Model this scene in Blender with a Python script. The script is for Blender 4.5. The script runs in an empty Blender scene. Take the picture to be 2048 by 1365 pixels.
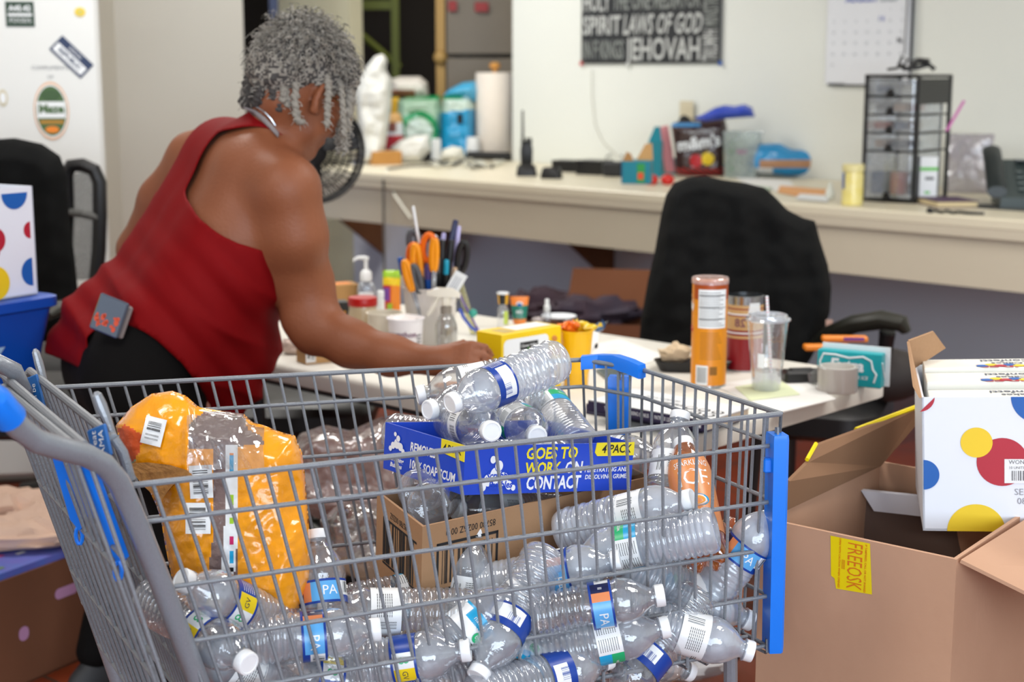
import bpy, math, random
import numpy as np
from mathutils import Matrix, Vector
random.seed(7); RNG = np.random.default_rng(7)
SC = bpy.context.scene
COL = SC.collection
# ---------------------------------------------------------------- camera
FPX, PITCH, CAMH = 3100.0, math.radians(10.0), 1.41
cd = bpy.data.cameras.new('camera'); cam = bpy.data.objects.new('camera', cd); COL.objects.link(cam)
cam.location = (0, 0, CAMH); cam.rotation_euler = (math.radians(80.0), 0, 0)
cd.sensor_width = 36.0; cd.lens = 36.0 * FPX / 2048.0; cd.clip_start = 0.05; cd.clip_end = 60
cd.dof.use_dof = True; cd.dof.focus_distance = 2.12; cd.dof.aperture_fstop = 5.0
SC.camera = cam
# ---------------------------------------------------------------- light
SC.view_settings.view_transform = 'Standard'; SC.view_settings.look = 'None'
SC.view_settings.exposure = 0.14; SC.view_settings.gamma = 1.0
SC.cycles.transparent_max_bounces = 24; SC.cycles.max_bounces = 6; SC.cycles.diffuse_bounces = 3
SC.cycles.glossy_bounces = 3; SC.cycles.transmission_bounces = 4
SC.cycles.caustics_reflective = False; SC.cycles.caustics_refractive = False
wd = bpy.data.worlds.new('sky'); SC.world = wd; wd.use_nodes = True
wb = wd.node_tree.nodes['Background']; wb.inputs[0].default_value = (0.62, 0.78, 1.0, 1); wb.inputs[1].default_value = 1.2

def area_light(name, loc, target, sx, sy, power, color):
    l = bpy.data.lights.new(name, 'AREA'); l.shape = 'RECTANGLE'; l.size = sx; l.size_y = sy
    l.energy = power; l.color = color
    o = bpy.data.objects.new(name, l); COL.objects.link(o); o.location = loc
    o.rotation_euler = (Vector(target) - Vector(loc)).to_track_quat('-Z', 'Y').to_euler()
    return o
# daylight entering by the shop window behind and to the right of the camera; three ceiling panels
area_light('window_daylight', (1.2, -2.85, 1.65), (0.8, 3.0, 0.9), 4.6, 2.0, 205, (0.80, 0.90, 1.0))
PANELS = [(-1.3, 1.5), (1.5, 1.9), (-1.0, 4.3), (1.5, 3.7), (-1.0, 7.4)]  # last one is unseen, added here to brighten the dim back wall post
for i, (x, y) in enumerate(PANELS):
    area_light('ceiling_panel_light', (x, y, 2.83), (x, y, 0), 1.15, 0.55, (27, 26, 31, 30, 48)[i], (1.0, 0.975, 0.93))  # last one belongs to the added, unseen panel
area_light('back_room_light', (-0.2, 10.3, 2.7), (-0.2, 10.3, 0), 0.5, 0.5, 10, (1.0, 0.85, 0.65))

# ---------------------------------------------------------------- pixel rays to places
_c, _s = math.cos(PITCH), math.sin(PITCH)
def _ray(x, y):
    u = (x - 1024.0) / FPX; v = -(y - 682.5) / FPX
    return (u, _c + v * _s, -_s + v * _c)
def at(x, y, z):
    r = _ray(x, y); t = (z - CAMH) / r[2]; return Vector((r[0] * t, r[1] * t, z))
def ad(x, y, D):
    r = _ray(x, y); t = D / r[1]; return Vector((r[0] * t, D, CAMH + r[2] * t))
def pxl(P):
    P = np.asarray(P, float); z = P[..., 2] - CAMH
    d = P[..., 1] * _c - z * _s; up = P[..., 1] * _s + z * _c
    return 1024 + FPX * P[..., 0] / d, 682.5 - FPX * up / d

# ---------------------------------------------------------------- materials
def lin(c):
    if isinstance(c, str):
        c = [int(c[i:i + 2], 16) for i in (0, 2, 4)]
    return tuple(((x / 255.0) / 12.92 if x / 255.0 <= 0.04045 else ((x / 255.0 + 0.055) / 1.055) ** 2.4) for x in c) + (1.0,)
_MC = {}
def mat(name, col, rough=0.6, metal=0.0, var=0.08, nscale=12.0, bump=0.0, bscale=60.0, col2=None, spec=0.5, coat=0.0, emit=0.0, alpha=1.0, sheen=0.0, trans=0.0):
    key = (name,)
    if key in _MC: return _MC[key]
    m = bpy.data.materials.new(name); m.use_nodes = True; nt = m.node_tree; N = nt.nodes; L = nt.links
    b = N['Principled BSDF']; c = lin(col)
    tc = N.new('ShaderNodeTexCoord'); nz = N.new('ShaderNodeTexNoise'); nz.inputs['Scale'].default_value = nscale; nz.inputs['Detail'].default_value = 4
    L.new(tc.outputs['Object'], nz.inputs['Vector'])
    mx = N.new('ShaderNodeMix'); mx.data_type = 'RGBA'
    c2 = lin(col2) if col2 else tuple(min(1, x * (1 - var)) for x in c[:3]) + (1,)
    mx.inputs['A'].default_value = c; mx.inputs['B'].default_value = c2
    L.new(nz.outputs['Fac'], mx.inputs['Factor']); L.new(mx.outputs['Result'], b.inputs['Base Color'])
    b.inputs['Roughness'].default_value = rough; b.inputs['Metallic'].default_value = metal
    b.inputs['Specular IOR Level'].default_value = spec; b.inputs['Coat Weight'].default_value = coat
    b.inputs['Sheen Weight'].default_value = sheen; b.inputs['Alpha'].default_value = alpha
    b.inputs['Transmission Weight'].default_value = trans
    if emit: b.inputs['Emission Color'].default_value = c; b.inputs['Emission Strength'].default_value = emit
    if bump:
        n2 = N.new('ShaderNodeTexNoise'); n2.inputs['Scale'].default_value = bscale; n2.inputs['Detail'].default_value = 5
        L.new(tc.outputs['Object'], n2.inputs['Vector'])
        bp = N.new('ShaderNodeBump'); bp.inputs['Strength'].default_value = bump; bp.inputs['Distance'].default_value = 0.01
        L.new(n2.outputs['Fac'], bp.inputs['Height']); L.new(bp.outputs['Normal'], b.inputs['Normal'])
    _MC[key] = m; return m
def clear(name, tint=(1, 1, 1), milk=0.0, milkcol=(0.80, 0.87, 0.97), gloss=0.16, rough=0.06, bump=0.5, bscale=45.0, body=0.0, bodycol=(1, 1, 1)):
    """thin clear plastic: see-through, mirror-like towards the rim, optionally fogged"""
    if (name,) in _MC: return _MC[(name,)]
    m = bpy.data.materials.new(name); m.use_nodes = True; nt = m.node_tree; N = nt.nodes; L = nt.links; N.clear()
    out = N.new('ShaderNodeOutputMaterial'); tr = N.new('ShaderNodeBsdfTransparent'); tr.inputs[0].default_value = tuple(tint) + (1,)
    df = N.new('ShaderNodeBsdfDiffuse'); df.inputs[0].default_value = tuple(milkcol) + (1,)
    tl = N.new('ShaderNodeBsdfTranslucent'); tl.inputs[0].default_value = tuple(milkcol) + (1,)
    dm = N.new('ShaderNodeMixShader'); dm.inputs[0].default_value = 0.5; L.new(df.outputs[0], dm.inputs[1]); L.new(tl.outputs[0], dm.inputs[2])
    gl = N.new('ShaderNodeBsdfGlossy'); gl.inputs['Roughness'].default_value = rough; gl.inputs[0].default_value = (0.95, 0.97, 1, 1)
    tc = N.new('ShaderNodeTexCoord'); nz = N.new('ShaderNodeTexNoise'); nz.inputs['Scale'].default_value = bscale; nz.inputs['Detail'].default_value = 3
    L.new(tc.outputs['Object'], nz.inputs['Vector'])
    bp = N.new('ShaderNodeBump'); bp.inputs['Strength'].default_value = bump; bp.inputs['Distance'].default_value = 0.006; L.new(nz.outputs['Fac'], bp.inputs['Height'])
    L.new(bp.outputs['Normal'], gl.inputs['Normal'])
    n3 = N.new('ShaderNodeTexNoise'); n3.inputs['Scale'].default_value = 22; L.new(tc.outputs['Object'], n3.inputs['Vector'])
    mr = N.new('ShaderNodeMapRange'); mr.inputs['From Min'].default_value = 0.3; mr.inputs['From Max'].default_value = 0.7
    mr.inputs['To Min'].default_value = milk * 0.6; mr.inputs['To Max'].default_value = min(1, milk * 1.35); L.new(n3.outputs['Fac'], mr.inputs['Value'])
    m1 = N.new('ShaderNodeMixShader'); L.new(mr.outputs[0], m1.inputs[0]); L.new(tr.outputs[0], m1.inputs[1]); L.new(dm.outputs[0], m1.inputs[2])
    lw = N.new('ShaderNodeLayerWeight'); lw.inputs['Blend'].default_value = 0.28; L.new(bp.outputs['Normal'], lw.inputs['Normal'])
    ma = N.new('ShaderNodeMath'); ma.operation = 'MULTIPLY_ADD'; ma.inputs[1].default_value = 0.75; ma.inputs[2].default_value = gloss; ma.use_clamp = True
    L.new(lw.outputs['Facing'], ma.inputs[0])
    m2 = N.new('ShaderNodeMixShader'); L.new(ma.outputs[0], m2.inputs[0]); L.new(m1.outputs[0], m2.inputs[1]); L.new(gl.outputs[0], m2.inputs[2])
    L.new(m2.outputs[0], out.inputs[0]); _MC[(name,)] = m; return m

# ---------------------------------------------------------------- geometry accumulator
_TX = {}
def _text_geo(s, align, bold):
    k = (s, align, bold)
    if k not in _TX:
        cu = bpy.data.curves.new('t', 'FONT'); cu.body = s; cu.align_x = align; cu.align_y = 'CENTER'; cu.size = 1; cu.resolution_u = 2
        cu.offset = bold
        o = bpy.data.objects.new('t', cu); me = o.to_mesh()
        V = [tuple(v.co) for v in me.vertices]; Fc = [tuple(p.vertices) for p in me.polygons]
        o.to_mesh_clear(); bpy.data.objects.remove(o); bpy.data.curves.remove(cu); _TX[k] = (V, Fc)
    return _TX[k]
def frame(o, x, y):
    x = Vector(x).normalized(); y = Vector(y); z = x.cross(y).normalized(); y = z.cross(x)
    M = Matrix.Identity(4)
    for i in range(3): M[i][0] = x[i]; M[i][1] = y[i]; M[i][2] = z[i]; M[i][3] = o[i]
    return M
def axis_frame(a, b):
    """matrix with origin a and local z pointing to b"""
    z = (Vector(b) - Vector(a)).normalized(); h = Vector((0, 0, 1)) if abs(z.z) < 0.95 else Vector((1, 0, 0))
    x = h.cross(z).normalized(); y = z.cross(x); M = Matrix.Identity(4)
    for i in range(3): M[i][0] = x[i]; M[i][1] = y[i]; M[i][2] = z[i]; M[i][3] = a[i]
    return M
T = Matrix.Translation
def RZ(d): return Matrix.Rotation(math.radians(d), 4, 'Z')
def RX(d): return Matrix.Rotation(math.radians(d), 4, 'X')
def RY(d): return Matrix.Rotation(math.radians(d), 4, 'Y')
class G:
    def __init__(s): s.v = []; s.f = []; s.m = []
    def add(s, V, F, mi=0, M=None):
        b = len(s.v)
        if M is not None: V = [tuple(M @ Vector(v)) for v in V]
        s.v.extend(tuple(v) for v in V); s.f.extend(tuple(i + b for i in f) for f in F)
        s.m.extend(mi if isinstance(mi, (list, tuple)) else [mi] * len(F)); return s
    def box(s, c, d, M=None, mi=0, r=0.0):
        x, y, z = (k / 2.0 for k in d); cx, cy, cz = c; r = min(r, x * .9, y * .9, z * .9)
        if r <= 0:
            V = [(cx + i * x, cy + j * y, cz + k * z) for i in (-1, 1) for j in (-1, 1) for k in (-1, 1)]
            Fc = [(0, 1, 3, 2), (4, 6, 7, 5), (0, 4, 5, 1), (2, 3, 7, 6), (0, 2, 6, 4), (1, 5, 7, 3)]
            return s.add(V, Fc, mi, M)
        V = []; ix = {}
        for i in (-1, 1):
            for j in (-1, 1):
                for k in (-1, 1):
                    for a in range(3):
                        e = [x - r, y - r, z - r]; e[a] += r
                        ix[(i, j, k, a)] = len(V); V.append((cx + i * e[0], cy + j * e[1], cz + k * e[2]))
        Fc = []
        def q(*k): Fc.append(tuple(ix[t] for t in k))
        for g in (-1, 1):
            a = [(g, -1, -1, 0), (g, 1, -1, 0), (g, 1, 1, 0), (g, -1, 1, 0)]; q(*(a if g > 0 else a[::-1]))
            a = [(-1, g, -1, 1), (-1, g, 1, 1), (1, g, 1, 1), (1, g, -1, 1)]; q(*(a if g > 0 else a[::-1]))
            a = [(-1, -1, g, 2), (1, -1, g, 2), (1, 1, g, 2), (-1, 1, g, 2)]; q(*(a if g > 0 else a[::-1]))
        for i in (-1, 1):
            for j in (-1, 1):
                a = [(i, j, -1, 0), (i, j, 1, 0), (i, j, 1, 1), (i, j, -1, 1)]; q(*(a if i * j < 0 else a[::-1]))
                a = [(i, -1, j, 0), (i, 1, j, 0), (i, 1, j, 2), (i, -1, j, 2)]; q(*(a if i * j > 0 else a[::-1]))
                a = [(-1, i, j, 1), (1, i, j, 1), (1, i, j, 2), (-1, i, j, 2)]; q(*(a if i * j < 0 else a[::-1]))
                for k in (-1, 1):
                    a = [(i, j, k, 0), (i, j, k, 1), (i, j, k, 2)]; q(*(a if i * j * k > 0 else a[::-1]))
        return s.add(V, Fc, mi, M)
    def rings(s, R, mi=0, M=None, cap0=True, cap1=True, closed=True):
        n = len(R[0]); V = [p for r in R for p in r]; Fc = []; mm = []
        for a in range(len(R) - 1):
            for b in range(n if closed else n - 1):
                c = (b + 1) % n; Fc.append((a * n + b, a * n + c, (a + 1) * n + c, (a + 1) * n + b))
                mm.append(mi(a, b) if callable(mi) else mi)
        e = mi(0, 0) if callable(mi) else mi
        if cap0: Fc.append(tuple(range(n))[::-1]); mm.append(e)
        if cap1: Fc.append(tuple(range((len(R) - 1) * n, len(R) * n))); mm.append(mi(len(R) - 2, 0) if callable(mi) else mi)
        return s.add(V, Fc, mm, M)
    def lathe(s, P, seg=24, mi=0, M=None, cap0=True, cap1=True, fn=None):
        R = []
        for k, (r, z) in enumerate(P):
            ring = []
            for i in range(seg):
                t = 2 * math.pi * i / seg; rr, zz = (fn(r, z, t) if fn else (r, z)); ring.append((rr * math.cos(t), rr * math.sin(t), zz))
            R.append(ring)
        return s.rings(R, mi, M, cap0, cap1)
    def tube(s, P, r, seg=8, mi=0, M=None, cap=True, flat=1.0):
        P = [Vector(p) for p in P]; n = len(P); R = []; up = None
        for i in range(n):
            t = (P[min(i + 1, n - 1)] - P[max(i - 1, 0)])
            t = t.normalized() if t.length > 1e-9 else Vector((0, 0, 1))
            if up is None: up = Vector((0, 0, 1)) if abs(t.z) < 0.9 else Vector((1, 0, 0))
            x = up.cross(t)
            x = x.normalized() if x.length > 1e-6 else Vector((1, 0, 0))
            y = t.cross(x); up = y
            rr = r[i] if isinstance(r, (list, tuple)) else r
            R.append([tuple(P[i] + x * (rr * math.cos(2 * math.pi * k / seg)) + y * (rr * flat * math.sin(2 * math.pi * k / seg))) for k in range(seg)])
        return s.rings(R, mi, M, cap, cap)
    def prism(s, poly, d, M=None, mi=0, mside=None):
        n = len(poly); V = [(x, y, 0) for x, y in poly] + [(x, y, d) for x, y in poly]
        Fc = [tuple(range(n))[::-1], tuple(range(n, 2 * n))] + [(i, (i + 1) % n, n + (i + 1) % n, n + i) for i in range(n)]
        ms = mi if mside is None else mside
        return s.add(V, Fc, [mi, mi] + [ms] * n, M)
    def grid(s, fn, nu, nv, mi=0, M=None):
        V = [fn(i / nu, j / nv) for j in range(nv + 1) for i in range(nu + 1)]; Fc = []; mm = []
        for j in range(nv):
            for i in range(nu):
                a = j * (nu + 1) + i; Fc.append((a, a + 1, a + nu + 2, a + nu + 1)); mm.append(mi((i + .5) / nu, (j + .5) / nv) if callable(mi) else mi)
        return s.add(V, Fc, mm, M)
    def ball(s, c, r, mi=0, M=None, seg=14, n=8, sc=(1, 1, 1), noise=0.0):
        R = []
        for k in range(n + 1):
            a = math.pi * k / n; ring = []
            for i in range(seg):
                t = 2 * math.pi * i / seg; q = 1 + noise * math.sin(5 * t + 3 * a) * math.sin(4 * a + 1.3 * t) * math.sin(a)
                st = max(math.sin(a), 0.02)
                ring.append((c[0] + r * sc[0] * q * st * math.cos(t), c[1] + r * sc[1] * q * st * math.sin(t), c[2] - r * sc[2] * q * math.cos(a)))
            R.append(ring)
        return s.rings(R, mi, M)
    def disc(s, c, r, M=None, mi=0, seg=24, ry=None, a0=0, a1=360):
        ry = ry or r; V = [(c[0] + r * math.cos(math.radians(a0 + (a1 - a0) * i / seg)), c[1] + ry * math.sin(math.radians(a0 + (a1 - a0) * i / seg)), c[2] if len(c) > 2 else 0) for i in range(seg + (a1 - a0 < 360))]
        return s.add(V, [tuple(range(len(V)))], mi, M)
    def quad(s, x0, y0, x1, y1, M=None, mi=0, z=0.0):
        return s.add([(x0, y0, z), (x1, y0, z), (x1, y1, z), (x0, y1, z)], [(0, 1, 2, 3)], mi, M)
    def text(s, t, size, M=None, mi=0, align='CENTER', bold=0.0, at=(0, 0), sx=1.0, bend=None, shear=0.0, fit=None):
        V, Fc = _text_geo(t, align, bold)
        if fit and V: sx = fit / ((max(v[0] for v in V) - min(v[0] for v in V)) * size)
        W = []
        for x, y, z in V:
            x = (x + shear * y) * size * sx + at[0]; y = y * size + at[1]
            if bend: W.append((bend * math.cos(x / bend), bend * math.sin(x / bend), y))
            else: W.append((x, y, 0))
        return s.add(W, Fc, mi, M)
    def barcode(s, x0, y0, x1, y1, M, mi, n=30, z=0.0, seed=1):
        rr = random.Random(seed); w = (x1 - x0) / n
        for i in range(n):
            if rr.random() < 0.55: s.quad(x0 + i * w, y0, x0 + i * w + w * rr.choice((.5, .8, 1.0)), y1, M, mi, z)
        return s
    def mesh(s, name, mats, smooth=30):
        me = bpy.data.meshes.new(name); me.from_pydata(s.v, [], s.f)
        for m in mats: me.materials.append(m)
        me.polygons.foreach_set('material_index', s.m)
        if smooth:
            me.polygons.foreach_set('use_smooth', [True] * len(s.f)); me.update(); me.set_sharp_from_angle(angle=math.radians(smooth))
        me.validate(); me.update(); return me
def link(name, me, parent=None, M=None):
    o = bpy.data.objects.new(name, me); COL.objects.link(o)
    if parent is not None: o.parent = parent
    if M is not None: o.matrix_local = M
    return o
def part(name, g, mats, parent, smooth=30, label=None):
    if not isinstance(mats, (list, tuple)): mats = [mats]
    o = link(name, g.mesh(name, mats, smooth), parent)
    if label: o['label'] = label
    return o
def tag(o, label, cat, group=None):
    o['label'] = label; o['category'] = cat
    if group: o['group'] = group
    return o
def thing(name, label, cat, M=None, group=None):
    o = link(name, None)
    if M is not None:
        if isinstance(M, (tuple, Vector)): M = T(M)
        o.matrix_world = M
    return tag(o, label, cat, group)
def single(name, g, mats, label, cat, M=None, group=None, smooth=30):
    if not isinstance(mats, (list, tuple)): mats = [mats]
    o = link(name, g.mesh(name, mats, smooth))
    if M is not None:
        if isinstance(M, (tuple, Vector)): M = T(M)
        o.matrix_world = M
    return tag(o, label, cat, group)
def struct(name, g, mats, parent=None, smooth=0):
    if not isinstance(mats, (list, tuple)): mats = [mats]
    o = link(name, g.mesh(name, mats, smooth), parent)
    if parent is None: o['kind'] = 'structure'
    return o
def up_at(px, py, z, yaw=0.0): return T(at(px, py, z)) @ RZ(yaw)

WHITE = mat('white_plastic', 'eef0f0', .35); BLACK = mat('black_plastic', '141416', .4); DARK = mat('dark_grey', '2c2d30', .6)
INK = mat('ink_black', '1a1a1c', .7); PAPER = mat('paper_white', 'f0efeb', .8); CARD = mat('cardboard', 'b08a68', .85, col2='9c7856', nscale=6, bump=.08, bscale=90)
CARD2 = mat('cardboard_edge', '94714f', .9); RED = mat('red_print', 'c8202a', .5); BLUE = mat('blue_print', '1458b0', .5)
YEL = mat('yellow_print', 'f5d21c', .5); TEAL = mat('teal_print', '0a8a90', .5); GREEN = mat('green_print', '2f9a48', .5); ORANGE = mat('orange_print', 'f08a1e', .45)
CREAM = mat('cream_plastic', 'e6e2d4', .45); CHROME = mat('chrome', 'b8bcc0', .2, 1.0)

# ---------------------------------------------------------------- the setting
def wall(name, a, b, z0, z1, m, th=0.1):
    a = Vector((a[0], a[1], 0)); b = Vector((b[0], b[1], 0)); d = (b - a); L = d.length; M = frame(a, d, (0, 0, 1))
    g = G(); g.box((L / 2, (z0 + z1) / 2, -th / 2), (L, z1 - z0, th), M)
    return struct(name, g, m)
def floor_mat():
    m = bpy.data.materials.new('terracotta_tile'); m.use_nodes = True; N = m.node_tree.nodes; L = m.node_tree.links; b = N['Principled BSDF']
    tc = N.new('ShaderNodeTexCoord'); mp = N.new('ShaderNodeMapping'); mp.inputs['Rotation'].default_value = (0, 0, math.radians(42)); L.new(tc.outputs['Object'], mp.inputs[0])
    br = N.new('ShaderNodeTexBrick'); br.offset = 0; br.inputs['Scale'].default_value = 1.0; br.inputs['Brick Width'].default_value = 0.305; br.inputs['Row Height'].default_value = 0.305
    br.inputs['Mortar Size'].default_value = 0.005; br.inputs['Color1'].default_value = lin('8e3c1e'); br.inputs['Color2'].default_value = lin('74301a'); br.inputs['Mortar'].default_value = lin('4a3a30')
    L.new(mp.outputs[0], br.inputs['Vector']); nz = N.new('ShaderNodeTexNoise'); nz.inputs['Scale'].default_value = 5; L.new(tc.outputs['Object'], nz.inputs['Vector'])
    mx = N.new('ShaderNodeMix'); mx.data_type = 'RGBA'; mx.blend_type = 'MULTIPLY'; mx.inputs['Factor'].default_value = 0.35
    L.new(br.outputs['Color'], mx.inputs['A']); L.new(nz.outputs['Color'], mx.inputs['B']); L.new(mx.outputs['Result'], b.inputs['Base Color']); b.inputs['Roughness'].default_value = .35
    return m
WALLM = mat('wall_paint_white', 'e9ebe4', .7, var=.03, nscale=2, bump=.03, bscale=200)
WALLC = mat('wall_paint_cream', 'e0ddd2', .6, var=.04, nscale=1.5)
WALLB = mat('lower_wall_shade_tint', 'd6d8e0', .7, var=.06, nscale=2)  # white wall; the cool shade under the counter is put into its colour
WALLY = mat('wall_paint_warm', 'f0e8c4', .7, var=.04, nscale=2)
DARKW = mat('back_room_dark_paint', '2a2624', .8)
g = G(); g.box((0, 4, -.05), (14, 22, .1)); struct('floor', g, floor_mat())
g = G(); g.box((0, 1.9, 2.95), (14, 10.9, .1)); struct('ceiling', g, mat('ceiling_tile', 'e8e6de', .8, bump=.1, bscale=150))
S_W = 8.5; S_F = 6.84          # the wall and the counter front run at 45 degrees: x + y = constant
def onw(px, z=1.2, S=S_W):      # point where a ray meets the plane x + y = S
    r = _ray(px, 682.5 + FPX * math.tan(math.radians(0.0))); k = r[0] / r[1]
    y = S / (1 + k)
    for _ in range(6):           # refine at height z
        v = (CAMH - z) / y; py = 682.5 + FPX * math.tan(math.atan(v) - PITCH); r = _ray(px, py); y = S / (1 + r[0] / r[1])
    return Vector((S - y, y, 0))
A1 = onw(1025); A2 = Vector((4.6, S_W - 4.6, 0))
wall('wall_back', A1, A2, 0.86, 2.9, WALLM)
B0 = onw(545); B1 = onw(702)
wall('wall_back_post', B0, B1, 0.0, 2.9, WALLY)
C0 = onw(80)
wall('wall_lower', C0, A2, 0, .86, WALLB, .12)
wall('wall_header', B0, A1, 2.45, 2.9, WALLM)
L1 = ad(497, 400, 7.3); L0 = ad(-500, 400, 6.4)
wall('wall_left', L0, L1, 0, 2.9, WALLC)
wall('wall_right', (4.6, S_W - 4.6), (4.6, -3), 0, 2.9, WALLC)
wall('wall_far_left', (-3.2, -3), L0, 0, 2.9, WALLC)
g = G()
M = frame(Vector((4.6, -3, 0)), (-1, 0, 0), (0, 0, 1))
g.box((3.9, .3, -.05), (7.8, .6, .1), M); g.box((3.9, 2.8, -.05), (7.8, .3, .1), M)
g.box((.45, 1.6, -.05), (.9, 2.1, .1), M); g.box((6.8, 1.6, -.05), (2.0, 2.1, .1), M)
struct('wall_front', g, WALLC)
w1 = thing('window_1', 'shop window', 'window'); w1['kind'] = 'structure'
del w1['category']
g = G()
for x in (.95, 2.6, 4.2, 5.75): g.box((x, 1.6, -.05), (.06, 2.1, .08), M)
for z in (.63, 2.62): g.box((3.35, z, -.05), (4.9, .06, .08), M)
part('window_frame', g, BLACK, w1)
g = G(); g.quad(.9, .6, 5.8, 2.65, M, 0, -.07); part('window_pane', g, clear('window_glass', gloss=.05, bump=0), w1)
for i, (x, y) in enumerate(PANELS):
    t = thing('ceiling_light', 'recessed ceiling light panel, ' + ('near the window', 'above the cart', 'above the freezer', 'above the table', 'unseen, added to brighten the back wall post')[i], 'ceiling light', (x, y, 2.9), 'ceiling light panels')
    g = G()
    for a in (-1, 1): g.box((a * .6, 0, -.02), (.04, .62, .04)); g.box((0, a * .3, -.02), (1.2, .04, .04))
    part('frame', g, WHITE, t)
# back room: dark walls, green rack, tall grey fridge
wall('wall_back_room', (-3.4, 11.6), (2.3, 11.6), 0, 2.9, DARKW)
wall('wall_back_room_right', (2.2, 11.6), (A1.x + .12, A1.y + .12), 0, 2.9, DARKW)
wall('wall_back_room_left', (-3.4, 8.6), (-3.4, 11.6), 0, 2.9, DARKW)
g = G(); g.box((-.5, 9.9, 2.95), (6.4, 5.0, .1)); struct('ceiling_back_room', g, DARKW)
# ================================================================ shopping cart
WIRE = mat('grey_coated_wire', '878c93', .42, .15, var=.22, nscale=300, bump=.25, bscale=500, spec=.6)
TUBE = mat('grey_coated_tube', '8d939c', .3, .2, var=.18, nscale=260, bump=.12, bscale=420, spec=.7, coat=.4)
BLUEP = mat('blue_cart_plastic', '0f7df2', .33, var=.08, nscale=30, spec=.5)
NR, NF = at(258, 972, .95), at(1562, 828, .95); FF, FC, FR = at(1285, 740, .95), at(1165, 720, .95), at(105, 776, .95)
NRb, NFb = ad(449, 1501, 1.74), ad(1533, 1292, 2.045)
FFb, FCb, FRb = ad(1277, 1156, 2.33), ad(1180, 1128, 2.40), ad(263, 1240, 2.2)
CB = Vector((-.12, 2.05, 0)); TB = T(-CB)
def lp(a, b, t): return a + (b - a) * t
cart = thing('shopping_cart', 'large grey wire shopping cart with blue bumpers, filled with empty bottles', 'shopping cart', CB)
LV = [0, .13, .37, .575, .78, 1.0]
def panel(name, a, b, a2, b2, n, r=.0024, lv=LV, rim=.0038, skip0=False):
    g = G()
    for i in range(n + 1):
        t = i / n; p, q = lp(a, b, t), lp(a2, b2, t)
        g.tube([p, lp(p, q, .5), q], r, 6, 0, TB)
    for k, l in enumerate(lv):
        if k == 0 and skip0: continue
        p, q = lp(a, a2, l), lp(b, b2, l); rr = rim if k == 0 else .0031
        g.tube([p, lp(p, q, .5), q], rr, 8, 0, TB)
    return part(name, g, WIRE, cart)
panel('side_panel', NR, NF, NRb, NFb, 33)
panel('side_panel', FR, FC, FRb, FCb, 32)
g = G()
SEGS = [(FC, FF, FCb, FFb, 5), (FF, NF, FFb, NFb, 12)]
for a, b, a2, b2, n in SEGS:
    for i in range(n + 1):
        p, q = lp(a, b, i / n), lp(a2, b2, i / n); g.tube([p, q], .0024, 6, 0, TB)
    for k, l in enumerate(LV):
        p, q = lp(a, a2, l), lp(b, b2, l); g.tube([p, q], .0038 if k == 0 else .0031, 8, 0, TB)
part('front_panel', g, WIRE, cart)
g = G()   # basket floor, its wires hooked round the bottom rails
for i in range(25):
    t = i / 24; p, q = lp(NRb, NFb, t), lp(FRb, FCb, t)
    g.tube([p + Vector((0, -.006, .012)), p + Vector((0, -.008, -.006)), p + Vector((0, .004, -.012)), q + Vector((0, 0, -.012)), q + Vector((0, .006, .01))], .0024, 6, 0, TB)
for i in range(9):
    t = i / 8; g.tube([lp(NRb, FRb, t), lp(NFb, FFb, t)], .0028, 6, 0, TB)
part('basket_floor', g, WIRE, cart)
# rear gate, folded child seat and the bars across the back
g = G()
ga, gb, ga2, gb2 = lp(NR, FR, .03), lp(NR, FR, .97), lp(NRb, FRb, .03), lp(NRb, FRb, .97)
for i in range(19):
    t = i / 18; g.tube([lp(ga, gb, t), lp(ga2, gb2, t)], .0026, 6, 0, TB)
for l in (0.02, .3, .55, .8, 1): g.tube([lp(ga, ga2, l), lp(gb, gb2, l)], .0034, 8, 0, TB)
part('rear_gate', g, WIRE, cart)
def seatpanel(name, a, b, off, drop, n, r=.0025):
    g = G(); dn = (NRb - NR).normalized()
    for i in range(n + 1):
        p = lp(a, b, i / n); g.tube([p, p + dn * drop + off], r, 6, 0, TB)
    g.tube([a, lp(a, b, .5), b], .0055, 10, 0, TB)
    for l in (.35, .7, 1): g.tube([a + (dn * drop + off) * l, b + (dn * drop + off) * l], .003, 8, 0, TB)
    return part(name, g, WIRE, cart)
s1a, s1b = ad(60, 742, 2.22), ad(228, 878, 1.66)
seatpanel('seat_backrest', s1a, s1b, Vector((.0, 0, 0)), .34, 14)
seatpanel('seat_shelf', ad(4, 748, 2.16), ad(168, 892, 1.58), Vector((-.01, 0, 0)), .38, 12)
seatpanel('seat_front', ad(8, 775, 2.1), ad(140, 888, 1.6), Vector((-.005, 0, 0)), .42, 10)
g = G()
g.tube([ad(228, 878, 1.66), ad(246, 905, 1.66), ad(262, 960, 1.665)], .0055, 10, 0, TB)
part('seat_bar_end', g, WIRE, cart); g = G(); g.tube([s1a, ad(52, 752, 2.22), ad(60, 790, 2.22)], .0055, 10, 0, TB)
part('seat_bar_end', g, WIRE, cart)
for (x0, y0, x1, y1, D) in ((70, 700, 96, 790, 2.15), (192, 786, 226, 868, 1.68)):
    g = G(); a, b = ad(x0, y0, D), ad(x1, y1, D); d = (b - a)
    g.tube([a - d * .02, a + d * .05, a + d * .3, a + d * .7, b, b + d * .9], [.003, .0075, .009, .007, .005, .0045], 10, 0, TB, flat=.7)
    part('seat_prong', g, TUBE, cart)
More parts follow.
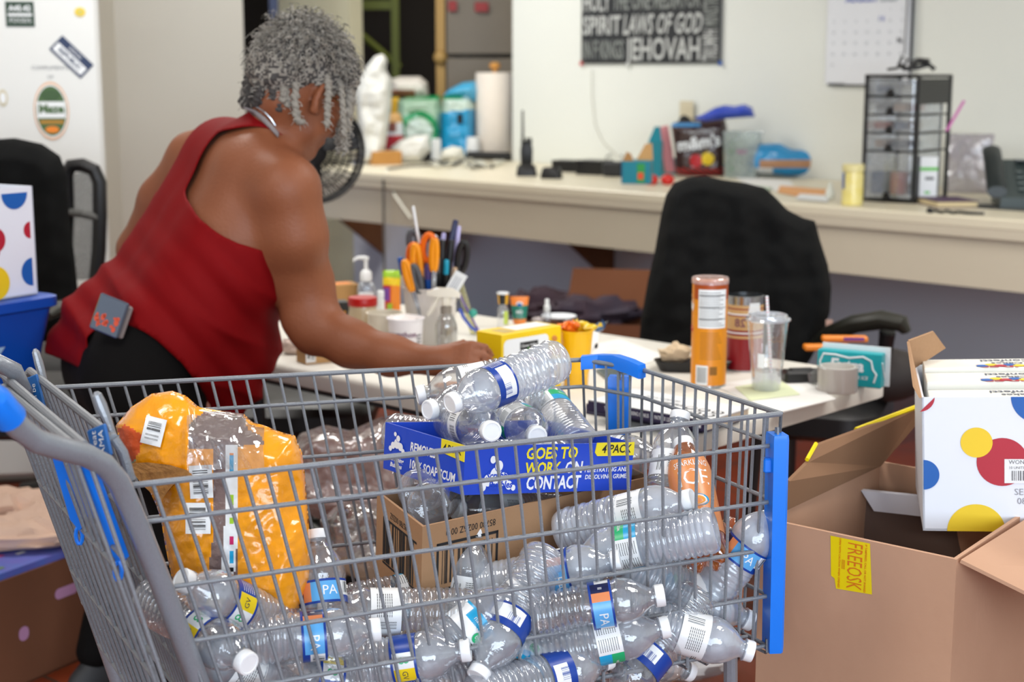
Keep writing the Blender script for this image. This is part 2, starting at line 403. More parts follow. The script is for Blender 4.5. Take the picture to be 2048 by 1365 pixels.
# blue plastic flaps of the child seat
for (pts, D0, D1) in ((((92, 872), (126, 868), (180, 1040), (158, 1062), (140, 1040)), 1.74, 1.80), (((150, 930), (176, 925), (246, 1120), (236, 1132), (214, 1092)), 1.60, 1.65)):
    g = G(); P = [ad(x, y, D0 + (D1 - D0) * (y - 870) / 260) for x, y in pts]; off = Vector((.004, .012, .0))
    n = len(P); V = [p - CB for p in P] + [p + off - CB for p in P]
    g.add(V, [tuple(range(n))[::-1], tuple(range(n, 2 * n))] + [(i, (i + 1) % n, n + (i + 1) % n, n + i) for i in range(n)])
    e = ad(pts[3][0], pts[3][1], D1)
    for k in range(1): g.tube([e + Vector((.004 * math.cos(a), 0, -.006 + .011 * math.sin(a))) for a in [x * math.pi / 5 for x in range(-6, 5)]], .0025, 6, 0, TB)
    part('seat_flap', g, BLUEP, cart)
TAGB = mat('blue_tag', '1a5fa5', .5)
for (x0, y0, x1, y1, D, tx) in ((54, 762, 90, 832, 2.12, ('AMAZ', 'eal be')), (186, 862, 222, 925, 1.65, ('great', 'AMA'))):
    g = G(); a = ad(x0, y1, D); ex = ad(x1, y1 - 14, D - .02) - a; ey = ad(x0 + 4, y0, D) - a; M = TB @ frame(a, ex, ey)
    w, h = ex.length, ey.length; g.box((w / 2, h / 2, -.002), (w, h, .004), M, 0, .0015)
    Mt = M @ T((w / 2, h / 2, .0006)) @ RZ(80)
    for k, t in enumerate(tx): g.text(t, .013, Mt, 1, at=(0, .006 - k * .013))
    part('seat_tag', g, [TAGB, WHITE], cart)
# handle and the two upright posts
def hp(x, y, z): return at(x, y, z)
g = G()
path = [ad(-95, 770, 1.46), ad(-60, 772, 1.46), ad(-8, 802, 1.47), ad(34, 852, 1.50), ad(72, 882, 1.52), ad(120, 897, 1.545), ad(170, 910, 1.575), ad(208, 930, 1.60), ad(236, 962, 1.62), ad(260, 1015, 1.64), ad(308, 1130, 1.67), ad(400, 1372, 1.73), ad(452, 1520, 1.76), ad(470, 1700, 1.8)]
g.tube(path, .0125, 16, 0, TB); part('handle_post', g, TUBE, cart)
g = G()
path2 = [ad(-105, 738, 2.02), ad(-60, 728, 2.04), ad(-5, 726, 2.06), ad(28, 742, 2.08), ad(46, 782, 2.1), ad(56, 830, 2.12), ad(80, 905, 2.15), ad(112, 1000, 2.17), ad(170, 1170, 2.19), ad(240, 1372, 2.21), ad(262, 1440, 2.22)]
g.tube(path2, .0125, 16, 0, TB); part('handle_post', g, TUBE, cart)
g = G(); g.tube([path[0], lp(path[0], path2[0], .5), path2[0]], .0125, 12, 0, TB); part('handle_bar', g, TUBE, cart)
g = G(); g.tube([ad(-50, 776, 1.462), ad(-8, 802, 1.47), ad(14, 828, 1.485), ad(20, 836, 1.49), ad(22, 838, 1.491)], [.0155, .0155, .0155, .0165, .0155], 16, 0, TB); part('handle_grip', g, BLUEP, cart)
# blue bumpers
def bumper(name, top, bot, u, v, w, d, tab=True):
    """vertical channel of width w along u and depth d along v"""
    g = G(); u = u.normalized(); v = v.normalized()
    c = [(-w / 2, -d / 2), (w / 2 - .004, -d / 2), (w / 2, -d / 2 + .004), (w / 2, d / 2 - .004), (w / 2 - .005, d / 2), (-w / 2, d / 2)]
    R = []
    for p, q in ((top, 1.0), (lp(top, bot, .02), 1.06), (lp(top, bot, .97), 1.0), (bot, .94)):
        R.append([tuple(p + u * (a * q) + v * (b * q)) for a, b in c])
    g.rings(R, 0, TB)
    if tab:
        p = lp(top, bot, .14); g.box(tuple(p - u * (w / 2 + .003)), (.012, .012, .02), TB, 0, .002)
    return part(name, g, BLUEP, cart)
un = (NF - NR).normalized(); uf = (FF - NF).normalized()
bumper('front_bumper', ad(1556, 868, 2.035), ad(1546, 1301, 2.045), Vector((1, .1, 0)), Vector((-.2, 1, 0)), .021, .03)
b2 = bumper('front_bumper', ad(1240, 752, 2.42), ad(1238, 872, 2.42), Vector((1, -.1, 0)), Vector((.2, 1, 0)), .034, .02, False)
g = G()
off = (0, 0, .004)
P = [lp(FR, FC, .985), lp(FC, FC, 0), lp(FC, FF, .45), lp(FC, FF, .96)]
P = [ad(1163, 722, 2.43), ad(1200, 719, 2.425), ad(1232, 720, 2.40), ad(1262, 730, 2.36), ad(1284, 740, 2.345)]
prof = [(-.008, .008), (.008, .008), (.0095, .003), (.0095, -.013), (.005, -.014), (-.005, -.014), (-.0095, -.013), (-.0095, .003)]
R = []
for i, p in enumerate(P):
    t = (P[min(i + 1, 4)] - P[max(i - 1, 0)]).normalized(); s_ = t.cross(Vector((0, 0, 1))).normalized()
    R.append([tuple(p + s_ * a + Vector((0, 0, 1)) * b) for a, b in prof])
g.rings(R, 0, TB); part('corner_guard', g, BLUEP, cart)
# hoop wire above the bumper
g = G(); g.tube([ad(1552, 872, 2.04), ad(1552, 856, 2.04), ad(1556, 856, 2.035), ad(1556, 872, 2.03)], .0018, 6, 0, TB)
part('hoop_wire', g, WIRE, cart); g = G(); g.tube([ad(1240, 760, 2.41), ad(1240, 745, 2.41), ad(1246, 745, 2.40), ad(1246, 860, 2.39)], .0018, 6, 0, TB); part('hoop_wire', g, WIRE, cart)
# undercarriage and wheels
rail_n = [NRb + Vector((0, 0, -.02)), Vector((NRb.x + .06, NRb.y + .05, .2)), Vector((NFb.x - .03, NFb.y + .04, .17))]
rail_f = [FRb + Vector((0, 0, -.02)), Vector((FRb.x + .06, FRb.y - .02, .2)), Vector((FCb.x - .02, FCb.y - .03, .17))]
g = G(); g.tube(rail_n, .0125, 12, 0, TB); g.tube(rail_f, .0125, 12, 0, TB)
g.tube([rail_n[2], rail_f[2]], .0125, 12, 0, TB); g.tube([rail_n[1], rail_f[1]], .0125, 12, 0, TB)
g.tube([lp(NRb, NFb, .93) + Vector((0, .03, -.01)), rail_n[2]], .01, 10, 0, TB); g.tube([lp(FRb, FCb, .93) + Vector((0, -.03, -.01)), rail_f[2]], .01, 10, 0, TB)
part('lower_frame', g, TUBE, cart)
RUB = mat('grey_rubber', '3a3a3c', .6)
for p in (rail_n[1], rail_n[2], rail_f[1], rail_f[2]):
    w = link('caster_wheel', None, cart, T(Vector((p.x, p.y, 0)) - CB)); del w
    g = G(); g.lathe([(.02, -.016), (.058, -.016), (.0625, -.008), (.0625, .008), (.058, .016), (.02, .016)], 24, 0, T((p.x - CB.x, p.y - CB.y, .0625)) @ RX(90) )
    g.box((p.x - CB.x, p.y - CB.y - .021, .1), (.03, .004, .11)); g.box((p.x - CB.x, p.y - CB.y + .021, .1), (.03, .004, .11)); g.box((p.x - CB.x, p.y - CB.y, .155), (.04, .046, .008))
    part('caster', g, RUB, cart)
for o in [o for o in bpy.data.objects if o.name.startswith('caster_wheel')]: bpy.data.objects.remove(o)

# ================================================================ what lies in the cart
PET = clear('clear_bottle_plastic', milk=.2, gloss=.08, bump=.3, bscale=60)
PETF = clear('fogged_bottle_plastic', milk=.8, gloss=.06, bump=.3, bscale=50)
PETM = clear('misted_bottle_plastic', milk=.46, gloss=.08, bump=.3, bscale=60)
CAPW = mat('white_cap', 'f2f5f8', .4, var=.03)
LABW = mat('label_white', 'eef1f3', .35, var=.03); LABN = mat('label_navy', '16409a', .3); LABS = mat('label_sky', '3f9ae0', .3, col2='7cc0f0'); LABO = mat('label_sunset', 'e08a5a', .35)
LABD = mat('label_dark_navy', '0f1c4a', .35); LABC = mat('label_cyan', '1fa8dc', .3); LABG = mat('label_green', '22b573', .35); LABY = mat('label_yellow', 'f0d21e', .35)
def crush(seed, amt):
    rr = random.Random(seed); A = [(rr.uniform(0, 6.28), rr.uniform(.3, 1) * amt, rr.uniform(.03, .13), rr.uniform(.015, .035)) for _ in range(5)]
    def f(r, z, t):
        k = 1.0
        if z < .165:
            for a, m_, zc, w in A: k -= m_ * max(0, math.cos(t - a)) ** 3 * math.exp(-((z - zc) / w) ** 2)
        return r * k, z
    return f
def bottle_mesh(kind):
    H = .203; P = []
    if kind == 'swirl':
        fn0 = lambda r, z, t: (r * (1 + (.035 * math.sin(3 * t + z * 300) if .008 < z < .095 else 0)), z)
    else: fn0 = crush({'ribbed': 1, 'crushed': 5, 'smooth': 3, 'bent': 9}.get(kind, 1), {'ribbed': .04, 'crushed': .3, 'smooth': .06, 'bent': .2}.get(kind, .05))
    P += [(.006, .006), (.016, .003), (.024, .0), (.029, .002), (.0315, .008)]
    z = .012
    while z < .098:
        a = 0.0016 if kind != 'smooth' else .0007
        P += [(.0322, z), (.0322 - a * .3, z + .0022), (.0322 - a * 1.6, z + .0042), (.0322 - a * .3, z + .0062)]; z += .0082
    P += [(.0315, .100), (.0308, .103), (.0308, .138), (.032, .141), (.0322, .146), (.031, .154), (.0275, .164), (.0215, .174), (.0155, .181), (.0135, .184), (.0122, .186), (.0122, .189), (.0155, .190), (.0155, .1915), (.0122, .192), (.0122, .196)]
    g = G(); g.lathe(P, 30, 0, None, True, False, fn0); return g
BM = {}
def bottle_meshes(kind):
    if kind not in BM: BM[kind] = {}
    return BM[kind]
gcap = G(); gcap.lathe([(.0, .2030), (.0105, .2030)], 28, 0, None, False, False)
gcap = G(); gcap.lathe([(.0142, .1915), (.0146, .193), (.0146, .2015), (.0138, .2035), (.0115, .2038), (.011, .2030), (.0001, .2030)], 30, 0, None, False, True, lambda r, z, t: (r * (1 + (.018 if int(t * 30 / 6.2832) % 2 and z < .202 else 0)), z))
CAPME = gcap.mesh('cap', [CAPW], 40)
def label_geo(style):
    """paints the wrapped label: returns geometry and materials"""
    R = .0313; z0, z1 = .104, .137; n = 48; mats = [LABW, LABN, LABS, LABO, LABD, LABC, LABG, LABY, INK]
    if style == 'sunset': z0, z1 = .106, .136
    if style == 'white': z0, z1 = .098, .137
    def paint(a, z):
        t = (a + .5) / n * 360; v = (z + .5) / 10
        if style == 'navy':
            if v < .1 or v > .9: return 1
            if 60 < t < 150: return 0 if v < .75 else 1
            return 1 if not 230 < t < 300 else 0
        if style == 'sunset':
            if v < .1 or v > .9: return 1
            if t % 180 < 55: return 0 if v > .3 else 1
            if t % 180 < 85: return 4
            if t % 180 < 105: return 3
            return 2
        if style == 'green':
            if t % 180 < 90: return 0
            return 5 if v < .5 else 6
        if style == 'stick':
            if v < .12 or v > .88: return 1
            if t % 180 < 60: return 1
            if t % 180 < 95: return 0
            if t % 180 < 135: return 7
            return 1
        if style == 'cyan':
            return 5 if (t % 180 < 80 and v > .45) or v > .9 else 0
        return 0
    g = G(); P = [(R, z0 + (z1 - z0) * k / 10) for k in range(11)]; g.lathe(P, n, lambda a, b: paint(b, a), None, False, False)
    rr = R + .0003; h = z1 - z0; zm = (z0 + z1) / 2
    def bt(t, size, ang, z, mi, rot=0):
        V, Fc = _text_geo(t, 'CENTER', .0); W = []
        for x, y, _ in V:
            if rot: x, y = -y, x
            x *= size; y *= size; a = x / rr + math.radians(ang); W.append((rr * math.cos(a), rr * math.sin(a), z + y))
        g.add(W, Fc, mi)
    def bar(a0, a1, za, zb, mi=8, k=14, seed=1):
        r_ = random.Random(seed)
        for i in range(k):
            if r_.random() < .6:
                a = math.radians(a0 + (a1 - a0) * i / k); b = math.radians(a0 + (a1 - a0) * (i + r_.choice((.4, .7))) / k)
                g.add([(rr * math.cos(a), rr * math.sin(a), za), (rr * math.cos(b), rr * math.sin(b), za), (rr * math.cos(b), rr * math.sin(b), zb), (rr * math.cos(a), rr * math.sin(a), zb)], [(0, 1, 2, 3)], mi)
    def lines(a0, a1, za, zb, k, mi=8):
        for i in range(k):
            z = za + (zb - za) * i / k; S = 8
            for j in range(S):
                a = math.radians(a0 + (a1 - a0) * j / S); b = math.radians(a0 + (a1 - a0) * (j + .8) / S)
                g.add([(rr * math.cos(a), rr * math.sin(a), z), (rr * math.cos(b), rr * math.sin(b), z), (rr * math.cos(b), rr * math.sin(b), z + .0008), (rr * math.cos(a), rr * math.sin(a), z + .0008)], [(0, 1, 2, 3)], mi)
    for o in (0, 180):
        if style == 'navy': bar(70 + o / 2, 100 + o / 2, z0 + .012, z0 + .024, 1, seed=3); lines(155 + o / 2, 200 + o / 2, z0 + .006, z1 - .006, 8, 0)
        if style == 'sunset': bar(8 + o, 46 + o, z0 + .012, z1 - .004, seed=4); bt('PA', .017, 150 + o, zm, 0); bt('II', .008, 70 + o, zm, 0)
        if style == 'green': lines(6 + o, 40 + o, z0 + .003, z1 - .003, 9); lines(50 + o, 82 + o, z0 + .003, z1 - .003, 9); bt('water', .009, 135 + o, zm + .007, 0)
        if style == 'white': bar(60 + o, 95 + o, z0 + .006, z1 - .01, seed=5); lines(105 + o, 165 + o, z0 + .012, z1 - .006, 8); lines(5 + o, 50 + o, z1 - .014, z1 - .006, 3)
        if style == 'stick': bt('8', .02, 78 + o, zm, 6); lines(140 + o, 175 + o, z0 + .005, z1 - .005, 7, 0); bt('GV', .01, 115 + o, zm, 4)
        if style == 'cyan': bt('natural', .009, 42 + o, z1 - .009, 0); bt('water', .008, 42 + o, z1 - .017, 0)
    if style == 'cyan':
        for o in (60, 240):
            a = math.radians(o); M = frame(Vector((rr * math.cos(a), rr * math.sin(a), zm - .007)), (-math.sin(a), math.cos(a), 0), (0, 0, 1)); g.disc((0, 0, .0009), .007, M, 6, 18)
            g.text('0g', .008, M @ T((0, 0, .0013)), 0)
    return g.mesh('label', mats, 30)
LABME = {s: label_geo(s) for s in ('navy', 'sunset', 'green', 'white', 'stick', 'cyan')}
LABROT = dict(navy=105, sunset=110, green=75, white=110, stick=85, cyan=48)
def hash_(v): return (math.sin(v[0] * 127.1 + v[1] * 311.7 + v[2] * 74.7) * 43758.5) % 1
def face_cam(M, roll):
    l = M.inverted() @ Vector((0, 0, CAMH)); return M @ RZ(math.degrees(math.atan2(l.y, l.x)) + roll)
BODY = {}
def bottle(base, cap, kind='ribbed', fog=0, style='green', label='', roll=0, nolabel=False, scale=1.0, group=None, nocap=False):
    """base / cap are world points; the length is the bottle's own"""
    base = Vector(base); M = face_cam(axis_frame(base, cap), -LABROT[style] + (hash_(base) - .5) * 50) @ Matrix.Scale(scale, 4)
    o = thing('water_bottle', label, 'bottle', M, group)
    k = (kind, fog)
    if k not in BODY: BODY[k] = bottle_mesh(kind).mesh('bottle_body', [(PET, PETF, PETM)[fog]], 60)
    link('bottle_body', BODY[k], o)
    if not nocap: link('cap', CAPME, o)
    if not nolabel: link('label', LABME[style], o)
    return o
def nd(px, lo=0):   # forward distance of the cart's near side at a picture column
    t = (px - 258) / 1304.0; return 1 / (1 / 1.68 * (1 - t) + t / 2.045) + .045 + lo * .0
# ---- brown cardboard box with barcodes, open top
def open_box(name, label, cat, A, B, C, h, th=.004, m=CARD, drop=(0, 0, -1)):
    """A near corner, B along the front, C along the left side (top corners), walls of height h; the box may be pushed out of square.
    returns thing, matrix from box axes (x along front, y back, z up) to the thing, width, depth"""
    A, B, C = Vector(A), Vector(B), Vector(C); ex = B - A; ey = C - A; w = ex.length; d = ey.length; x = ex / w; y = ey / d
    z = x.cross(y).normalized(); z = -z if z.z < 0 else z
    o = A - z * h; t = thing(name, label, cat, T(o)); M = Matrix.Identity(4)
    for i in range(3): M[i][0] = x[i]; M[i][1] = y[i]; M[i][2] = z[i]
    g = G()
    g.box((w / 2, th / 2, h / 2), (w, th, h), M); g.box((w / 2, d - th / 2, h / 2), (w, th, h), M)
    g.box((th / 2, d / 2, h / 2), (th, d - 2 * th, h), M); g.box((w - th / 2, d / 2, h / 2), (th, d - 2 * th, h), M); g.box((w / 2, d / 2, th / 2), (w - 2 * th, d - 2 * th, th), M)
    part('box_body', g, [m], t, 0); return t, M, w, d
def sk(M, P): return M @ P
bt_, BMx, bw, bd = open_box('cardboard_box', 'open brown cardboard box with a framed barcode inside the shopping cart', 'box', at(845, 1054, .822), at(1302, 954, .808), at(754, 984, .822), .17)
g = G(); F0 = BMx @ frame((0, -.0006, 0), (1, 0, 0), (0, 0, 1)); x0, x1, y0, y1 = .025, .135, .075, .142
for q in ((x0, y0, x1, y0 + .004), (x0, y1 - .004, x1, y1), (x0, y0, x0 + .004, y1), (x1 - .004, y0, x1, y1)): g.quad(*q, F0)
g.barcode(x0 + .01, y0 + .01, x1 - .01, y1 - .009, F0, 0, 46, seed=4)
g.text('85780 00Z6Z 00 0', .013, F0 @ T((.085, .155, 0)) @ RZ(180), 0, sx=.9); g.text('202 01', .01, F0 @ T((.27, .12, 0)) @ RZ(180), 0)
part('printed_barcode', g, INK, bt_, 0)
g = G(); F1 = BMx @ frame((-.0006, .0, 0), (0, -1, 0), (0, 0, 1))
g.barcode(-bd + .03, .08, -.03, .14, F1, 0, 30, seed=8); g.quad(-bd + .03, .14, -.02, .143, F1); g.quad(-bd + .03, .076, -.02, .079, F1); g.quad(-bd + .03, .02, -.05, .045, F1)
g.text('85780 00Z6Z', .012, F1 @ T((-bd / 2, .152, 0)) @ RZ(180), 0); part('printed_side_marks', g, INK, bt_, 0)
# ---- blue display tray
TRB = mat('tray_blue', '1646c8', .35, var=.05, coat=.2); TRY = mat('tray_yellow', 'f4e228', .4); TRW = mat('tray_white', 'f4f6fb', .4)
A, B, C = at(931, 893, .905), at(1268, 886, .886), at(771, 845, .905)
tr, TM, tw, td = open_box('display_tray', 'bright blue cardboard tray with yellow corners, heaped with water bottles', 'box', A, B, C, .068, .0035, TRB)
g = G(); g.box((tw / 2, .0045, .064), (tw - .008, .0012, .006), TM); g.box((.0045, td / 2, .064), (.0012, td - .01, .006), TM); part('inner_edge', g, CARD, tr, 0)
def bubbles(g, cx, cy, M, s):
    for k, (x, y, r) in enumerate(((0, 0, .011), (.012, -.004, .009), (-.012, -.005, .008), (.021, -.011, .006), (-.02, -.012, .006), (.004, .011, .007), (-.006, .018, .005), (.028, -.014, .004))):
        g.disc((cx + x * s, cy + y * s, .0002 + k * .00004), r * s, M, 1, 18); g.disc((cx + x * s, cy + y * s, .0003 + k * .00004), r * s * .86, M, 2, 18)
kx = tw / .34; Ff = TM @ frame((0, -.0006, 0), (1, 0, 0), (0, 0, 1)) @ Matrix.Diagonal((kx, 1, 1, 1))
g = G(); g.text('GOES TO', .0225, Ff, 0, at=(.172, .055), bold=.03, shear=.12, sx=1.1); g.text('WORK', .0225, Ff, 0, at=(.155, .034), bold=.03, shear=.12, sx=1.0)
part('yellow_lettering', g, TRY, tr, 0)
g = G(); g.text('ON', .0225, Ff, 0, at=(.218, .034), bold=.03, shear=.12, sx=1.0); g.text('CONTACT', .0255, Ff, 0, at=(.178, .013), bold=.03, shear=.12, sx=.88)
g.text('PENETRATING AND', .0088, Ff, 0, at=(.286, .030), bold=.02, shear=.15, sx=1.15); g.text('DISSOLVING GRIME.', .0088, Ff, 0, at=(.286, .020), bold=.02, shear=.15, sx=1.12)
part('white_lettering', g, TRW, tr, 0)
g = G(); bubbles(g, .062, .026, Ff, 1.25); g.text('Scrubbing', .0135, Ff @ T((.072, .026, .0007)), 0, bold=.03, shear=.2, sx=1.1); g.text('Bubbles', .0135, Ff @ T((.072, .013, .0007)), 0, bold=.03, shear=.2, sx=1.1)
part('bubble_logo', g, [TRB, TRB, TRW], tr, 0)
fw = .34; Fy = TM @ frame((0, -.0002, 0), (1, 0, 0), (0, 0, 1)) @ Matrix.Diagonal((kx, 1, 1, 1))
g = G(); Y = [(fw - .078, .069), (fw - .081, .055), (fw - .076, .050), (fw, .050), (fw, .069)]
g.prism(Y, .0010, Fy, 0); g.text('4 PACK', .0165, Fy @ T((0, 0, .0014)), 1, at=(fw - .037, .0595), bold=.02, shear=.2, sx=1.1)
part('pack_flag', g, [TRY, INK], tr, 0)
g = G(); Fl = TM @ frame((-.0006, td, 0), (0, -1, 0), (0, 0, 1)); Fm = TM @ frame((-.0002, td, 0), (0, -1, 0), (0, 0, 1))
g.text('REMOVES', .0175, Fl, 0, at=(td * .50, .044), bold=.03, shear=.1, sx=.8); g.text('100% SOAP SCUM', .0175, Fl, 0, at=(td * .62, .019), bold=.03, shear=.1, sx=.78)
g.text('Scrubbing', .009, Fl, 0, at=(td * .17, .019), bold=.03, shear=.2); g.text('Bubbles', .009, Fl, 0, at=(td * .17, .010), bold=.03, shear=.2)
part('side_lettering', g, TRW, tr, 0)
g = G(); bubbles(g, td * .17, .042, Fl, .75); part('side_bubbles', g, [TRB, TRB, TRW], tr, 0)
g = G(); g.prism([(td - .052, .069), (td - .052, .050), (td, .046), (td, .069)], .0010, Fm, 0)
g.text('4 PACK', .0135, Fm @ T((0, 0, .0014)), 1, at=(td - .026, .058), bold=.02, shear=.2, sx=.9); part('pack_flag', g, [TRY, INK], tr, 0)

# ---- torn orange plastic pack
OR = mat('orange_film', 'fba311', .22, var=.12, nscale=20, bump=.3, bscale=45, coat=.8); ORD = mat('orange_film_red_panel', 'd8582a', .3, bump=.3)
CLR = clear('clear_film', milk=.08, gloss=.16, bump=.6, bscale=28); GREYF = mat('film_brown_grey', '7c6764', .25, bump=.6, bscale=50, coat=.6)
def inpoly(x, y, P):
    c = False; n = len(P)
    for i in range(n):
        x1, y1 = P[i]; x2, y2 = P[(i + 1) % n]
        if (y1 > y) != (y2 > y) and x < (x2 - x1) * (y - y1) / (y2 - y1) + x1: c = not c
    return c
PKO = np.array([(231, 852), (262, 815), (303, 788), (345, 782), (372, 792), (398, 815), (440, 822), (487, 828), (505, 845), (530, 852), (560, 864), (590, 872), (604, 905), (610, 950), (614, 1000), (619, 1060), (622, 1110), (618, 1160), (606, 1195), (590, 1240), (520, 1235), (450, 1228), (380, 1222), (352, 1190), (340, 1140), (330, 1090), (322, 1040), (312, 1010), (300, 985), (268, 935), (248, 905), (238, 880)], float)
GR = [(378, 848), (410, 822), (487, 824), (495, 860), (520, 870), (530, 890), (475, 893), (475, 1190), (410, 1190), (425, 1080), (428, 940), (428, 898), (378, 900)]
WS = [(452, 889), (475, 889), (475, 1080), (468, 1160), (442, 1160), (449, 1050)]
TORN = [(300, 935), (375, 922), (395, 945), (360, 975), (325, 990), (290, 975), (262, 945)]
def pk(x, y):
    if inpoly(x, y, WS):
        s_ = int(y) % 90
        if 458 < x < 467 and (905 < y < 945 or 1072 < y < 1092): return 3 if y < 912 else (5 if y < 945 else 6)
        if 458 < x < 467 and (1103 < y < 1128): return 5
        if 458 < x < 467 and (1135 < y < 1145): return 7
        if 458 < x < 467 and (990 < y < 1012 or 1035 < y < 1050): return 8
        return 2
    if inpoly(x, y, GR): return 1
    if inpoly(x, y, [(236, 858), (250, 850), (286, 870), (280, 902), (262, 930), (244, 905)]): return 4
    if inpoly(x, y, [(250, 912), (275, 908), (270, 922), (258, 938)]): return 9
    return 0
pmin, pmax = PKO.min(0), PKO.max(0)
from mathutils import noise
def seg_dist(x, y):
    P = PKO; Q = np.roll(P, -1, 0); d = Q - P; t = np.clip(((x - P[:, 0]) * d[:, 0] + (y - P[:, 1]) * d[:, 1]) / (d ** 2).sum(1), 0, 1)
    e = P + d * t[:, None]; k = np.hypot(x - e[:, 0], y - e[:, 1]); i = k.argmin(); return k[i], e[i]
DP = 1.93
def pack_pt(x, y, side):
    """front (side 1) bulges to the viewer's side of the sheet, back the other way; the sheet stands parallel to the cart side"""
    ins = inpoly(x, y, list(map(tuple, PKO))); k, e = seg_dist(x, y)
    if not ins: x, y = e; k = 0
    D = DP - (x - 420) * .00012 + (y - 1000) * -.00018
    b = .05 * min(1, k / 55.0) ** .5 if k > 0 else 0
    w = .016 * noise.noise((x * .011, y * .008, 1.0 + side)) + .004 * abs(noise.noise((x * .03 + y * .012, y * .02, 4.0))) + .0018 * noise.noise((x * .07, y * .07, 2.0))
    w += .010 * math.exp(-((x - 376 + (y - 850) * .02) / 10.0) ** 2) * (y < 950)
    return ad(x, y, D - side * (b + w * min(1, k / 20)))
pkc = ad(430, 1100, DP)
pkt = thing('plastic_pack', 'torn shiny orange plastic wrapper standing at the handle end of the cart', 'wrapper', T(pkc))
g = G(); nx, ny = 96, 110
def pf(side):
    V = {}; g = G()
    def fn(u, v): return tuple(pack_pt(pmin[0] + (pmax[0] - pmin[0]) * u, pmax[1] - (pmax[1] - pmin[1]) * v, side) - pkc)
    VV = [fn(i / nx, j / ny) for j in range(ny + 1) for i in range(nx + 1)]; Fc = []; mm = []
    for j in range(ny):
        for i in range(nx):
            x = pmin[0] + (pmax[0] - pmin[0]) * (i + .5) / nx; y = pmax[1] - (pmax[1] - pmin[1]) * (j + .5) / ny
            if seg_dist(x, y)[0] > 7 and not inpoly(x, y, list(map(tuple, PKO))): continue
            a = j * (nx + 1) + i; f = (a, a + 1, a + nx + 2, a + nx + 1); Fc.append(f if side > 0 else f[::-1]); mm.append(pk(x, y) if side > 0 else 0)
    g.add(VV, Fc, mm); return g
PM = [OR, GREYF, LABW, ORANGE, ORD, LABC, mat('magenta_print', 'd0286c', .4), INK, mat('lime_print', 'a8d838', .4), mat('sage_print', '8fae8c', .4)]
part('wrapper_front', pf(1), PM, pkt, 180); part('wrapper_back', pf(-1), PM, pkt, 180)
def sticker(px, py, w, h, ang, seed, D=None):
    c = pack_pt(px, py, 1); n = 8; ca, sa = math.cos(math.radians(ang)), math.sin(math.radians(ang))
    g = G(); s_ = DP / FPX
    def q(u, v, off):
        x = (u - .5) * w; y = (v - .5) * h; X = px + x * ca - y * sa; Y = py - (x * sa + y * ca); return tuple(pack_pt(X, Y, 1) + Vector((0, -off, 0)) - pkc)
    g.grid(lambda u, v: q(u, v, .003), 8, 10, 0)
    rr = random.Random(seed)
    for i in range(22):
        if rr.random() < .62:
            v0 = .14 + .72 * i / 22; v1 = v0 + .72 / 22 * rr.choice((.4, .75))
            for k in range(5): g.add([q(.16 + .13 * k, v0, .0045), q(.29 + .13 * k, v0, .0045), q(.29 + .13 * k, v1, .0045), q(.16 + .13 * k, v1, .0045)], [(0, 1, 2, 3)], 1)
    part('barcode_label', g, [LABW, INK], pkt, 60)
sticker(308, 862, 42, 56, -14, 2); sticker(403, 963, 46, 66, 3, 3); sticker(397, 1036, 50, 62, 0, 4)
g = G()   # torn film flap
FL = [(262, 922), (300, 920), (345, 925), (378, 935), (392, 948), (372, 955), (350, 965), (335, 985), (322, 1005), (312, 985), (290, 965), (268, 945)]
g.add([tuple(pack_pt(x, y, 1) + Vector((0, -.014, 0)) - pkc) for x, y in FL], [tuple(range(len(FL)))], 0); part('torn_flap', g, mat('torn_film_inside', 'c78f52', .4, bump=.5), pkt, 180)
g = G()
def cf(u, v): p = pack_pt(378 + 152 * u, 935 - 108 * v, 1); return tuple(p + Vector((0, -.010 - .004 * math.sin(u * 23 + v * 9), 0)) - pkc)
g.grid(cf, 22, 16, 0); part('clear_film', g, CLR, pkt, 180)

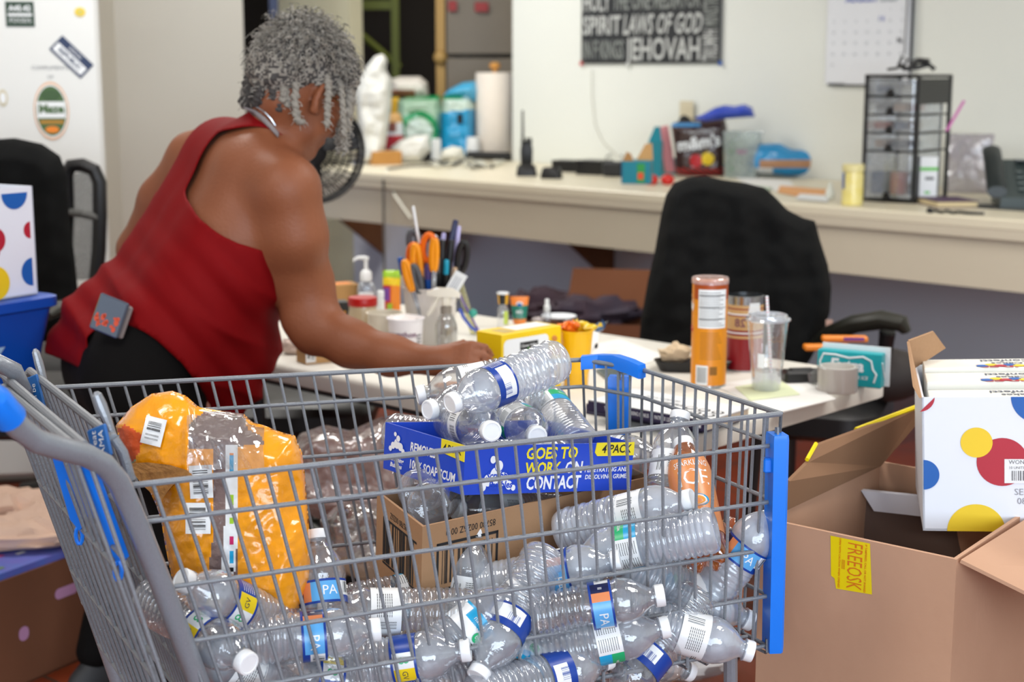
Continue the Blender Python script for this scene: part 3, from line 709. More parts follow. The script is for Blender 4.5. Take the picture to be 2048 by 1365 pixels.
# ---- flavoured drink bottles
ICEL = clear('orange_drink', tint=(1.0, .52, .16), milk=.45, milkcol=lin('f08a3c')[:3], gloss=.1, rough=.05, bump=.2); ICEB = mat('drink_sleeve_orange', 'd9804a', .3, col2='e59a5e', nscale=18)
def ice_bottle(base, top, label, roll=0, cap=False, sleeve=True):
    M = face_cam(axis_frame(Vector(base), Vector(top)), roll); t = thing('drink_bottle', label, 'bottle', M, None)
    def pet(r, z, a):
        k = math.exp(-(z / .020) ** 2); return r * (1 - .16 * k * (.5 - .5 * math.cos(5 * a))), z + .010 * k * (.5 - .5 * math.cos(5 * a)) * (r > .008)
    P = [(.003, .012), (.010, .006), (.018, .0), (.024, .001), (.0285, .008), (.0305, .018), (.031, .03), (.031, .14), (.030, .152), (.0265, .166), (.021, .178), (.0155, .188), (.0130, .196), (.0130, .204)]
    g = G(); g.lathe(P, 40, 0, None, True, False, pet); part('bottle_body', g, ICEL, t, 60)
    if sleeve:
        g = G(); R = .0314; g.lathe([(R, .042), (R, .14), (.0304, .152), (.0270, .1655)], 48, 0, None, False, False)
        def bt(tx, size, ang, z, mi, R=R + .0003, bold=.0, sx=1.0):
            V, Fc = _text_geo(tx, 'CENTER', bold); g.add([(R * math.cos(x * size * sx / R + math.radians(ang)), R * math.sin(x * size * sx / R + math.radians(ang)), z + y * size) for x, y, _ in V], Fc, mi)
        for a in (0,):
            bt('ICE', .036, a, .124, 1, sx=.9); bt('SPARKLING', .0125, a, .148, 1, R=.0312, sx=.8); bt('SUGAR', .008, a, .062, 1); bt('ZERO', .006, a, .071, 1); bt('17 FL OZ', .004, a, .048, 1)
            for k, c in ((.013, 2), (.0105, 1), (.0085, 3)):
                n = 24; V = [((R + .0005 + (.013 - k) * .02) * math.cos(k * 1.25 * math.cos(q * 2 * math.pi / n) / R + math.radians(a)), (R + .0005 + (.013 - k) * .02) * math.sin(k * 1.25 * math.cos(q * 2 * math.pi / n) / R + math.radians(a)), .088 + k * .75 * math.sin(q * 2 * math.pi / n)) for q in range(n)]
                g.add(V, [tuple(range(n))], c)
        part('sleeve', g, [ICEB, LABW, LABC, mat('peach_print', 'f5a742', .4)], t, 40)
    if cap: link('cap', CAPME, t)
    return t
ice_bottle(ad(1417, 1135, 2.02), ad(1370, 905, 2.15), 'orange sparkling drink bottle with printed sleeve leaning upright in the cart', 8, True)
ice_bottle(ad(1440, 1035, 2.16), ad(1446, 1200, 2.14), 'orange drink bottle turned bottom up behind the sleeved drink bottle', 0, False, False)

# ---- the water bottles: (base px, py, D) (cap px, py, D) kind fog style roll label
WB = [
 (1112, 722, 2.20, 905, 806, 2.08, 'swirl', 2, 'navy', 290, 'clear bottle with navy barcode label lying on top of the heap'),
 (900, 838, 2.24, 979, 862, 2.07, 'ribbed', 0, 'white', 200, 'clear bottle with white barcode label, cap forward, at the left of the blue tray'),
 (1005, 826, 2.30, 1070, 870, 2.13, 'ribbed', 0, 'green', 120, 'clear bottle with cyan and green label, cap forward, in the middle of the tray'),
 (1148, 878, 2.22, 1085, 795, 2.36, 'smooth', 2, 'green', 60, 'misted bottle with its round base forward at the tray right side'),
 (1050, 790, 2.30, 872, 818, 2.19, 'ribbed', 0, 'white', 0, 'clear bottle whose small cap points left below the topmost bottle'),
 (1030, 752, 2.28, 903, 778, 2.26, 'ribbed', 0, 'white', 30, 'clear bottle half hidden behind the topmost bottle of the heap'),
 (832, 874, 2.31, 965, 892, 2.27, 'ribbed', 0, 'green', 250, 'clear bottle with cyan label sunk in the tray left corner'),
 (985, 925, 2.13, 1130, 915, 2.2, 'ribbed', 0, 'white', 0, 'clear bottle lying low behind the tray front edge'),
 (1150, 910, 2.32, 1262, 912, 2.28, 'crushed', 0, 'white', 0, 'crumpled clear bottle in the tray right corner'),
 (862, 1008, 2.06, 905, 970, 2.22, 'smooth', 0, 'white', 0, 'clear bottle showing its base in the brown box corner'),
 (1085, 1030, 2.22, 955, 1022, 2.15, 'ribbed', 0, 'white', 90, 'clear bottle with white label lying in the brown box under the tray'),
 (852, 978, 2.13, 905, 962, 2.24, 'crushed', 0, 'green', 0, 'crumpled bottle against the left wall of the brown box'),
 (1145, 1060, 2.08, 1360, 1005, 2.02, 'swirl', 1, 'white', 95, 'fogged bottle with barcode label lying on top below the drink bottle'),
 (1400, 1065, 1.99, 1172, 1110, 2.02, 'ribbed', 1, 'green', 250, 'fogged bottle with cyan and green label lying nearest the blue bumper tray'),
 (985, 1172, 2.0, 1205, 1128, 1.98, 'smooth', 1, 'sunset', 280, 'fogged bottle with sunset picture label below the framed barcode'),
 (905, 1335, 1.97, 944, 1075, 2.02, 'smooth', 2, 'white', 250, 'upright misted bottle with white label in front of the brown box'),
 (655, 1290, 1.86, 641, 1148, 1.9, 'smooth', 0, 'sunset', 330, 'upright clear bottle beside the orange wrapper'),
 (575, 1262, 1.86, 388, 1172, 1.77, 'smooth', 2, 'stick', 260, 'clear bottle with navy label and green 8 leaning at the cart handle end'),
 (352, 1230, 1.82, 440, 1290, 1.76, 'crushed', 0, 'stick', 60, 'clear crumpled bottle against the handle end wires'),
 (455, 1290, 1.80, 735, 1262, 1.83, 'crushed', 2, 'sunset', 250, 'clear crumpled bottle with sunset label lying in the lower left pile'),
 (700, 1215, 1.98, 880, 1180, 2.02, 'ribbed', 0, 'green', 100, 'clear bottle with cyan label lying behind the upright bottle'),
 (895, 1225, 1.92, 690, 1225, 1.9, 'ribbed', 0, 'white', 80, 'clear bottle with wide white barcode label lying in the middle of the pile'),
 (1065, 1160, 1.96, 985, 1300, 1.88, 'swirl', 2, 'navy', 90, 'swirled bottle standing base up over the cyan labelled bottle'),
 (1050, 1235, 1.93, 1300, 1195, 1.93, 'crushed', 0, 'sunset', 240, 'clear bottle with large sunset label lying across the front centre'),
 (1075, 1312, 1.93, 1300, 1262, 1.94, 'ribbed', 2, 'green', 210, 'misted ribbed bottle with green banded label beneath the sunset bottle'),
 (850, 1325, 1.88, 985, 1215, 1.92, 'bent', 2, 'cyan', 230, 'bent bottle with cyan and white label and green dot'),
 (705, 1335, 1.86, 860, 1312, 1.86, 'ribbed', 2, 'stick', 60, 'ribbed bottle with cap to the middle at the bottom of the pile'),
 (1262, 1232, 2.0, 1462, 1292, 1.99, 'ribbed', 1, 'white', 95, 'fogged ribbed bottle on the basket floor by the front bumper'),
 (1290, 1150, 2.05, 1460, 1225, 2.06, 'ribbed', 1, 'white', 30, 'large fogged ribbed bottle right of the sunset bottle'),
 (1420, 1192, 2.06, 1520, 1060, 2.06, 'smooth', 1, 'sunset', 200, 'fogged bottle leaning against the blue front bumper'),
 (1330, 1010, 2.14, 1348, 905, 2.18, 'ribbed', 0, 'white', 10, 'clear bottle standing behind the sleeved drink bottle'),
 (1345, 1255, 2.0, 1272, 1345, 1.96, 'ribbed', 0, 'navy', 130, 'clear bottle with navy label on the basket floor, cap downward'),
 (1330, 1285, 2.1, 1210, 1330, 2.05, 'ribbed', 0, 'sunset', 0, 'clear bottle behind the two bottles of the basket floor'),
 (1075, 1255, 1.98, 1035, 1365, 1.9, 'smooth', 0, 'cyan', 260, 'clear bottle with green dot label hanging cap down'),
 (1010, 1380, 1.87, 1160, 1335, 1.92, 'ribbed', 2, 'navy', 200, 'bottle with navy barcode label at the lower edge'),
 (560, 1390, 1.82, 440, 1325, 1.79, 'smooth', 2, 'white', 0, 'misted bottle cap up at the lower left of the pile'),
 (760, 1372, 1.86, 600, 1350, 1.83, 'crushed', 0, 'stick', 0, 'flattened clear bottle at the bottom beside the cart post'),
 (1000, 1330, 1.98, 1120, 1380, 1.95, 'crushed', 0, 'green', 0, 'crumpled bottle deep in the middle of the pile'),
 (900, 1370, 1.9, 790, 1395, 1.86, 'ribbed', 2, 'white', 0, 'ribbed bottle along the lowest wires'),
 (560, 1320, 1.95, 680, 1345, 1.98, 'ribbed', 0, 'green', 0, 'clear bottle under the lower left pile'),
 (1225, 1180, 2.1, 1400, 1130, 2.12, 'ribbed', 0, 'green', 0, 'clear bottle deep behind the fogged bottles'),
 (800, 1280, 2.04, 960, 1275, 2.06, 'ribbed', 0, 'white', 0, 'clear bottle deep behind the cyan labelled bottle'),
 (1200, 1280, 2.08, 1340, 1330, 2.12, 'crushed', 0, 'white', 0, 'crumpled bottle deep behind the green banded bottle'),
]
for (bx, by, bD, cx, cy, cD, kind, fog, sty, roll, lab) in WB:
    p, q = ad(bx, by, bD), ad(cx, cy, cD); d = (q - p).normalized(); mid = (p + q) / 2
    bottle(mid - d * .102, mid + d * .102, kind, fog, sty, lab, roll, group='empty water bottles in the cart')
# ================================================================ the person at the table
def P_(x, y, D): return np.array(ad(x, y, D))
class SDF:
    def __init__(s, lo, hi, h):
        s.lo = np.array(lo, float); s.h = h; s.n = np.ceil((np.array(hi) - s.lo) / h).astype(int) + 1
        s.F = np.full(s.n, 1.0, np.float32)
        s.ax = [s.lo[i] + h * np.arange(s.n[i]) for i in range(3)]
    def _win(s, lo, hi):
        a = np.clip(np.floor((np.array(lo) - s.lo) / s.h).astype(int), 0, s.n - 1); b = np.clip(np.ceil((np.array(hi) - s.lo) / s.h).astype(int) + 1, 1, s.n)
        sl = tuple(slice(a[i], b[i]) for i in range(3)); X, Y, Z = np.meshgrid(*[s.ax[i][sl[i]] for i in range(3)], indexing='ij'); return sl, X, Y, Z
    def blend(s, sl, d, k):
        f = s.F[sl]; hh = np.maximum(k - np.abs(f - d), 0) / k
        s.F[sl] = np.minimum(f, d) - hh * hh * k * .25
    def cap(s, a, b, ra, rb=None, k=.03):
        rb = ra if rb is None else rb; a = np.asarray(a, float); b = np.asarray(b, float); m = max(ra, rb) + k + .03
        sl, X, Y, Z = s._win(np.minimum(a, b) - m, np.maximum(a, b) + m); d = b - a; L = max((d * d).sum(), 1e-9)
        t = np.clip(((X - a[0]) * d[0] + (Y - a[1]) * d[1] + (Z - a[2]) * d[2]) / L, 0, 1)
        q = np.sqrt((X - a[0] - t * d[0]) ** 2 + (Y - a[1] - t * d[1]) ** 2 + (Z - a[2] - t * d[2]) ** 2) - (ra + (rb - ra) * t)
        s.blend(sl, q.astype(np.float32), k); return s
    def ell(s, c, R, sc, k=.02):
        """ellipsoid, R = rows of axes, sc = radii"""
        c = np.asarray(c, float); m = max(sc) + k + .03; sl, X, Y, Z = s._win(c - m, c + m); R = np.asarray(R)
        q = [((X - c[0]) * R[i][0] + (Y - c[1]) * R[i][1] + (Z - c[2]) * R[i][2]) / sc[i] for i in range(3)]
        l = np.sqrt(q[0] ** 2 + q[1] ** 2 + q[2] ** 2); s.blend(sl, ((l - 1) * min(sc)).astype(np.float32), k); return s
    def chain(s, pts, k=.03):
        for (a, ra), (b, rb) in zip(pts, pts[1:]): s.cap(a, b, ra, rb, k)
        return s
    def surf(s):
        F = s.F; I = F < 0; nx, ny, nz = F.shape; cor = [(i, j, k) for i in (0, 1) for j in (0, 1) for k in (0, 1)]
        sub = lambda A, c: A[c[0]:nx - 1 + c[0], c[1]:ny - 1 + c[1], c[2]:nz - 1 + c[2]]
        cnt = sum(sub(I, c).astype(np.int8) for c in cor); act = (cnt > 0) & (cnt < 8); idx = np.full(act.shape, -1, np.int64); idx[act] = np.arange(act.sum())
        ci = np.argwhere(act); vals = {c: F[ci[:, 0] + c[0], ci[:, 1] + c[1], ci[:, 2] + c[2]].astype(float) for c in cor}
        acc = np.zeros((len(ci), 3)); n = np.zeros(len(ci))
        for a in cor:
            for ax in range(3):
                if a[ax] == 0:
                    b = list(a); b[ax] = 1; b = tuple(b); fa, fb = vals[a], vals[b]; cr = (fa < 0) != (fb < 0); t = np.where(cr, fa / np.where(cr, fa - fb, 1), 0)
                    p = np.array(a, float)[None] + 0 * acc; p[:, ax] += t; acc += p * cr[:, None]; n += cr
        V = s.lo + (ci + acc / n[:, None]) * s.h; Q = []
        for ax in range(3):
            o = [i for i in range(3) if i != ax]; A = np.take(I, range(0, F.shape[ax] - 1), ax); B = np.take(I, range(1, F.shape[ax]), ax); e = np.argwhere(A != B)
            e = e[(e[:, o[0]] > 0) & (e[:, o[1]] > 0) & (e[:, o[0]] < F.shape[o[0]] - 1) & (e[:, o[1]] < F.shape[o[1]] - 1)]
            def g(d0, d1):
                q = e.copy(); q[:, o[0]] += d0; q[:, o[1]] += d1; return idx[q[:, 0], q[:, 1], q[:, 2]]
            q = np.stack([g(-1, -1), g(0, -1), g(0, 0), g(-1, 0)], 1); fl = A[e[:, 0], e[:, 1], e[:, 2]]
            if ax == 1: fl = ~fl
            q[~fl] = q[~fl][:, ::-1]; Q.append(q)
        return V, np.concatenate(Q)
def np_mesh(name, V, Q, mats, o0=(0, 0, 0), mi=None):
    V = V - np.array(o0); me = bpy.data.meshes.new(name); me.from_pydata(V.tolist(), [], Q.tolist())
    for m in mats: me.materials.append(m)
    if mi is not None: me.polygons.foreach_set('material_index', mi)
    me.polygons.foreach_set('use_smooth', [True] * len(Q)); me.update(); return me
def smooth_mesh(V, Q, it=2):
    E = np.concatenate([Q[:, [0, 1]], Q[:, [1, 2]], Q[:, [2, 3]], Q[:, [3, 0]]]); E = np.unique(np.sort(E, 1), axis=0)
    for _ in range(it):
        acc = np.zeros_like(V); n = np.zeros(len(V)); np.add.at(acc, E[:, 0], V[E[:, 1]]); np.add.at(acc, E[:, 1], V[E[:, 0]]); np.add.at(n, E[:, 0], 1); np.add.at(n, E[:, 1], 1)
        V = V * .5 + acc / np.maximum(n, 1)[:, None] * .5
    return V
def keep(V, Q, fm):
    Q = Q[fm]; u, inv = np.unique(Q, return_inverse=True); return V[u], inv.reshape(Q.shape)
def polymask(x, y, poly):
    c = np.zeros(x.shape, bool); n = len(poly)
    for i in range(n):
        x1, y1 = poly[i]; x2, y2 = poly[(i + 1) % n]
        if y1 == y2: continue
        c ^= ((y1 > y) != (y2 > y)) & (x < (x2 - x1) * (y - y1) / (y2 - y1) + x1)
    return c
shR, shL = P_(588, 372, 3.13), P_(412, 300, 3.42)
side = (shL - shR) / np.linalg.norm(shL - shR)                     # towards the left shoulder
hipR, hipL = P_(290, 745, 3.14), P_(245, 715, 3.36)
BASEP = np.array([(hipR[0] + hipL[0]) / 2, (hipR[1] + hipL[1]) / 2, 0.0])
# head frame: f forward, u up, r to the person's right
Hc = P_(606, 178, 3.26); f = np.array([.58, .60, -.56]); f /= np.linalg.norm(f); u = np.array([.10, 0, 1.0]); u -= f * (u @ f); u /= np.linalg.norm(u); r = np.cross(f, u)
def hd(a, b, c): return Hc + r * a + f * b + u * c
HR = np.array([r, f, u])
elR, wrR = P_(636, 655, 3.17), P_(868, 723, 3.04)
S = SDF((-1.35, 2.75, 0.0), (0.12, 4.0, 1.62), .0062)
def torso(S, inf=0.0, k=.05):
    for dx, dy, dD in ((0, 0, 0), (-28, -14, .09), (-60, -30, .18)):
        q = lambda x, y, D, R: (P_(x + dx, y + dy, D + dD), R + inf)
        S.chain([q(296, 742, 3.17, .112), q(364, 655, 3.18, .116), q(440, 545, 3.2, .112), q(490, 450, 3.21, .104), q(518, 375, 3.21, .088)], k)
    return S
torso(S)
S.chain([(P_(440, 640, 3.28), .085), (P_(500, 520, 3.3), .08)], .06)                     # belly and chest hanging forward
S.cap(P_(505, 345, 3.22), P_(450, 318, 3.40), .075, .072, .05)                            # upper back between the shoulder blades
S.cap(P_(530, 300, 3.26), P_(560, 252, 3.27), .066, .056, .05)                            # neck root
S.cap(P_(560, 252, 3.27), hd(0, -.035, -.045), .054, .054, .03)
# right shoulder, arm
S.chain([(P_(530, 352, 3.2), .072), (P_(572, 378, 3.13), .062), (P_(590, 470, 3.14), .0595), (P_(608, 570, 3.19), .055), (elR, .047), (P_(702, 688, 3.13), .0425), (P_(782, 712, 3.09), .035), (wrR, .0285)], .04)
S.cap(P_(600, 640, 3.17), P_(625, 670, 3.18), .036, .034, .03)
# left arm: out to the side and down to the table
elL, wrL = P_(276, 500, 3.52), np.array([-.665, 3.66, .835])
S.chain([(P_(425, 312, 3.42), .066), (P_(388, 318, 3.44), .056), (P_(325, 400, 3.48), .05), (elL, .044), (lp(elL, wrL, .35), .041), (wrL, .028)], .025)
# hands -------------------------------------------------
def hand(S, w, d, n, curl=.5, thumb=1, size=1.0, spread=1.0):
    """w wrist, d direction of the fingers, n back-of-hand normal"""
    d = d / np.linalg.norm(d); n = n - d * (n @ d); n /= np.linalg.norm(n); s = np.cross(d, n)
    p = lambda a, b, c: w + (s * a + d * b + n * c) * size
    S.cap(p(0, 0, 0), p(0, .022, 0), .027 * size, .028 * size, .012)
    for a in (-.026, -.009, .008, .024):
        S.cap(p(a * .55, .018, .002), p(a, .078, .004), .0145 * size, .0115 * size, .010)
    tips = []
    for i, (a, L) in enumerate(((-.0285, .062), (-.0095, .074), (.0095, .080), (.0275, .070))):
        A = p(a, .080, .003); ang = 0.0; pt = A
        for j, fr in enumerate((.45, .31, .24)):
            ang += curl * (0.95, 1.15, .7)[j] * (1 + .12 * (1.5 - i) * .4); dd = d * math.cos(ang) - n * math.sin(ang) + s * (a * 2.2 * spread) * (1 if j == 0 else .4)
            q = pt + dd * L * fr * size; S.cap(pt, q, (.0098, .0088, .0080)[j] * size, (.0088, .0080, .0070)[j] * size, .0035); pt = q
        tips.append(pt)
    t0 = p(thumb * .022, .018, -.006); t1 = p(thumb * .042, .048, -.020); t2 = p(thumb * .040, .078, -.036); t3 = p(thumb * .030, .100, -.046)
    S.cap(t0, t1, .0155 * size, .0125 * size, .010); S.cap(t1, t2, .0115 * size, .0098 * size, .004); S.cap(t2, t3, .0098 * size, .008 * size, .004)
    return tips
dR = P_(975, 714, 2.99) - wrR
hand(S, wrR, dR, np.array([-.1, -.80, .62]), .72, -1)
hand(S, wrL, np.array([.35, .55, -.62]), np.array([.1, .5, 1.0]), .35, -1)
# head --------------------------------------------------
S.ell(hd(0, -.018, .032), HR, (.074, .092, .082), .02)
S.ell(hd(0, .045, -.022), HR, (.060, .056, .074), .025)
S.cap(hd(.030, .040, -.070), hd(0, .078, -.100), .030, .020, .02); S.cap(hd(-.030, .040, -.070), hd(0, .078, -.100), .030, .020, .02)
S.cap(hd(.036, .062, -.030), hd(.034, .066, -.045), .022, .022, .015); S.cap(hd(-.036, .062, -.030), hd(-.034, .066, -.045), .022, .022, .015)
S.cap(hd(0, .090, .002), hd(0, .112, -.036), .0085, .0125, .010); S.cap(hd(.012, .098, -.040), hd(-.012, .098, -.040), .0095, .0095, .006)
S.cap(hd(.016, .092, -.066), hd(-.016, .092, -.066), .0095, .0095, .006); S.cap(hd(.014, .090, -.076), hd(-.014, .090, -.076), .009, .009, .005)
S.cap(hd(.038, .078, .014), hd(-.038, .078, .014), .012, .012, .012)
S.cap(hd(0, -.02, -.04), hd(0, .03, -.09), .045, .035, .03)
for sg in (1, -1):   # ears: rim, lobe and bowl
    E = [hd(sg * (.073 + .010 * math.sin(a * 3.14 / 9)), -.004 - .020 * math.sin(a * 3.3 / 9 + .1) * 1.05 + .010, -.012 + .033 * math.cos(a * 3.3 / 9)) for a in range(10)]
    for a, b in zip(E, E[1:]): S.cap(a, b, .0058, .0058, .004)
    S.ell(hd(sg * .070, -.002, -.014), HR, (.007, .017, .027), .006); S.cap(hd(sg * .070, .008, -.020), hd(sg * .072, .010, -.010), .005, .005, .005)
    S.cap(hd(sg * .072, -.001, -.046), hd(sg * .070, .002, -.042), .0085, .008, .005)
Vb, Qb = S.surf(); Vb = smooth_mesh(Vb, Qb, 1)
SKIN = mat('brown_skin', '955c3e', .5, col2='7a452d', nscale=5, bump=.12, bscale=150, spec=.35)
person = thing('person', 'grey-haired person in a red tank top bending over the white folding table', 'person', T(Vector(BASEP)))
bo = link('body', np_mesh('body', Vb, Qb, [SKIN], BASEP), person)
# eyes, spectacles, necklace
g = G()
for sg in (1, -1): g.ball(tuple(hd(sg * .030, .083, -.006) - BASEP), .0115, 0, None, 12, 8)
part('eyes', g, mat('eye_white', 'd8cfc4', .2), person)
g = G()
for sg in (1, -1): g.tube([hd(sg * (.030 + .021 * math.cos(a * .5236)), .108, -.008 + .017 * math.sin(a * .5236)) - BASEP for a in range(13)], .0014, 6)
for sg in (1, -1): g.tube([hd(sg * .052, .107, -.002) - BASEP, hd(sg * .077, .06, .002) - BASEP, hd(sg * .080, .004, .002) - BASEP], .0014, 6)
g.tube([hd(.010, .109, -.005) - BASEP, hd(-.010, .109, -.005) - BASEP], .0014, 6)
part('spectacles', g, mat('gold_wire', 'c8a468', .25, 1.0), person)
# trousers ----------------------------------------------
S2 = SDF((-1.35, 2.75, -.01), (-.35, 3.75, 1.15), .0075)
def kq(x, y, D, R): return (P_(x, y, D), R)
for dx, dy, dD in ((0, 0, 0), (-22, -14, .1), (-44, -28, .2)):
    S2.chain([kq(285 + dx, 750 + dy, 3.17 + dD, .127), kq(325 + dx, 692 + dy, 3.18 + dD, .124), kq(352 + dx, 655 + dy, 3.18 + dD, .118)], .05)
for H, K, A in ((hipR, np.array([-.70, 3.20, .47]), np.array([-.78, 3.12, .10])), (hipL, np.array([-.84, 3.42, .47]), np.array([-.95, 3.36, .10]))):
    S2.chain([(H + np.array([0, 0, -.03]), .112), (lp(H, K, .5), .093), (K, .066), (lp(K, A, .5), .058), (A, .044)], .03)
Vp, Qp = S2.surf(); Vp = smooth_mesh(Vp, Qp, 2)
px_, py_ = pxl(Vp[Qp].mean(1)); cz = Vp[Qp].mean(1)
Vp, Qp = keep(Vp, Qp, ~((py_ < 600) | (px_ > 420) & (py_ < 700)))
BPANT = mat('black_leggings', '111010', .85, var=.2, nscale=30, bump=.08, bscale=200, spec=.12)
link('trousers', np_mesh('trousers', Vp, Qp, [BPANT], BASEP), person)
for A in (np.array([-.78, 3.12, .0]), np.array([-.95, 3.36, .0])):
    g = G(); M = T(Vector(A - BASEP)) @ RZ(-38)
    g.rings([[(sx * .045 * math.cos(a) + 0, .06 + sy * .14 * math.sin(a), z) for a in [k * math.pi / 10 for k in range(20)]] for sx, sy, z in ((1, 1, 0), (1.05, 1.03, .03), (.95, .92, .055), (.8, .6, .09), (.75, .42, .11))], 0, M); part('shoe', g, DARK, person)
# red tank top ------------------------------------------
S3 = SDF((-1.35, 2.75, .50), (-.25, 3.85, 1.55), .0062)
torso(S3, .010, .05)
S3.chain([(P_(440, 655, 3.27), .098), (P_(505, 525, 3.28), .085)], .08)
S3.cap(P_(465, 715, 3.24), P_(446, 800, 3.24), .088, .058, .08)
S3.cap(P_(500, 345, 3.22), P_(450, 315, 3.40), .083, .080, .05)
S3.cap(P_(530, 300, 3.26), P_(556, 258, 3.27), .075, .064, .05)
S3.cap(P_(248, 690, 3.24), P_(150, 690, 3.34), .095, .045, .08)
S3.cap(P_(205, 640, 3.30), P_(160, 700, 3.34), .075, .04, .06)
Vs, Qs = S3.surf(); Vs = smooth_mesh(Vs, Qs, 2)
mid = P_(450, 560, 3.30)
def reflect(V):     # the far half is cut like the near half, across the body's mid plane
    q = (V - mid) @ side; W = V.copy(); m = q > 0; W[m] -= 2 * q[m][:, None] * side; return W, m
C = Vs[Qs].mean(1); W, far = reflect(C); fx, fy = pxl(W); rx, ry = pxl(C)
ARMH = [(577, 283), (547, 260), (513, 251), (478, 255), (427, 267), (386, 297), (369, 328), (366, 362), (372, 396), (393, 431), (434, 466), (478, 488), (520, 499), (560, 515), (720, 520), (720, 283)]
NECK = [(440, 205), (468, 213), (500, 222), (545, 250), (580, 285), (760, 285), (760, 0), (440, 0)]
HEM = [(108, 790), (118, 742), (138, 700), (156, 664), (181, 626), (210, 636), (239, 645), (262, 652), (290, 662), (325, 689), (359, 720), (393, 758), (413, 795), (428, 830), (428, 1300), (0, 1300), (0, 790)]
cut = (polymask(fx, fy, ARMH) | polymask(fx, fy, HEM)) & ~far
cutn = polymask(rx, ry, NECK)
# far side: armhole and hem cut by the body's own axes
ax_ = (P_(518, 375, 3.3) - P_(292, 742, 3.3)); Lx = np.linalg.norm(ax_); ax_ /= Lx; tt = ((C - P_(292, 742, 3.3)) @ ax_) / Lx; qq = (C - mid) @ side
cutf = far & ((tt > .70) & (qq > .145) | (C[:, 2] < .80))
low = (C[:, 2] < .672)
km = ~(cut | cutn | cutf | low)
Vs, Qs = keep(Vs, Qs, km)
def smooth_edge(V, Q, it=14):
    E = np.sort(np.concatenate([Q[:, [0, 1]], Q[:, [1, 2]], Q[:, [2, 3]], Q[:, [3, 0]]]), 1); u_, c_ = np.unique(E, axis=0, return_counts=True); E = u_[c_ == 1]
    for _ in range(it):
        acc = np.zeros_like(V); n = np.zeros(len(V)); np.add.at(acc, E[:, 0], V[E[:, 1]]); np.add.at(acc, E[:, 1], V[E[:, 0]]); np.add.at(n, E[:, 0], 1); np.add.at(n, E[:, 1], 1)
        m = n > 0; V = V.copy(); V[m] = V[m] * .4 + acc[m] / n[m][:, None] * .6
    return V
Vs = smooth_edge(Vs, Qs)
# folds: shallow ripples fanning from the hip and down the back
N_ = np.zeros_like(Vs); e1 = Vs[Qs[:, 2]] - Vs[Qs[:, 0]]; e2 = Vs[Qs[:, 3]] - Vs[Qs[:, 1]]; fn_ = np.cross(e1, e2)
for k in range(4): np.add.at(N_, Qs[:, k], fn_)
N_ /= np.maximum(np.linalg.norm(N_, axis=1, keepdims=True), 1e-9)
vx, vy = pxl(Vs); t_ = (vx - 250) * .62 + (vy - 600) * -.78; s_ = (vx - 250) * .78 + (vy - 600) * .62
A1_ = .0085 * (1 - 1.6 * np.abs(np.sin(t_ * .030 + 1.1 * np.sin(s_ * .011))) ** .8) * np.clip((vy - 470) / 160, 0, 1) + .003 * np.sin(t_ * .11 + s_ * .02) * np.clip((vy - 420) / 160, 0, 1)
A2_ = .0035 * np.sin((vx * .92 + vy * .4) * .07) * np.clip((560 - vy) / 150, 0, 1) * np.clip((vy - 300) / 60, 0, 1) * np.clip((450 - vx) / 60, 0, 1)
Vs = Vs + N_ * (A1_ + A2_)[:, None]
REDF = mat('red_jersey', '7c0208', .75, var=.12, nscale=40, bump=.06, bscale=220, spec=.15)
so = link('tank_top', np_mesh('tank_top', Vs, Qs, [REDF], BASEP), person)
sm = so.modifiers.new('thickness', 'SOLIDIFY'); sm.thickness = .0022; sm.offset = 1
# grey undershirt edge at the nape and the chain
from mathutils.bvhtree import BVHTree
_bvh = BVHTree.FromPolygons([tuple(v) for v in Vb], [tuple(q) for q in Qb.tolist()])
def onskin(px, py, off=.002):
    d = Vector(_ray(px, py)).normalized(); h = _bvh.ray_cast(Vector((0, 0, CAMH)), d); p = h[0] if h[0] is not None else Vector(P_(px, py, 3.2)); return p - d * off - Vector(BASEP)
g = G(); UP = [(497, 216), (512, 221), (530, 234), (545, 250), (558, 266)]; LO = [(486, 214), (503, 226), (522, 240), (540, 258), (556, 276)]
V = [tuple(onskin(*p, .004)) for p in UP] + [tuple(onskin(*p, .006)) for p in LO]; g.add(V, [(k, k + 1, 6 + k, 5 + k) for k in range(4)]); us = part('undershirt_edge', g, mat('grey_undershirt', '8b8484', .8), person); us.modifiers.new('thickness', 'SOLIDIFY').thickness = .002
g = G(); g.tube([onskin(x, y, .003) for x, y in ((505, 209), (518, 216), (530, 225), (542, 238), (551, 252))], .0018, 6); part('necklace', g, CHROME, person)
# folded purses in the pocket
g = G(); o = Vector(ad(196, 602, 3.05)); ex = Vector(ad(260, 628, 3.035)) - o; Mw = T(-Vector(BASEP)) @ frame(o, ex, (.12, .1, 1)); Ml = Mw
t = thing('wallet', 'shiny wallet with orange flowers poking out of the trouser pocket', 'wallet', T(Vector(BASEP)))
g.box((.031, -.02, -.004), (.064, .075, .009), Ml, 0, .003); g.box((.037, -.023, -.016), (.062, .068, .009), Ml, 1, .003)
rr = random.Random(4)
for k in range(16): g.disc((.006 + rr.random() * .05, -.045 + rr.random() * .03, .0012), .002 + rr.random() * .004, Ml, 2, 8, .002 + rr.random() * .006)
part('wallet_cover', g, [mat('shiny_dark_vinyl', '6a7688', .12, .5), mat('wallet_grey', '8f8481', .5), mat('orange_flower_print', 'd9563a', .4)], t)
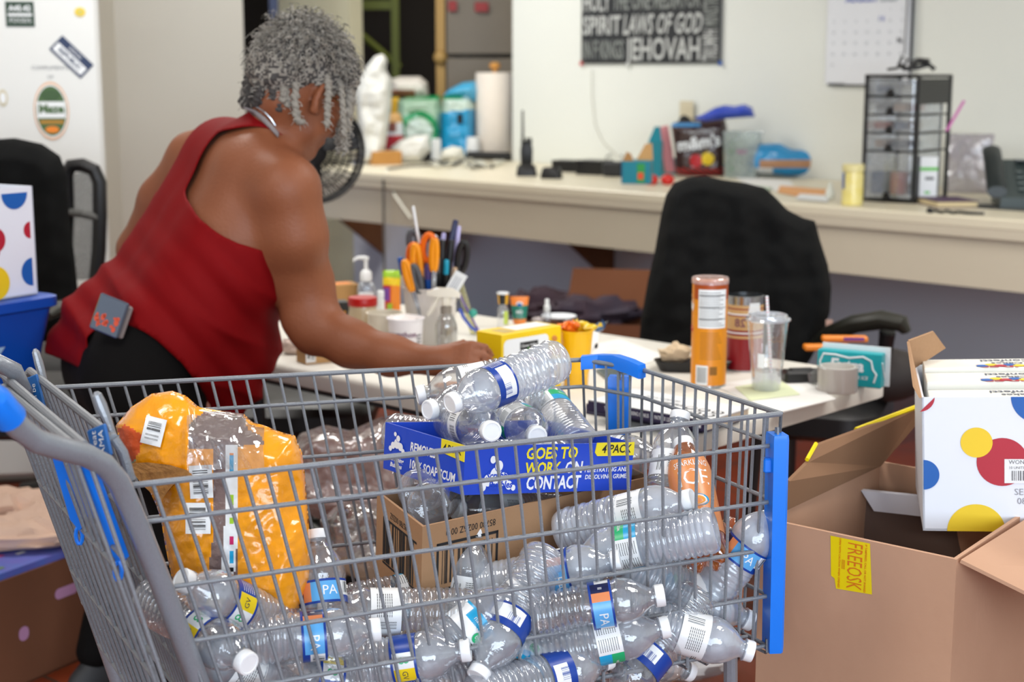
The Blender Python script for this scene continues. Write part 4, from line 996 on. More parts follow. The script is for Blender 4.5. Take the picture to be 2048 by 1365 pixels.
# hair ---------------------------------------------------
HA = mat('grey_hair', '989288', .8, var=.3, nscale=90); HB = mat('dark_grey_hair', '484442', .85, var=.3, nscale=90); HL = mat('light_grey_hair', 'b4afa6', .8, var=.2, nscale=90)
S4 = SDF(Hc - .17, Hc + .17, .005)
S4.ell(hd(0, -.022, .046), HR, (.086, .100, .088), .02); S4.ell(hd(0, -.085, .0), HR, (.066, .045, .060), .03); S4.cap(hd(.055, .035, .06), hd(-.055, .035, .06), .035, .035, .02)
Vh, Qh = S4.surf(); vv = Vh - Hc; nn = np.array([noise.noise(Vector(tuple(p * 55))) + .5 * noise.noise(Vector(tuple(p * 120))) for p in vv]); Vh = Vh + vv / np.linalg.norm(vv, axis=1, keepdims=True) * nn[:, None] * .008
loc_ = (Vh[Qh].mean(1) - Hc) @ HR.T
face = (loc_[:, 1] > .035) & (loc_[:, 2] < .035) | (loc_[:, 1] > -.035) & (loc_[:, 2] < -.0) & (np.abs(loc_[:, 0]) > .05)
Vh, Qh = keep(Vh, Qh, ~face)
hair = link('hair', np_mesh('hair', Vh, Qh, [HA, HB], BASEP, (RNG.random(len(Qh)) > .5).astype(int)), person)
g = G(); rr = random.Random(11); down = np.array([0, 0, -1.0])
for i in range(3400):
    th = rr.uniform(0, 6.283); ph = math.acos(rr.uniform(-.45, 1)); dl = np.array([math.sin(ph) * math.cos(th), math.sin(ph) * math.sin(th), math.cos(ph)])
    if dl[1] > .55 and dl[2] < .35: continue
    if abs(dl[0]) > .55 and dl[2] < .0 and dl[1] > -.45: continue
    R_ = np.array([.084, .100, .088]); p0 = hd(*(dl * R_ + np.array([0, -.022, .046]))); out = (r * dl[0] + f * dl[1] + u * dl[2])
    tn = np.cross(out, np.array([rr.uniform(-1, 1), rr.uniform(-1, 1), rr.uniform(-1, 1)])); tn /= np.linalg.norm(tn); bn = np.cross(out, tn)
    L = rr.uniform(.014, .036) * (1.35 if dl[1] < 0 else 1) * (1.5 if i % 4 == 0 else 1); cr = rr.uniform(.002, .005); w = rr.uniform(1.2, 3.0); n = 9; a0 = rr.uniform(0, 6.28); pts = []
    for k in range(n):
        q = k / (n - 1); pts.append(p0 + out * L * q * (1 - .35 * q) + tn * cr * math.cos(a0 + 6.28 * w * q) * (.4 + q) + bn * cr * math.sin(a0 + 6.28 * w * q) * (.4 + q) + down * .014 * q * q + tn * .012 * q * (i % 3 - 1) - BASEP)
    rad = rr.choice((.0004, .0005, .0006, .0009)); g.tube(pts, [rad] * (n - 1) + [rad * .4], 4, rr.choice((0, 0, 1, 2, 2) if dl[2] > .2 or dl[1] < -.4 else (0, 1, 1, 2)))
part('curls', g, [HA, HB, HL], hair, 180)
def twist(pts, rad, seed):
    g = G(); rr = random.Random(seed); P = [Vector(P_(*p)) - Vector(BASEP) for p in pts]; Q = []
    n = 26
    for k in range(n + 1):
        t = k / n * (len(P) - 1); i = min(int(t), len(P) - 2); Q.append(lp(P[i], P[i + 1], t - i))
    for sgn in (0, math.pi):
        g.tube([q + Vector((math.cos(k * 1.45 + sgn), math.sin(k * 1.45 + sgn), 0)) * rad * .34 for k, q in enumerate(Q)], [rad * .74 * (.75 + .25 * math.sin(k * 1.9)) for k in range(n)] + [rad * .3], 7, 1 if pts[0][0] < 562 else 0)
    for k in range(26):
        q = Q[rr.randint(0, n)]; d = Vector((rr.uniform(-1, 1), rr.uniform(-1, 1), rr.uniform(-.6, .6))).normalized(); g.tube([q, q + d * rad * 1.2, q + d * rad * 1.7 + Vector((0, 0, -.004))], .0007, 4, 2)
    part('hair_twist', g, [HA, HB, HL], hair, 180)
for i, (pts, rad) in enumerate([
 ([(590, 130, 3.19), (592, 165, 3.175), (590, 205, 3.17), (594, 238, 3.17), (604, 246, 3.17)], .0105),
 ([(654, 150, 3.20), (657, 180, 3.19), (655, 215, 3.185), (654, 255, 3.185)], .0092),
 ([(560, 135, 3.2), (558, 170, 3.19), (556, 200, 3.18), (560, 222, 3.18)], .0125),
 ([(540, 140, 3.22), (536, 170, 3.2), (530, 196, 3.19), (524, 205, 3.19)], .0125),
 ([(505, 150, 3.26), (500, 180, 3.25), (497, 200, 3.245), (494, 214, 3.245)], .014),
 ([(512, 120, 3.24), (518, 150, 3.2), (520, 180, 3.19), (512, 202, 3.19)], .012),
 ([(575, 120, 3.2), (574, 150, 3.18), (572, 185, 3.175), (575, 215, 3.175)], .009),
 ([(684, 110, 3.26), (696, 150, 3.25), (698, 200, 3.25), (692, 262, 3.25)], .012),
 ([(672, 130, 3.24), (682, 175, 3.22), (686, 225, 3.215), (688, 275, 3.215)], .0085),
 ([(698, 100, 3.3), (706, 150, 3.31), (704, 205, 3.31), (696, 250, 3.31)], .010),
 ([(545, 110, 3.2), (548, 140, 3.18), (545, 175, 3.175), (548, 200, 3.175)], .011),
 ([(528, 130, 3.21), (524, 160, 3.18), (520, 190, 3.18), (508, 212, 3.2)], .012), ([(566, 120, 3.19), (566, 150, 3.17), (568, 180, 3.17), (566, 205, 3.17)], .010), ([(500, 130, 3.28), (496, 160, 3.27), (490, 185, 3.26), (486, 208, 3.26)], .012)]): twist(pts, rad, i)
g = G(); rr = random.Random(3)   # fuzzy grey tufts by the jaw
for i in range(120):
    c = P_(rr.uniform(672, 700), rr.uniform(235, 296), rr.uniform(3.24, 3.32)) - BASEP; a0 = rr.uniform(0, 6.28); d = np.array([rr.uniform(-.5, .5), rr.uniform(-.5, .5), -1]) * rr.uniform(.008, .022)
    g.tube([c + d * k / 6 + np.array([math.cos(a0 + k * 1.3), math.sin(a0 + k * 1.3), .3 * math.sin(k)]) * .004 for k in range(7)], .0008, 4, rr.choice((0, 2, 2)))
part('curls', g, [HA, HB, HL], hair, 180)
# ================================================================ the folding table and what lies on it
TO = at(1330, 885, .74); TU = Vector((-.735, .678, 0)).normalized(); TW = Vector((.678, .735, 0)).normalized(); TLEN, TWID = 1.60, .84
TMX = Matrix.Identity(4)
for i in range(3): TMX[i][0] = TU[i]; TMX[i][1] = TW[i]; TMX[i][3] = TO[i]
tab = thing('folding_table', 'long white plastic folding table crowded with small things', 'table', T((TO.x, TO.y, 0)) @ RZ(math.degrees(math.atan2(TU.y, TU.x))))
# local axes: x along TU, y = -TW
def rrect(x0, y0, x1, y1, r, n=8):
    P = []
    for cx, cy, a in ((x1 - r, y0 + r, -90), (x1 - r, y1 - r, 0), (x0 + r, y1 - r, 90), (x0 + r, y0 + r, 180)):
        for k in range(n + 1): t = math.radians(a + 90 * k / n); P.append((cx + r * math.cos(t), cy + r * math.sin(t)))
    return P
TABW = mat('table_plastic', 'e9e6dc', .45, var=.04, bump=.05, bscale=400)
g = G(); R = []
for inset, z in ((.012, .695), (.0, .700), (.0, .728), (.003, .735), (.012, .740)): R.append([(x, y, z) for x, y in rrect(inset, -TWID + inset, TLEN - inset, -inset, .07 - inset)])
g.rings(R); part('tabletop', g, TABW, tab, 40)
g = G()
for y in (-.05, -TWID + .05): g.box((TLEN / 2, y, .688), (TLEN - .3, .03, .02))
part('rail', g, DARK, tab)
for x in (.28, TLEN - .28):
    for y in (-.1, -TWID + .1):
        g = G(); g.tube([(x, y, .69), (x + (.06 if x < .5 else -.06), y, .02)], .014, 12); part('leg', g, DARK, tab)
    g = G(); g.tube([(x + (.055 if x < .5 else -.055), -.1, .06), (x + (.055 if x < .5 else -.055), -TWID + .1, .06)], .012, 10); part('leg_crossbar', g, DARK, tab)
ZT = .7402
def tb(px, py, z=ZT): return at(px, py, z)
def yaw_to_cam(p): return math.degrees(math.atan2(-p.y, -p.x)) + 90      # local -y faces the camera
def placed(name, label, cat, px, py, yaw=0.0, z=ZT, group=None, tilt=None):
    p = tb(px, py, z); M = T(p) @ RZ(yaw_to_cam(p) + yaw)
    if tilt is not None: M = M @ tilt
    return thing(name, label, cat, M, group)
def bent(g, s, size, z, mi, R, ang=0, bold=0.0, sx=1.0, mirror=False):
    """text wrapped on an upright cylinder, centred ang degrees from the camera side"""
    V, Fc = _text_geo(s, 'CENTER', bold); W = []
    for x, y, _ in V:
        x = x * size * sx * (-1 if mirror else 1); a = x / R - math.pi / 2 + math.radians(ang); W.append((R * math.cos(a), R * math.sin(a), z + y * size))
    g.add(W, Fc, mi)
def cyl_rect(g, R, a0, a1, z0, z1, mi, n=10):
    A = [math.radians(a0 + (a1 - a0) * k / n - 90) for k in range(n + 1)]; V = [(R * math.cos(a), R * math.sin(a), z) for z in (z0, z1) for a in A]
    g.add(V, [(k, k + 1, n + 2 + k, n + 1 + k) for k in range(n)], mi)
FRONT = frame((0, 0, 0), (1, 0, 0), (0, 0, 1))
def front(y=0): return frame((0, y, 0), (1, 0, 0), (0, 0, 1))
# crisp tube
t = placed('crisp_tube', 'tall orange cardboard crisp tube with a clear pink-tinted lid at the table corner', 'tube', 1416, 772)
R_ = .0375; g = G(); g.lathe([(.034, 0), (R_ + .0006, .001), (R_ + .0006, .005), (R_, .007), (R_, .228)], 40, lambda a, b: 0 if a < 3 else 1); part('tube_body', g, [CHROME, mat('tube_orange', 'e08c12', .35)], t, 40)
g = G(); R1 = R_ + .0004; cyl_rect(g, R1, -38, 60, .130, .212, 1); cyl_rect(g, R1, -60, 90, .190, .228, 2); cyl_rect(g, R1 + .0002, -38, 60, .130, .212, 1)
for k in range(15): cyl_rect(g, R1 + .0005, -34, 54 - (k * 37) % 25, .135 + k * .005, .1362 + k * .005, 3, 8)
for k in (2, 7, 12): cyl_rect(g, R1 + .0006, -36, 58, .1385 + k * .005, .1398 + k * .005, 3, 8)
for k in range(12): cyl_rect(g, R1, -30, 45 - (k * 23) % 20, .064 + k * .005, .0652 + k * .005, 4, 8)
cyl_rect(g, R1, -44, -2, .008, .050, 1); cyl_rect(g, R1, 4, 28, .030, .048, 4)
for k in range(14):
    if k % 3: cyl_rect(g, R1 + .0005, -40 + k * 2.5, -38.6 + k * 2.5, .013, .046, 5, 2)
bent(g, 'P', .09, .16, 1, R1 + .0003, -96, .03); bent(g, 'r', .07, .12, 6, R1 + .0003, -85, .03)
part('printed_panel', g, [INK, LABW, mat('tube_brown', 'a8480e', .4), INK, mat('tube_brown_text', '8a5a10', .5), INK, RED], t, 60)
g = G(); g.lathe([(R_ + .0018, .222), (R_ + .0018, .233), (R_ + .0005, .2345), (R_ - .004, .2335), (.001, .2335)], 40, 0, None, False, True); part('lid', g, clear('pink_clear_lid', milk=.55, milkcol=(.95, .72, .70), gloss=.08), t, 40)
# coffee can
t = placed('coffee_can', 'round can with dark red and tan bands standing behind the plastic cup', 'can', 1487, 738)
g = G(); R_ = .0415; BN = [(0, .003, 0), (.003, .075, 1), (.075, .081, 2), (.081, .086, 1), (.086, .089, 3), (.089, .094, 1), (.094, .125, 2), (.125, .128, 1), (.128, .131, 3), (.131, .140, 2), (.140, .143, 1), (.143, .150, 2), (.150, .166, 0)]
for a, b, mi in BN: g.lathe([(R_, a), (R_, b)], 40, mi, None, a == 0, False)
g.lathe([(R_, .166), (R_ + .0015, .167), (R_ + .0015, .169), (R_ - .002, .1695), (R_ - .002, .06), (.001, .06)], 40, 0, None, False, True)
bent(g, '28', .026, .110, 4, R_ + .0006, -14, .02, mirror=True); 
for k in range(6): cyl_rect(g, R_ + .0005, 14 - k * 1, 50 + k * 1, .151 - k * .005, .1555 - k * .005, 3, 6)
part('can_body', g, [CHROME, mat('can_dark_red', '8c1520', .35), mat('can_tan', 'c8a06a', .4), LABW, mat('can_purple_print', '7a4a5a', .5)], t, 40)
# plastic cup
t = placed('plastic_cup', 'clear plastic cup of iced water with lid and pink-striped straw on paper sheets', 'cup', 1532, 782)
CUPM = clear('cup_plastic', milk=.10, gloss=.10, bump=.15)
g = G(); g.lathe([(.0285, 0), (.030, .003), (.0325, .04), (.0335, .048), (.0338, .05), (.043, .150), (.0445, .152)], 40, 0); part('cup_body', g, CUPM, t, 60)
g = G(); g.lathe([(.0275, .003), (.0315, .044), (.001, .046)], 32, 0, None, True, True); part('drink', g, clear('iced_water', milk=.45, gloss=.06, bump=.3), t, 50)
g = G(); g.lathe([(.0465, .150), (.0475, .153), (.046, .156), (.041, .157), (.040, .163), (.037, .164), (.036, .160), (.004, .160)], 40, 0, None, False, True); part('lid', g, clear('cup_lid', milk=.5, gloss=.1, bump=.1), t, 40)
g = G(); cyl_rect(g, .0378, -30, -8, .055, .085, 0, 5); bent(g, 'COS', .016, .115, 1, .0395, 32, .02); part('cup_print', g, [LABW, mat('cup_brown_print', '8a6a4a', .5)], t, 40)
g = G(); a, b = Vector((-.004, .012, .20)), Vector((.012, -.002, .01)); g.tube([a, b], .0032, 10, 0)
for k in range(26): q = lp(a, b, (k + .5) / 26); g.tube([q, q + (b - a) * .009], .0034, 10, 1)
part('straw', g, [LABW, mat('straw_pink', 'f0b0b8', .5)], t)
# papers under the cup
def sheets(name, label, pts, z=ZT, m=PAPER, n=2, cat='paper', grp=None):
    P = [tb(x, y, z) for x, y in pts]; c = sum(P, Vector()) / len(P); g = G()
    g.add([tuple(p - c) for p in P] + [tuple(p - c + Vector((0, 0, .0012 * n))) for p in P], [tuple(range(len(P)))[::-1], tuple(range(len(P), 2 * len(P)))] + [(i, (i + 1) % len(P), len(P) + (i + 1) % len(P), len(P) + i) for i in range(len(P))])
    return single(name, g, m, label, cat, T(c), grp, 0)
sheets('paper_sheet', 'white folded sheets lying under the plastic cup', [(1425, 772), (1580, 748), (1672, 800), (1558, 828)])
sheets('paper_sheet', 'pale yellow-green slip between the cup and the white sheets', [(1470, 775), (1560, 760), (1600, 790), (1500, 802)], ZT + .003, mat('slip_lime', 'e4ecc4', .8), 1)
sheets('paper_sheet', 'white paper behind the yellow cup on the table', [(1190, 690), (1240, 680), (1335, 715), (1240, 745), (1180, 740)])
sheets('paper_sheet', 'white sheet under the cookie box side of the table', [(1130, 640), (1200, 655), (1195, 700), (1120, 690)])
sheets('phone', 'dark flat phone lying behind the blue cart corner guard', [(1192, 744), (1262, 736), (1290, 748), (1215, 762)], ZT, mat('phone_dark', '3a4a48', .25), 5, 'phone')
# black tray with crumpled napkin, black case
t = placed('black_tray', 'shallow black tray with rounded ends behind the crisp tube', 'tray', 1385, 742)
g = G(); g.rings([[(a * sx, b * sx, z) for a, b in rrect(-.085, -.03, .085, .03, .025)] for sx, z in ((.86, 0), (1, .022), (1.02, .024), (.96, .022), (.84, .006))]); part('tray_body', g, BLACK, t, 40)
def wad(name, label, px, py, sc, m, seed, cat='napkin', z=ZT, nz=.35, dz=0):
    p = tb(px, py, z); g = G(); n = 14; sg = 22; R = []
    for k in range(n + 1):
        a = math.pi * k / n; ring = []
        for i in range(sg):
            t_ = 2 * math.pi * i / sg; d = Vector((max(math.sin(a), .02) * math.cos(t_), max(math.sin(a), .02) * math.sin(t_), -math.cos(a)))
            q = 1 + nz * noise.noise(d * 2.6 + Vector((seed, 0, 0))) + nz * .7 * abs(noise.noise(d * 6 + Vector((seed, 3, 0)))); ring.append((d.x * sc[0] * q, d.y * sc[1] * q, max(0, (d.z + .85) * sc[2] * q)))
        R.append(ring)
    g.rings(R); return single(name, g, m, label, cat, T(p + Vector((0, 0, dz))), smooth=35)
wad('napkin', 'crumpled tan napkin lying on the black tray', 1350, 735, (.035, .024, .019), mat('napkin_tan', 'd8c2a2', .9), 2, dz=.012)
t = placed('black_case', 'small black case beside the tape roll', 'case', 1603, 765, 18)
g = G(); g.box((0, 0, .014), (.085, .04, .028), None, 0, .006); part('case_body', g, BLACK, t); g = G(); g.box((0, .0, .029), (.05, .028, .002), None, 0, .001); part('case_inlay', g, DARK, t)
# tape roll, gum packs
t = placed('tape_roll', 'wide roll of clear packing tape at the table corner', 'tape', 1674, 782)
g = G(); g.lathe([(.0415, 0), (.0425, .001), (.0425, .052), (.0415, .053), (.036, .053), (.036, 0)], 48, 0, None, False, False); part('tape', g, mat('packing_tape', 'b3aba4', .18, var=.05, coat=.5), t, 40)
g = G(); g.lathe([(.036, 0), (.036, .0535), (.0345, .0535), (.0345, 0)], 48, 0, None, False, False); part('core', g, mat('tape_core', 'd8d4cc', .7), t, 40)
g = G(); g.add([(-.042, 0, .05), (-.062, -.01, .035), (-.058, -.008, .012), (-.042, 0, .003)], [(0, 1, 2, 3)]); part('loose_end', g, clear('loose_tape', milk=.1, gloss=.15), t)
t = placed('gum_pack', 'teal and white pack of chewing gum behind the tape roll', 'gum', 1697, 772, -16)
g = G(); g.box((0, .012, .037), (.14, .03, .074), None, 0, .002); part('carton', g, mat('gum_teal', '14a5ae', .35), t)
g = G(); g.box((.005, .032, .042), (.148, .004, .084), None, 0); part('carton_back', g, LABW, t)
g = G(); F = front(-.0036)
g.text('Extra', .034, F, 0, at=(-.004, .044), bold=.04, shear=.15); g.text('POLAR ICE', .010, F, 0, at=(.018, .020), bold=.03, shear=.15)
W_ = [(-.062, .012), (-.063, .050), (-.056, .066), (-.03, .066), (0, .061), (.03, .066), (.048, .058), (.052, .04), (.060, .03), (.055, .012)]
g.tube([(x, -.0036, z) for x, z in W_], .0022, 6, 0); g.tube([(.0705, .0, .055), (.0705, .012, .035), (.0705, .022, .02)], .002, 6, 0)
part('lettering', g, LABW, t, 0)
for k, (x, y, yw) in enumerate(((1655, 703, 14), (1690, 694, 10))):
    t = placed('candy_pack', ('flat orange candy pack leaning low behind the gum pack', 'second orange and purple candy pack further behind the gum pack')[k], 'candy', x, y, yw)
    g = G(); g.box((0, .01, .008 + k * .01), (.11, .03, .014), None, 0, .003); part('wrapper', g, ORANGE, t); g = G(); g.box((.02, -.0055, .010 + k * .01), (.05, .002, .008), None, 0); part('wrapper_band', g, mat('pack_purple', '7a3a8c', .5), t)
# two books
for k in (0, 1):
    zb = ZT + .024 * k; P = [tb(1172 + 4 * k, 828 - 6 * k, zb), tb(1405 + 6 * k, 868 - 3 * k, zb)]; ex = P[1] - P[0]; L = ex.length
    M = frame(P[0], ex, ex.cross(Vector((0, 0, -1)))); M = T(P[0]) @ RZ(math.degrees(math.atan2(ex.y, ex.x)))
    t = thing('book', ('dark-spined paperback underneath another on the near table corner', 'white-covered paperback with a dark spine, topmost of the two by the cart corner')[k], 'book', M, 'paperbacks on the table'); w_, d_, h_ = .215, .145, .021
    s_ = L / .215; g = G(); g.box((L / 2, d_ / 2, h_ / 2), (L - .003, d_ - .004, h_ - .004)); part('pages', g, mat('book_pages', 'd9c9b0', .9), t)
    g = G(); g.box((L / 2, .0006, h_ / 2), (L, .0012, h_)); part('spine', g, mat('spine_navy', '2a2548', .4), t)
    g = G(); g.box((L / 2, d_ / 2, h_ - .001), (L, d_, .002)); g.box((L / 2, d_ / 2, .001), (L, d_, .002), None, 1)
    if k:
        Ft = T((0, 0, h_ + .0004))
        for q in range(6): g.disc((L * .70 + (q % 3) * .030, .04 + (q // 3) * .03, .0), .012, Ft, 2, 18); g.disc((L * .70 + (q % 3) * .030, .04 + (q // 3) * .03, .0003), .008, Ft, 0, 18)
        g.text('THE 6 TYPES OF', .011, Ft, 2, at=(L * .38, .10)); g.text('WORKING GENIUS', .016, Ft, 2, at=(L * .38, .075), bold=.02)
    part('cover', g, [LABW, mat('spine_navy', '2a2548', .4), INK], t, 0)
    g = G(); Fs = frame((0, -.0005, 0), (1, 0, 0), (0, 0, 1)); g.text('THE 6 TYPES OF WORKING GENIUS   |   PATRICK LENCIONI', .0105, Fs, 0, at=(L * .47, h_ / 2), bold=.01, sx=.62); g.quad(L - .02, .006, L - .01, .016, Fs, 0); part('spine_lettering', g, LABW, t, 0)
# yellow cookie box
pA, pB = tb(1003, 803), tb(1122, 779)
ex = pB - pA; L = ex.length; t = thing('cookie_box', 'yellow box of mini cookies beside the hand', 'box', T(pA) @ RZ(math.degrees(math.atan2(ex.y, ex.x)))); HB_ = .137; DB = .075
g = G(); g.box((L / 2, DB / 2, HB_ / 2), (L, DB, HB_), None, 0, .001); part('carton', g, mat('cookie_yellow', 'f6cf0e', .4), t, 0)
g = G(); F = front(-.0005); g.add([(x, y, 0) for x, y in rrect(.006, .012, L * .78, HB_ - .012, .012, 5)], [tuple(range(24))], 0, F)
F2 = front(-.0009); g.quad(L * .30, HB_ - .038, L * .60, HB_ - .022, F2, 1); g.disc((L * .45, HB_ - .039, 0), .008, F2, 1, 16); g.text('Clover Valley', .0085, front(-.0013), 0, at=(L * .45, HB_ - .030), bold=.01)
g.disc((L * .45, HB_ - .040, 0), .0055, front(-.0013), 2, 14); g.disc((L * .45, HB_ - .040, 0), .003, front(-.0016), 3, 5)
g.text('mini', .034, F2, 4, at=(L * .42, HB_ - .062), bold=.015, shear=.2); g.text('vanilla wafers', .013, F2, 4, at=(L * .4, HB_ - .085), shear=.2)
part('front_print', g, [LABW, INK, GREEN, YEL, mat('coral_letter', 'e2574a', .5)], t, 0)
for x, z, q in ((.88, .112, 20), (.80, .082, -20), (.93, .084, 60), (.88, .05, 10), (.8, .03, 50)):
    g = G(); g.ball((0, 0, 0), .0085, 0, T((L * x, -.001, z)) @ RY(q), 14, 8, (1, .25, .75)); part('wafer_picture', g, mat('wafer_brown', 'd98f45', .6, col2='b8702e', nscale=60), t)
g = G(); g.quad(.02, .012, L * .3, DB - .02, T((0, 0, HB_ + .0005)), 0); g.quad(L * .35, .02, L * .95, DB - .006, T((0, 0, HB_ + .0005)), 1); part('top_print', g, [mat('print_pale_brown', 'c8b070', .6), LABW], t, 0)
# yellow cup and candies
t = placed('yellow_cup', 'bright yellow plastic cup filled with wrapped candies', 'cup', 1152, 772)
g = G(); g.lathe([(.0245, 0), (.026, .002), (.0295, .070), (.0315, .072), (.0325, .084), (.0355, .118), (.037, .119), (.037, .122), (.034, .122), (.028, .03)], 36, 0, None, True, False); part('cup_body', g, mat('yellow_cup_plastic', 'f8bd08', .3, coat=.3), t, 40)
def candy(px, py, m, label, s_, yaw, seed, z):
    p = tb(px, py, z); g = G(); g.ball((0, 0, 0), .010 * s_, 0, None, 10, 7, (1.5, .8, .7), .25)
    for sg in (-1, 1): g.add([(sg * .012 * s_, 0, 0), (sg * .022 * s_, -.007 * s_, .006 * s_), (sg * .024 * s_, .001, -.002), (sg * .022 * s_, .006 * s_, .007 * s_)], [(0, 1, 2), (0, 2, 3)])
    single('wrapped_candy', g, m, label, 'candy', T(p) @ RZ(yaw) @ RY(seed * 17 % 40 - 20), 'candies in the yellow cup', 50)
CO, CY, CBL = mat('candy_orange', 'f57a1a', .3, coat=.6), mat('candy_yellow', 'e8c41a', .3, coat=.6), mat('candy_blue', '1d4f7c', .3, coat=.6)
for k, (x, y, m, z, lb) in enumerate(((1118, 656, CO, .865, 'orange wrapped candy against the cookie box side'), (1135, 650, CO, .870, 'orange wrapped candy on top in the middle of the yellow cup'), (1152, 652, CO, .868, 'orange wrapped candy at the back rim of the yellow cup'), (1168, 650, CY, .866, 'gold wrapped candy beside the orange ones in the yellow cup'), (1180, 656, CY, .862, 'gold wrapped candy at the right rim of the yellow cup'), (1142, 660, CO, .860, 'orange wrapped candy low in front in the yellow cup'))): candy(x, y, m, lb, 1.15, k * 47, k, z)
candy(1198, 655, CBL, 'dark blue wrapped candy standing beyond the yellow cup rim', 1.5, 60, 3, .80)
# white bucket of pens and scissors
BK = tb(862, 688); t = placed('pen_bucket', 'white translucent bucket packed with pens and scissors', 'bucket', 862, 688)
g = G(); g.lathe([(.052, 0), (.054, .002), (.067, .138), (.070, .139), (.070, .144), (.064, .144), (.052, .004), (.001, .004)], 40, 0, None, True, True); part('bucket_body', g, mat('bucket_white', 'e8e2dc', .4), t, 40)
def ip(px, py, dD=0): return ad(px, py, BK.y + dD)
def pen(a, b, r, m, m2, label, cat='pen', name='pen'):
    a, b = Vector(a), Vector(b); M = axis_frame(b, a); L = (a - b).length; g = G()
    g.lathe([(.001, 0), (r * .5, .006), (r, .014), (r, L * .62)], 10, 1); g.lathe([(r * 1.12, L * .6), (r * 1.12, L - .003), (r * .8, L)], 10, 0)
    g.box((r * 1.5, 0, L * .8), (.0015, .003, L * .3), None, 0); single(name, g, [m, m2], label, cat, M, 'pens and tools in the white bucket', 40)
INKB = mat('pen_navy', '1c2350', .35); GRAYP = mat('pen_grey', '55565a', .4); LAV = mat('pen_lavender', 'c4bce8', .4); TEALP = mat('pen_teal', '14a0c0', .3)
for k, (x0, y0, x1, y1, dd, r, m, m2, lb) in enumerate((
 (826, 412, 850, 560, .02, .0035, WHITE, WHITE, 'white plastic stick rising highest at the left of the bucket'),
 (912, 440, 885, 560, .03, .0065, INKB, GRAYP, 'dark navy marker rising highest from the bucket'),
 (918, 452, 905, 570, .04, .005, LAV, LAV, 'lavender pencil behind the dark marker'),
 (888, 466, 880, 570, .04, .005, LAV, WHITE, 'pale lavender pen near the middle of the bucket'),
 (877, 474, 872, 570, .02, .006, INKB, BLACK, 'navy pen in the thick of the bucket'),
 (868, 470, 862, 570, .05, .008, WHITE, WHITE, 'white capped marker behind the orange scissors'),
 (893, 520, 890, 590, -.03, .006, TEALP, BLACK, 'teal pen with bright clip at the bucket front'),
 (875, 515, 877, 590, -.03, .006, GRAYP, BLACK, 'grey metal pen at the bucket front'),
 (903, 480, 892, 590, 0, .007, BLACK, BLACK, 'black pen left of the looped black scissors'),
 (800, 515, 815, 600, -.02, .0065, BLUE, WHITE, 'white pen with blue cap at the left bucket rim'),
 (855, 530, 858, 600, -.03, .0075, mat('pen_purple', '5a4a8c', .4), BLUE, 'purple marker between the two orange scissors'),
 (885, 480, 882, 590, -.01, .0075, BLACK, BLACK, 'thick black marker in the middle of the bucket'),
 (848, 480, 846, 590, .03, .007, GRAYP, BLACK, 'grey pen behind the left orange scissors'),
 (910, 535, 900, 600, -.02, .006, mat('pen_tan', 'c8a888', .5), BLACK, 'tan pencil near the right rim of the bucket'))):
    pen(ip(x0, y0, dd), ip(x1, y1, dd * .5), r, m, m2, lb)
def scissors(px, py, w, h, m, m2, label, ang=0, dd=-.04, second=True, hole=True):
    p = ip(px, py, dd); M = T(p) @ RZ(yaw_to_cam(p)) @ RY(ang); s_ = BK.y / FPX; t = thing('scissors', label, 'scissors', M, 'scissors in the white bucket')
    def loop(cx, cz, rx, rz, th, mi, name):
        g = G(); n = 22; g.tube([(cx + rx * math.cos(2 * math.pi * k / n), 0, cz + rz * math.sin(2 * math.pi * k / n)) for k in range(n + 1)], th, 8); part(name, g, mi, t)
    loop(0, 0, w * s_ / 2 - .004, h * s_ / 2, .0082, m, 'handle')
    if w <= 20:
        g = G(); g.ball((0, .002, 0), 1, 0, None, 14, 8, (w * s_ / 2, .004, h * s_ / 2)); part('grip', g, m, t)
    if second: loop(w * s_ * .9, -.012, w * s_ / 2.6, h * s_ / 2.2, .0078, m2, 'handle')
    g = G(); g.prism([(-.004, -h * s_ / 2), (.008, -h * s_ / 2), (.006, -h * s_ / 2 - .06), (.0, -h * s_ / 2 - .085)], .0025, frame((0, .001, 0), (1, 0, 0), (0, 0, 1))); part('blade', g, CHROME, t)
OG = mat('scissors_orange', 'f07012', .35); OG2 = mat('scissors_amber', 'f99b14', .35)
scissors(830, 520, 30, 60, OG, GRAYP, 'orange and grey scissors at the left of the bucket', -6, -.02, False)
scissors(833, 530, 20, 78, OG2, OG, 'amber handled scissors in front at the left of the bucket', -3, -.045, False)
scissors(857, 496, 30, 52, OG, OG2, 'orange scissors with an open round loop in mid bucket', 4, -.02, False)
scissors(868, 510, 15, 62, OG2, OG, 'amber bladed scissors beside the open orange loop', 2, -.05, False)
scissors(817, 552, 16, 58, OG2, GRAYP, 'amber and grey scissors leaning at the left bucket rim', -14, -.06, True)
scissors(924, 515, 24, 62, BLACK, BLACK, 'black scissors with long loop at the right of the bucket', 8, -.01, False)
scissors(828, 485, 26, 44, GRAYP, GRAYP, 'grey scissors behind the orange ones', -8, .03, False)
g = G(); pa, pb = ip(920, 545, -.06), ip(897, 592, -.05); M = axis_frame(pb, pa); L = (pa - pb).length
g.box((0, 0, L / 2), (.032, .002, L), None, 0, .0005); M = frame(pb, (.8, .1, -.45), pa - pb); g = G(); g.quad(-.016, 0, .016, L, M); g.quad(-.016, 0, .016, L, M, 0, -.001)
for k in range(3): g.quad(-.008 + .006 * k, .008, -.006 + .006 * k, L - .012, M, 1, .0006)
single('paper_tag', g, [LABW, mat('tag_print', 'a8acb8', .6)], 'white paper tag sticking out of the bucket front right', 'tag', None, smooth=0)
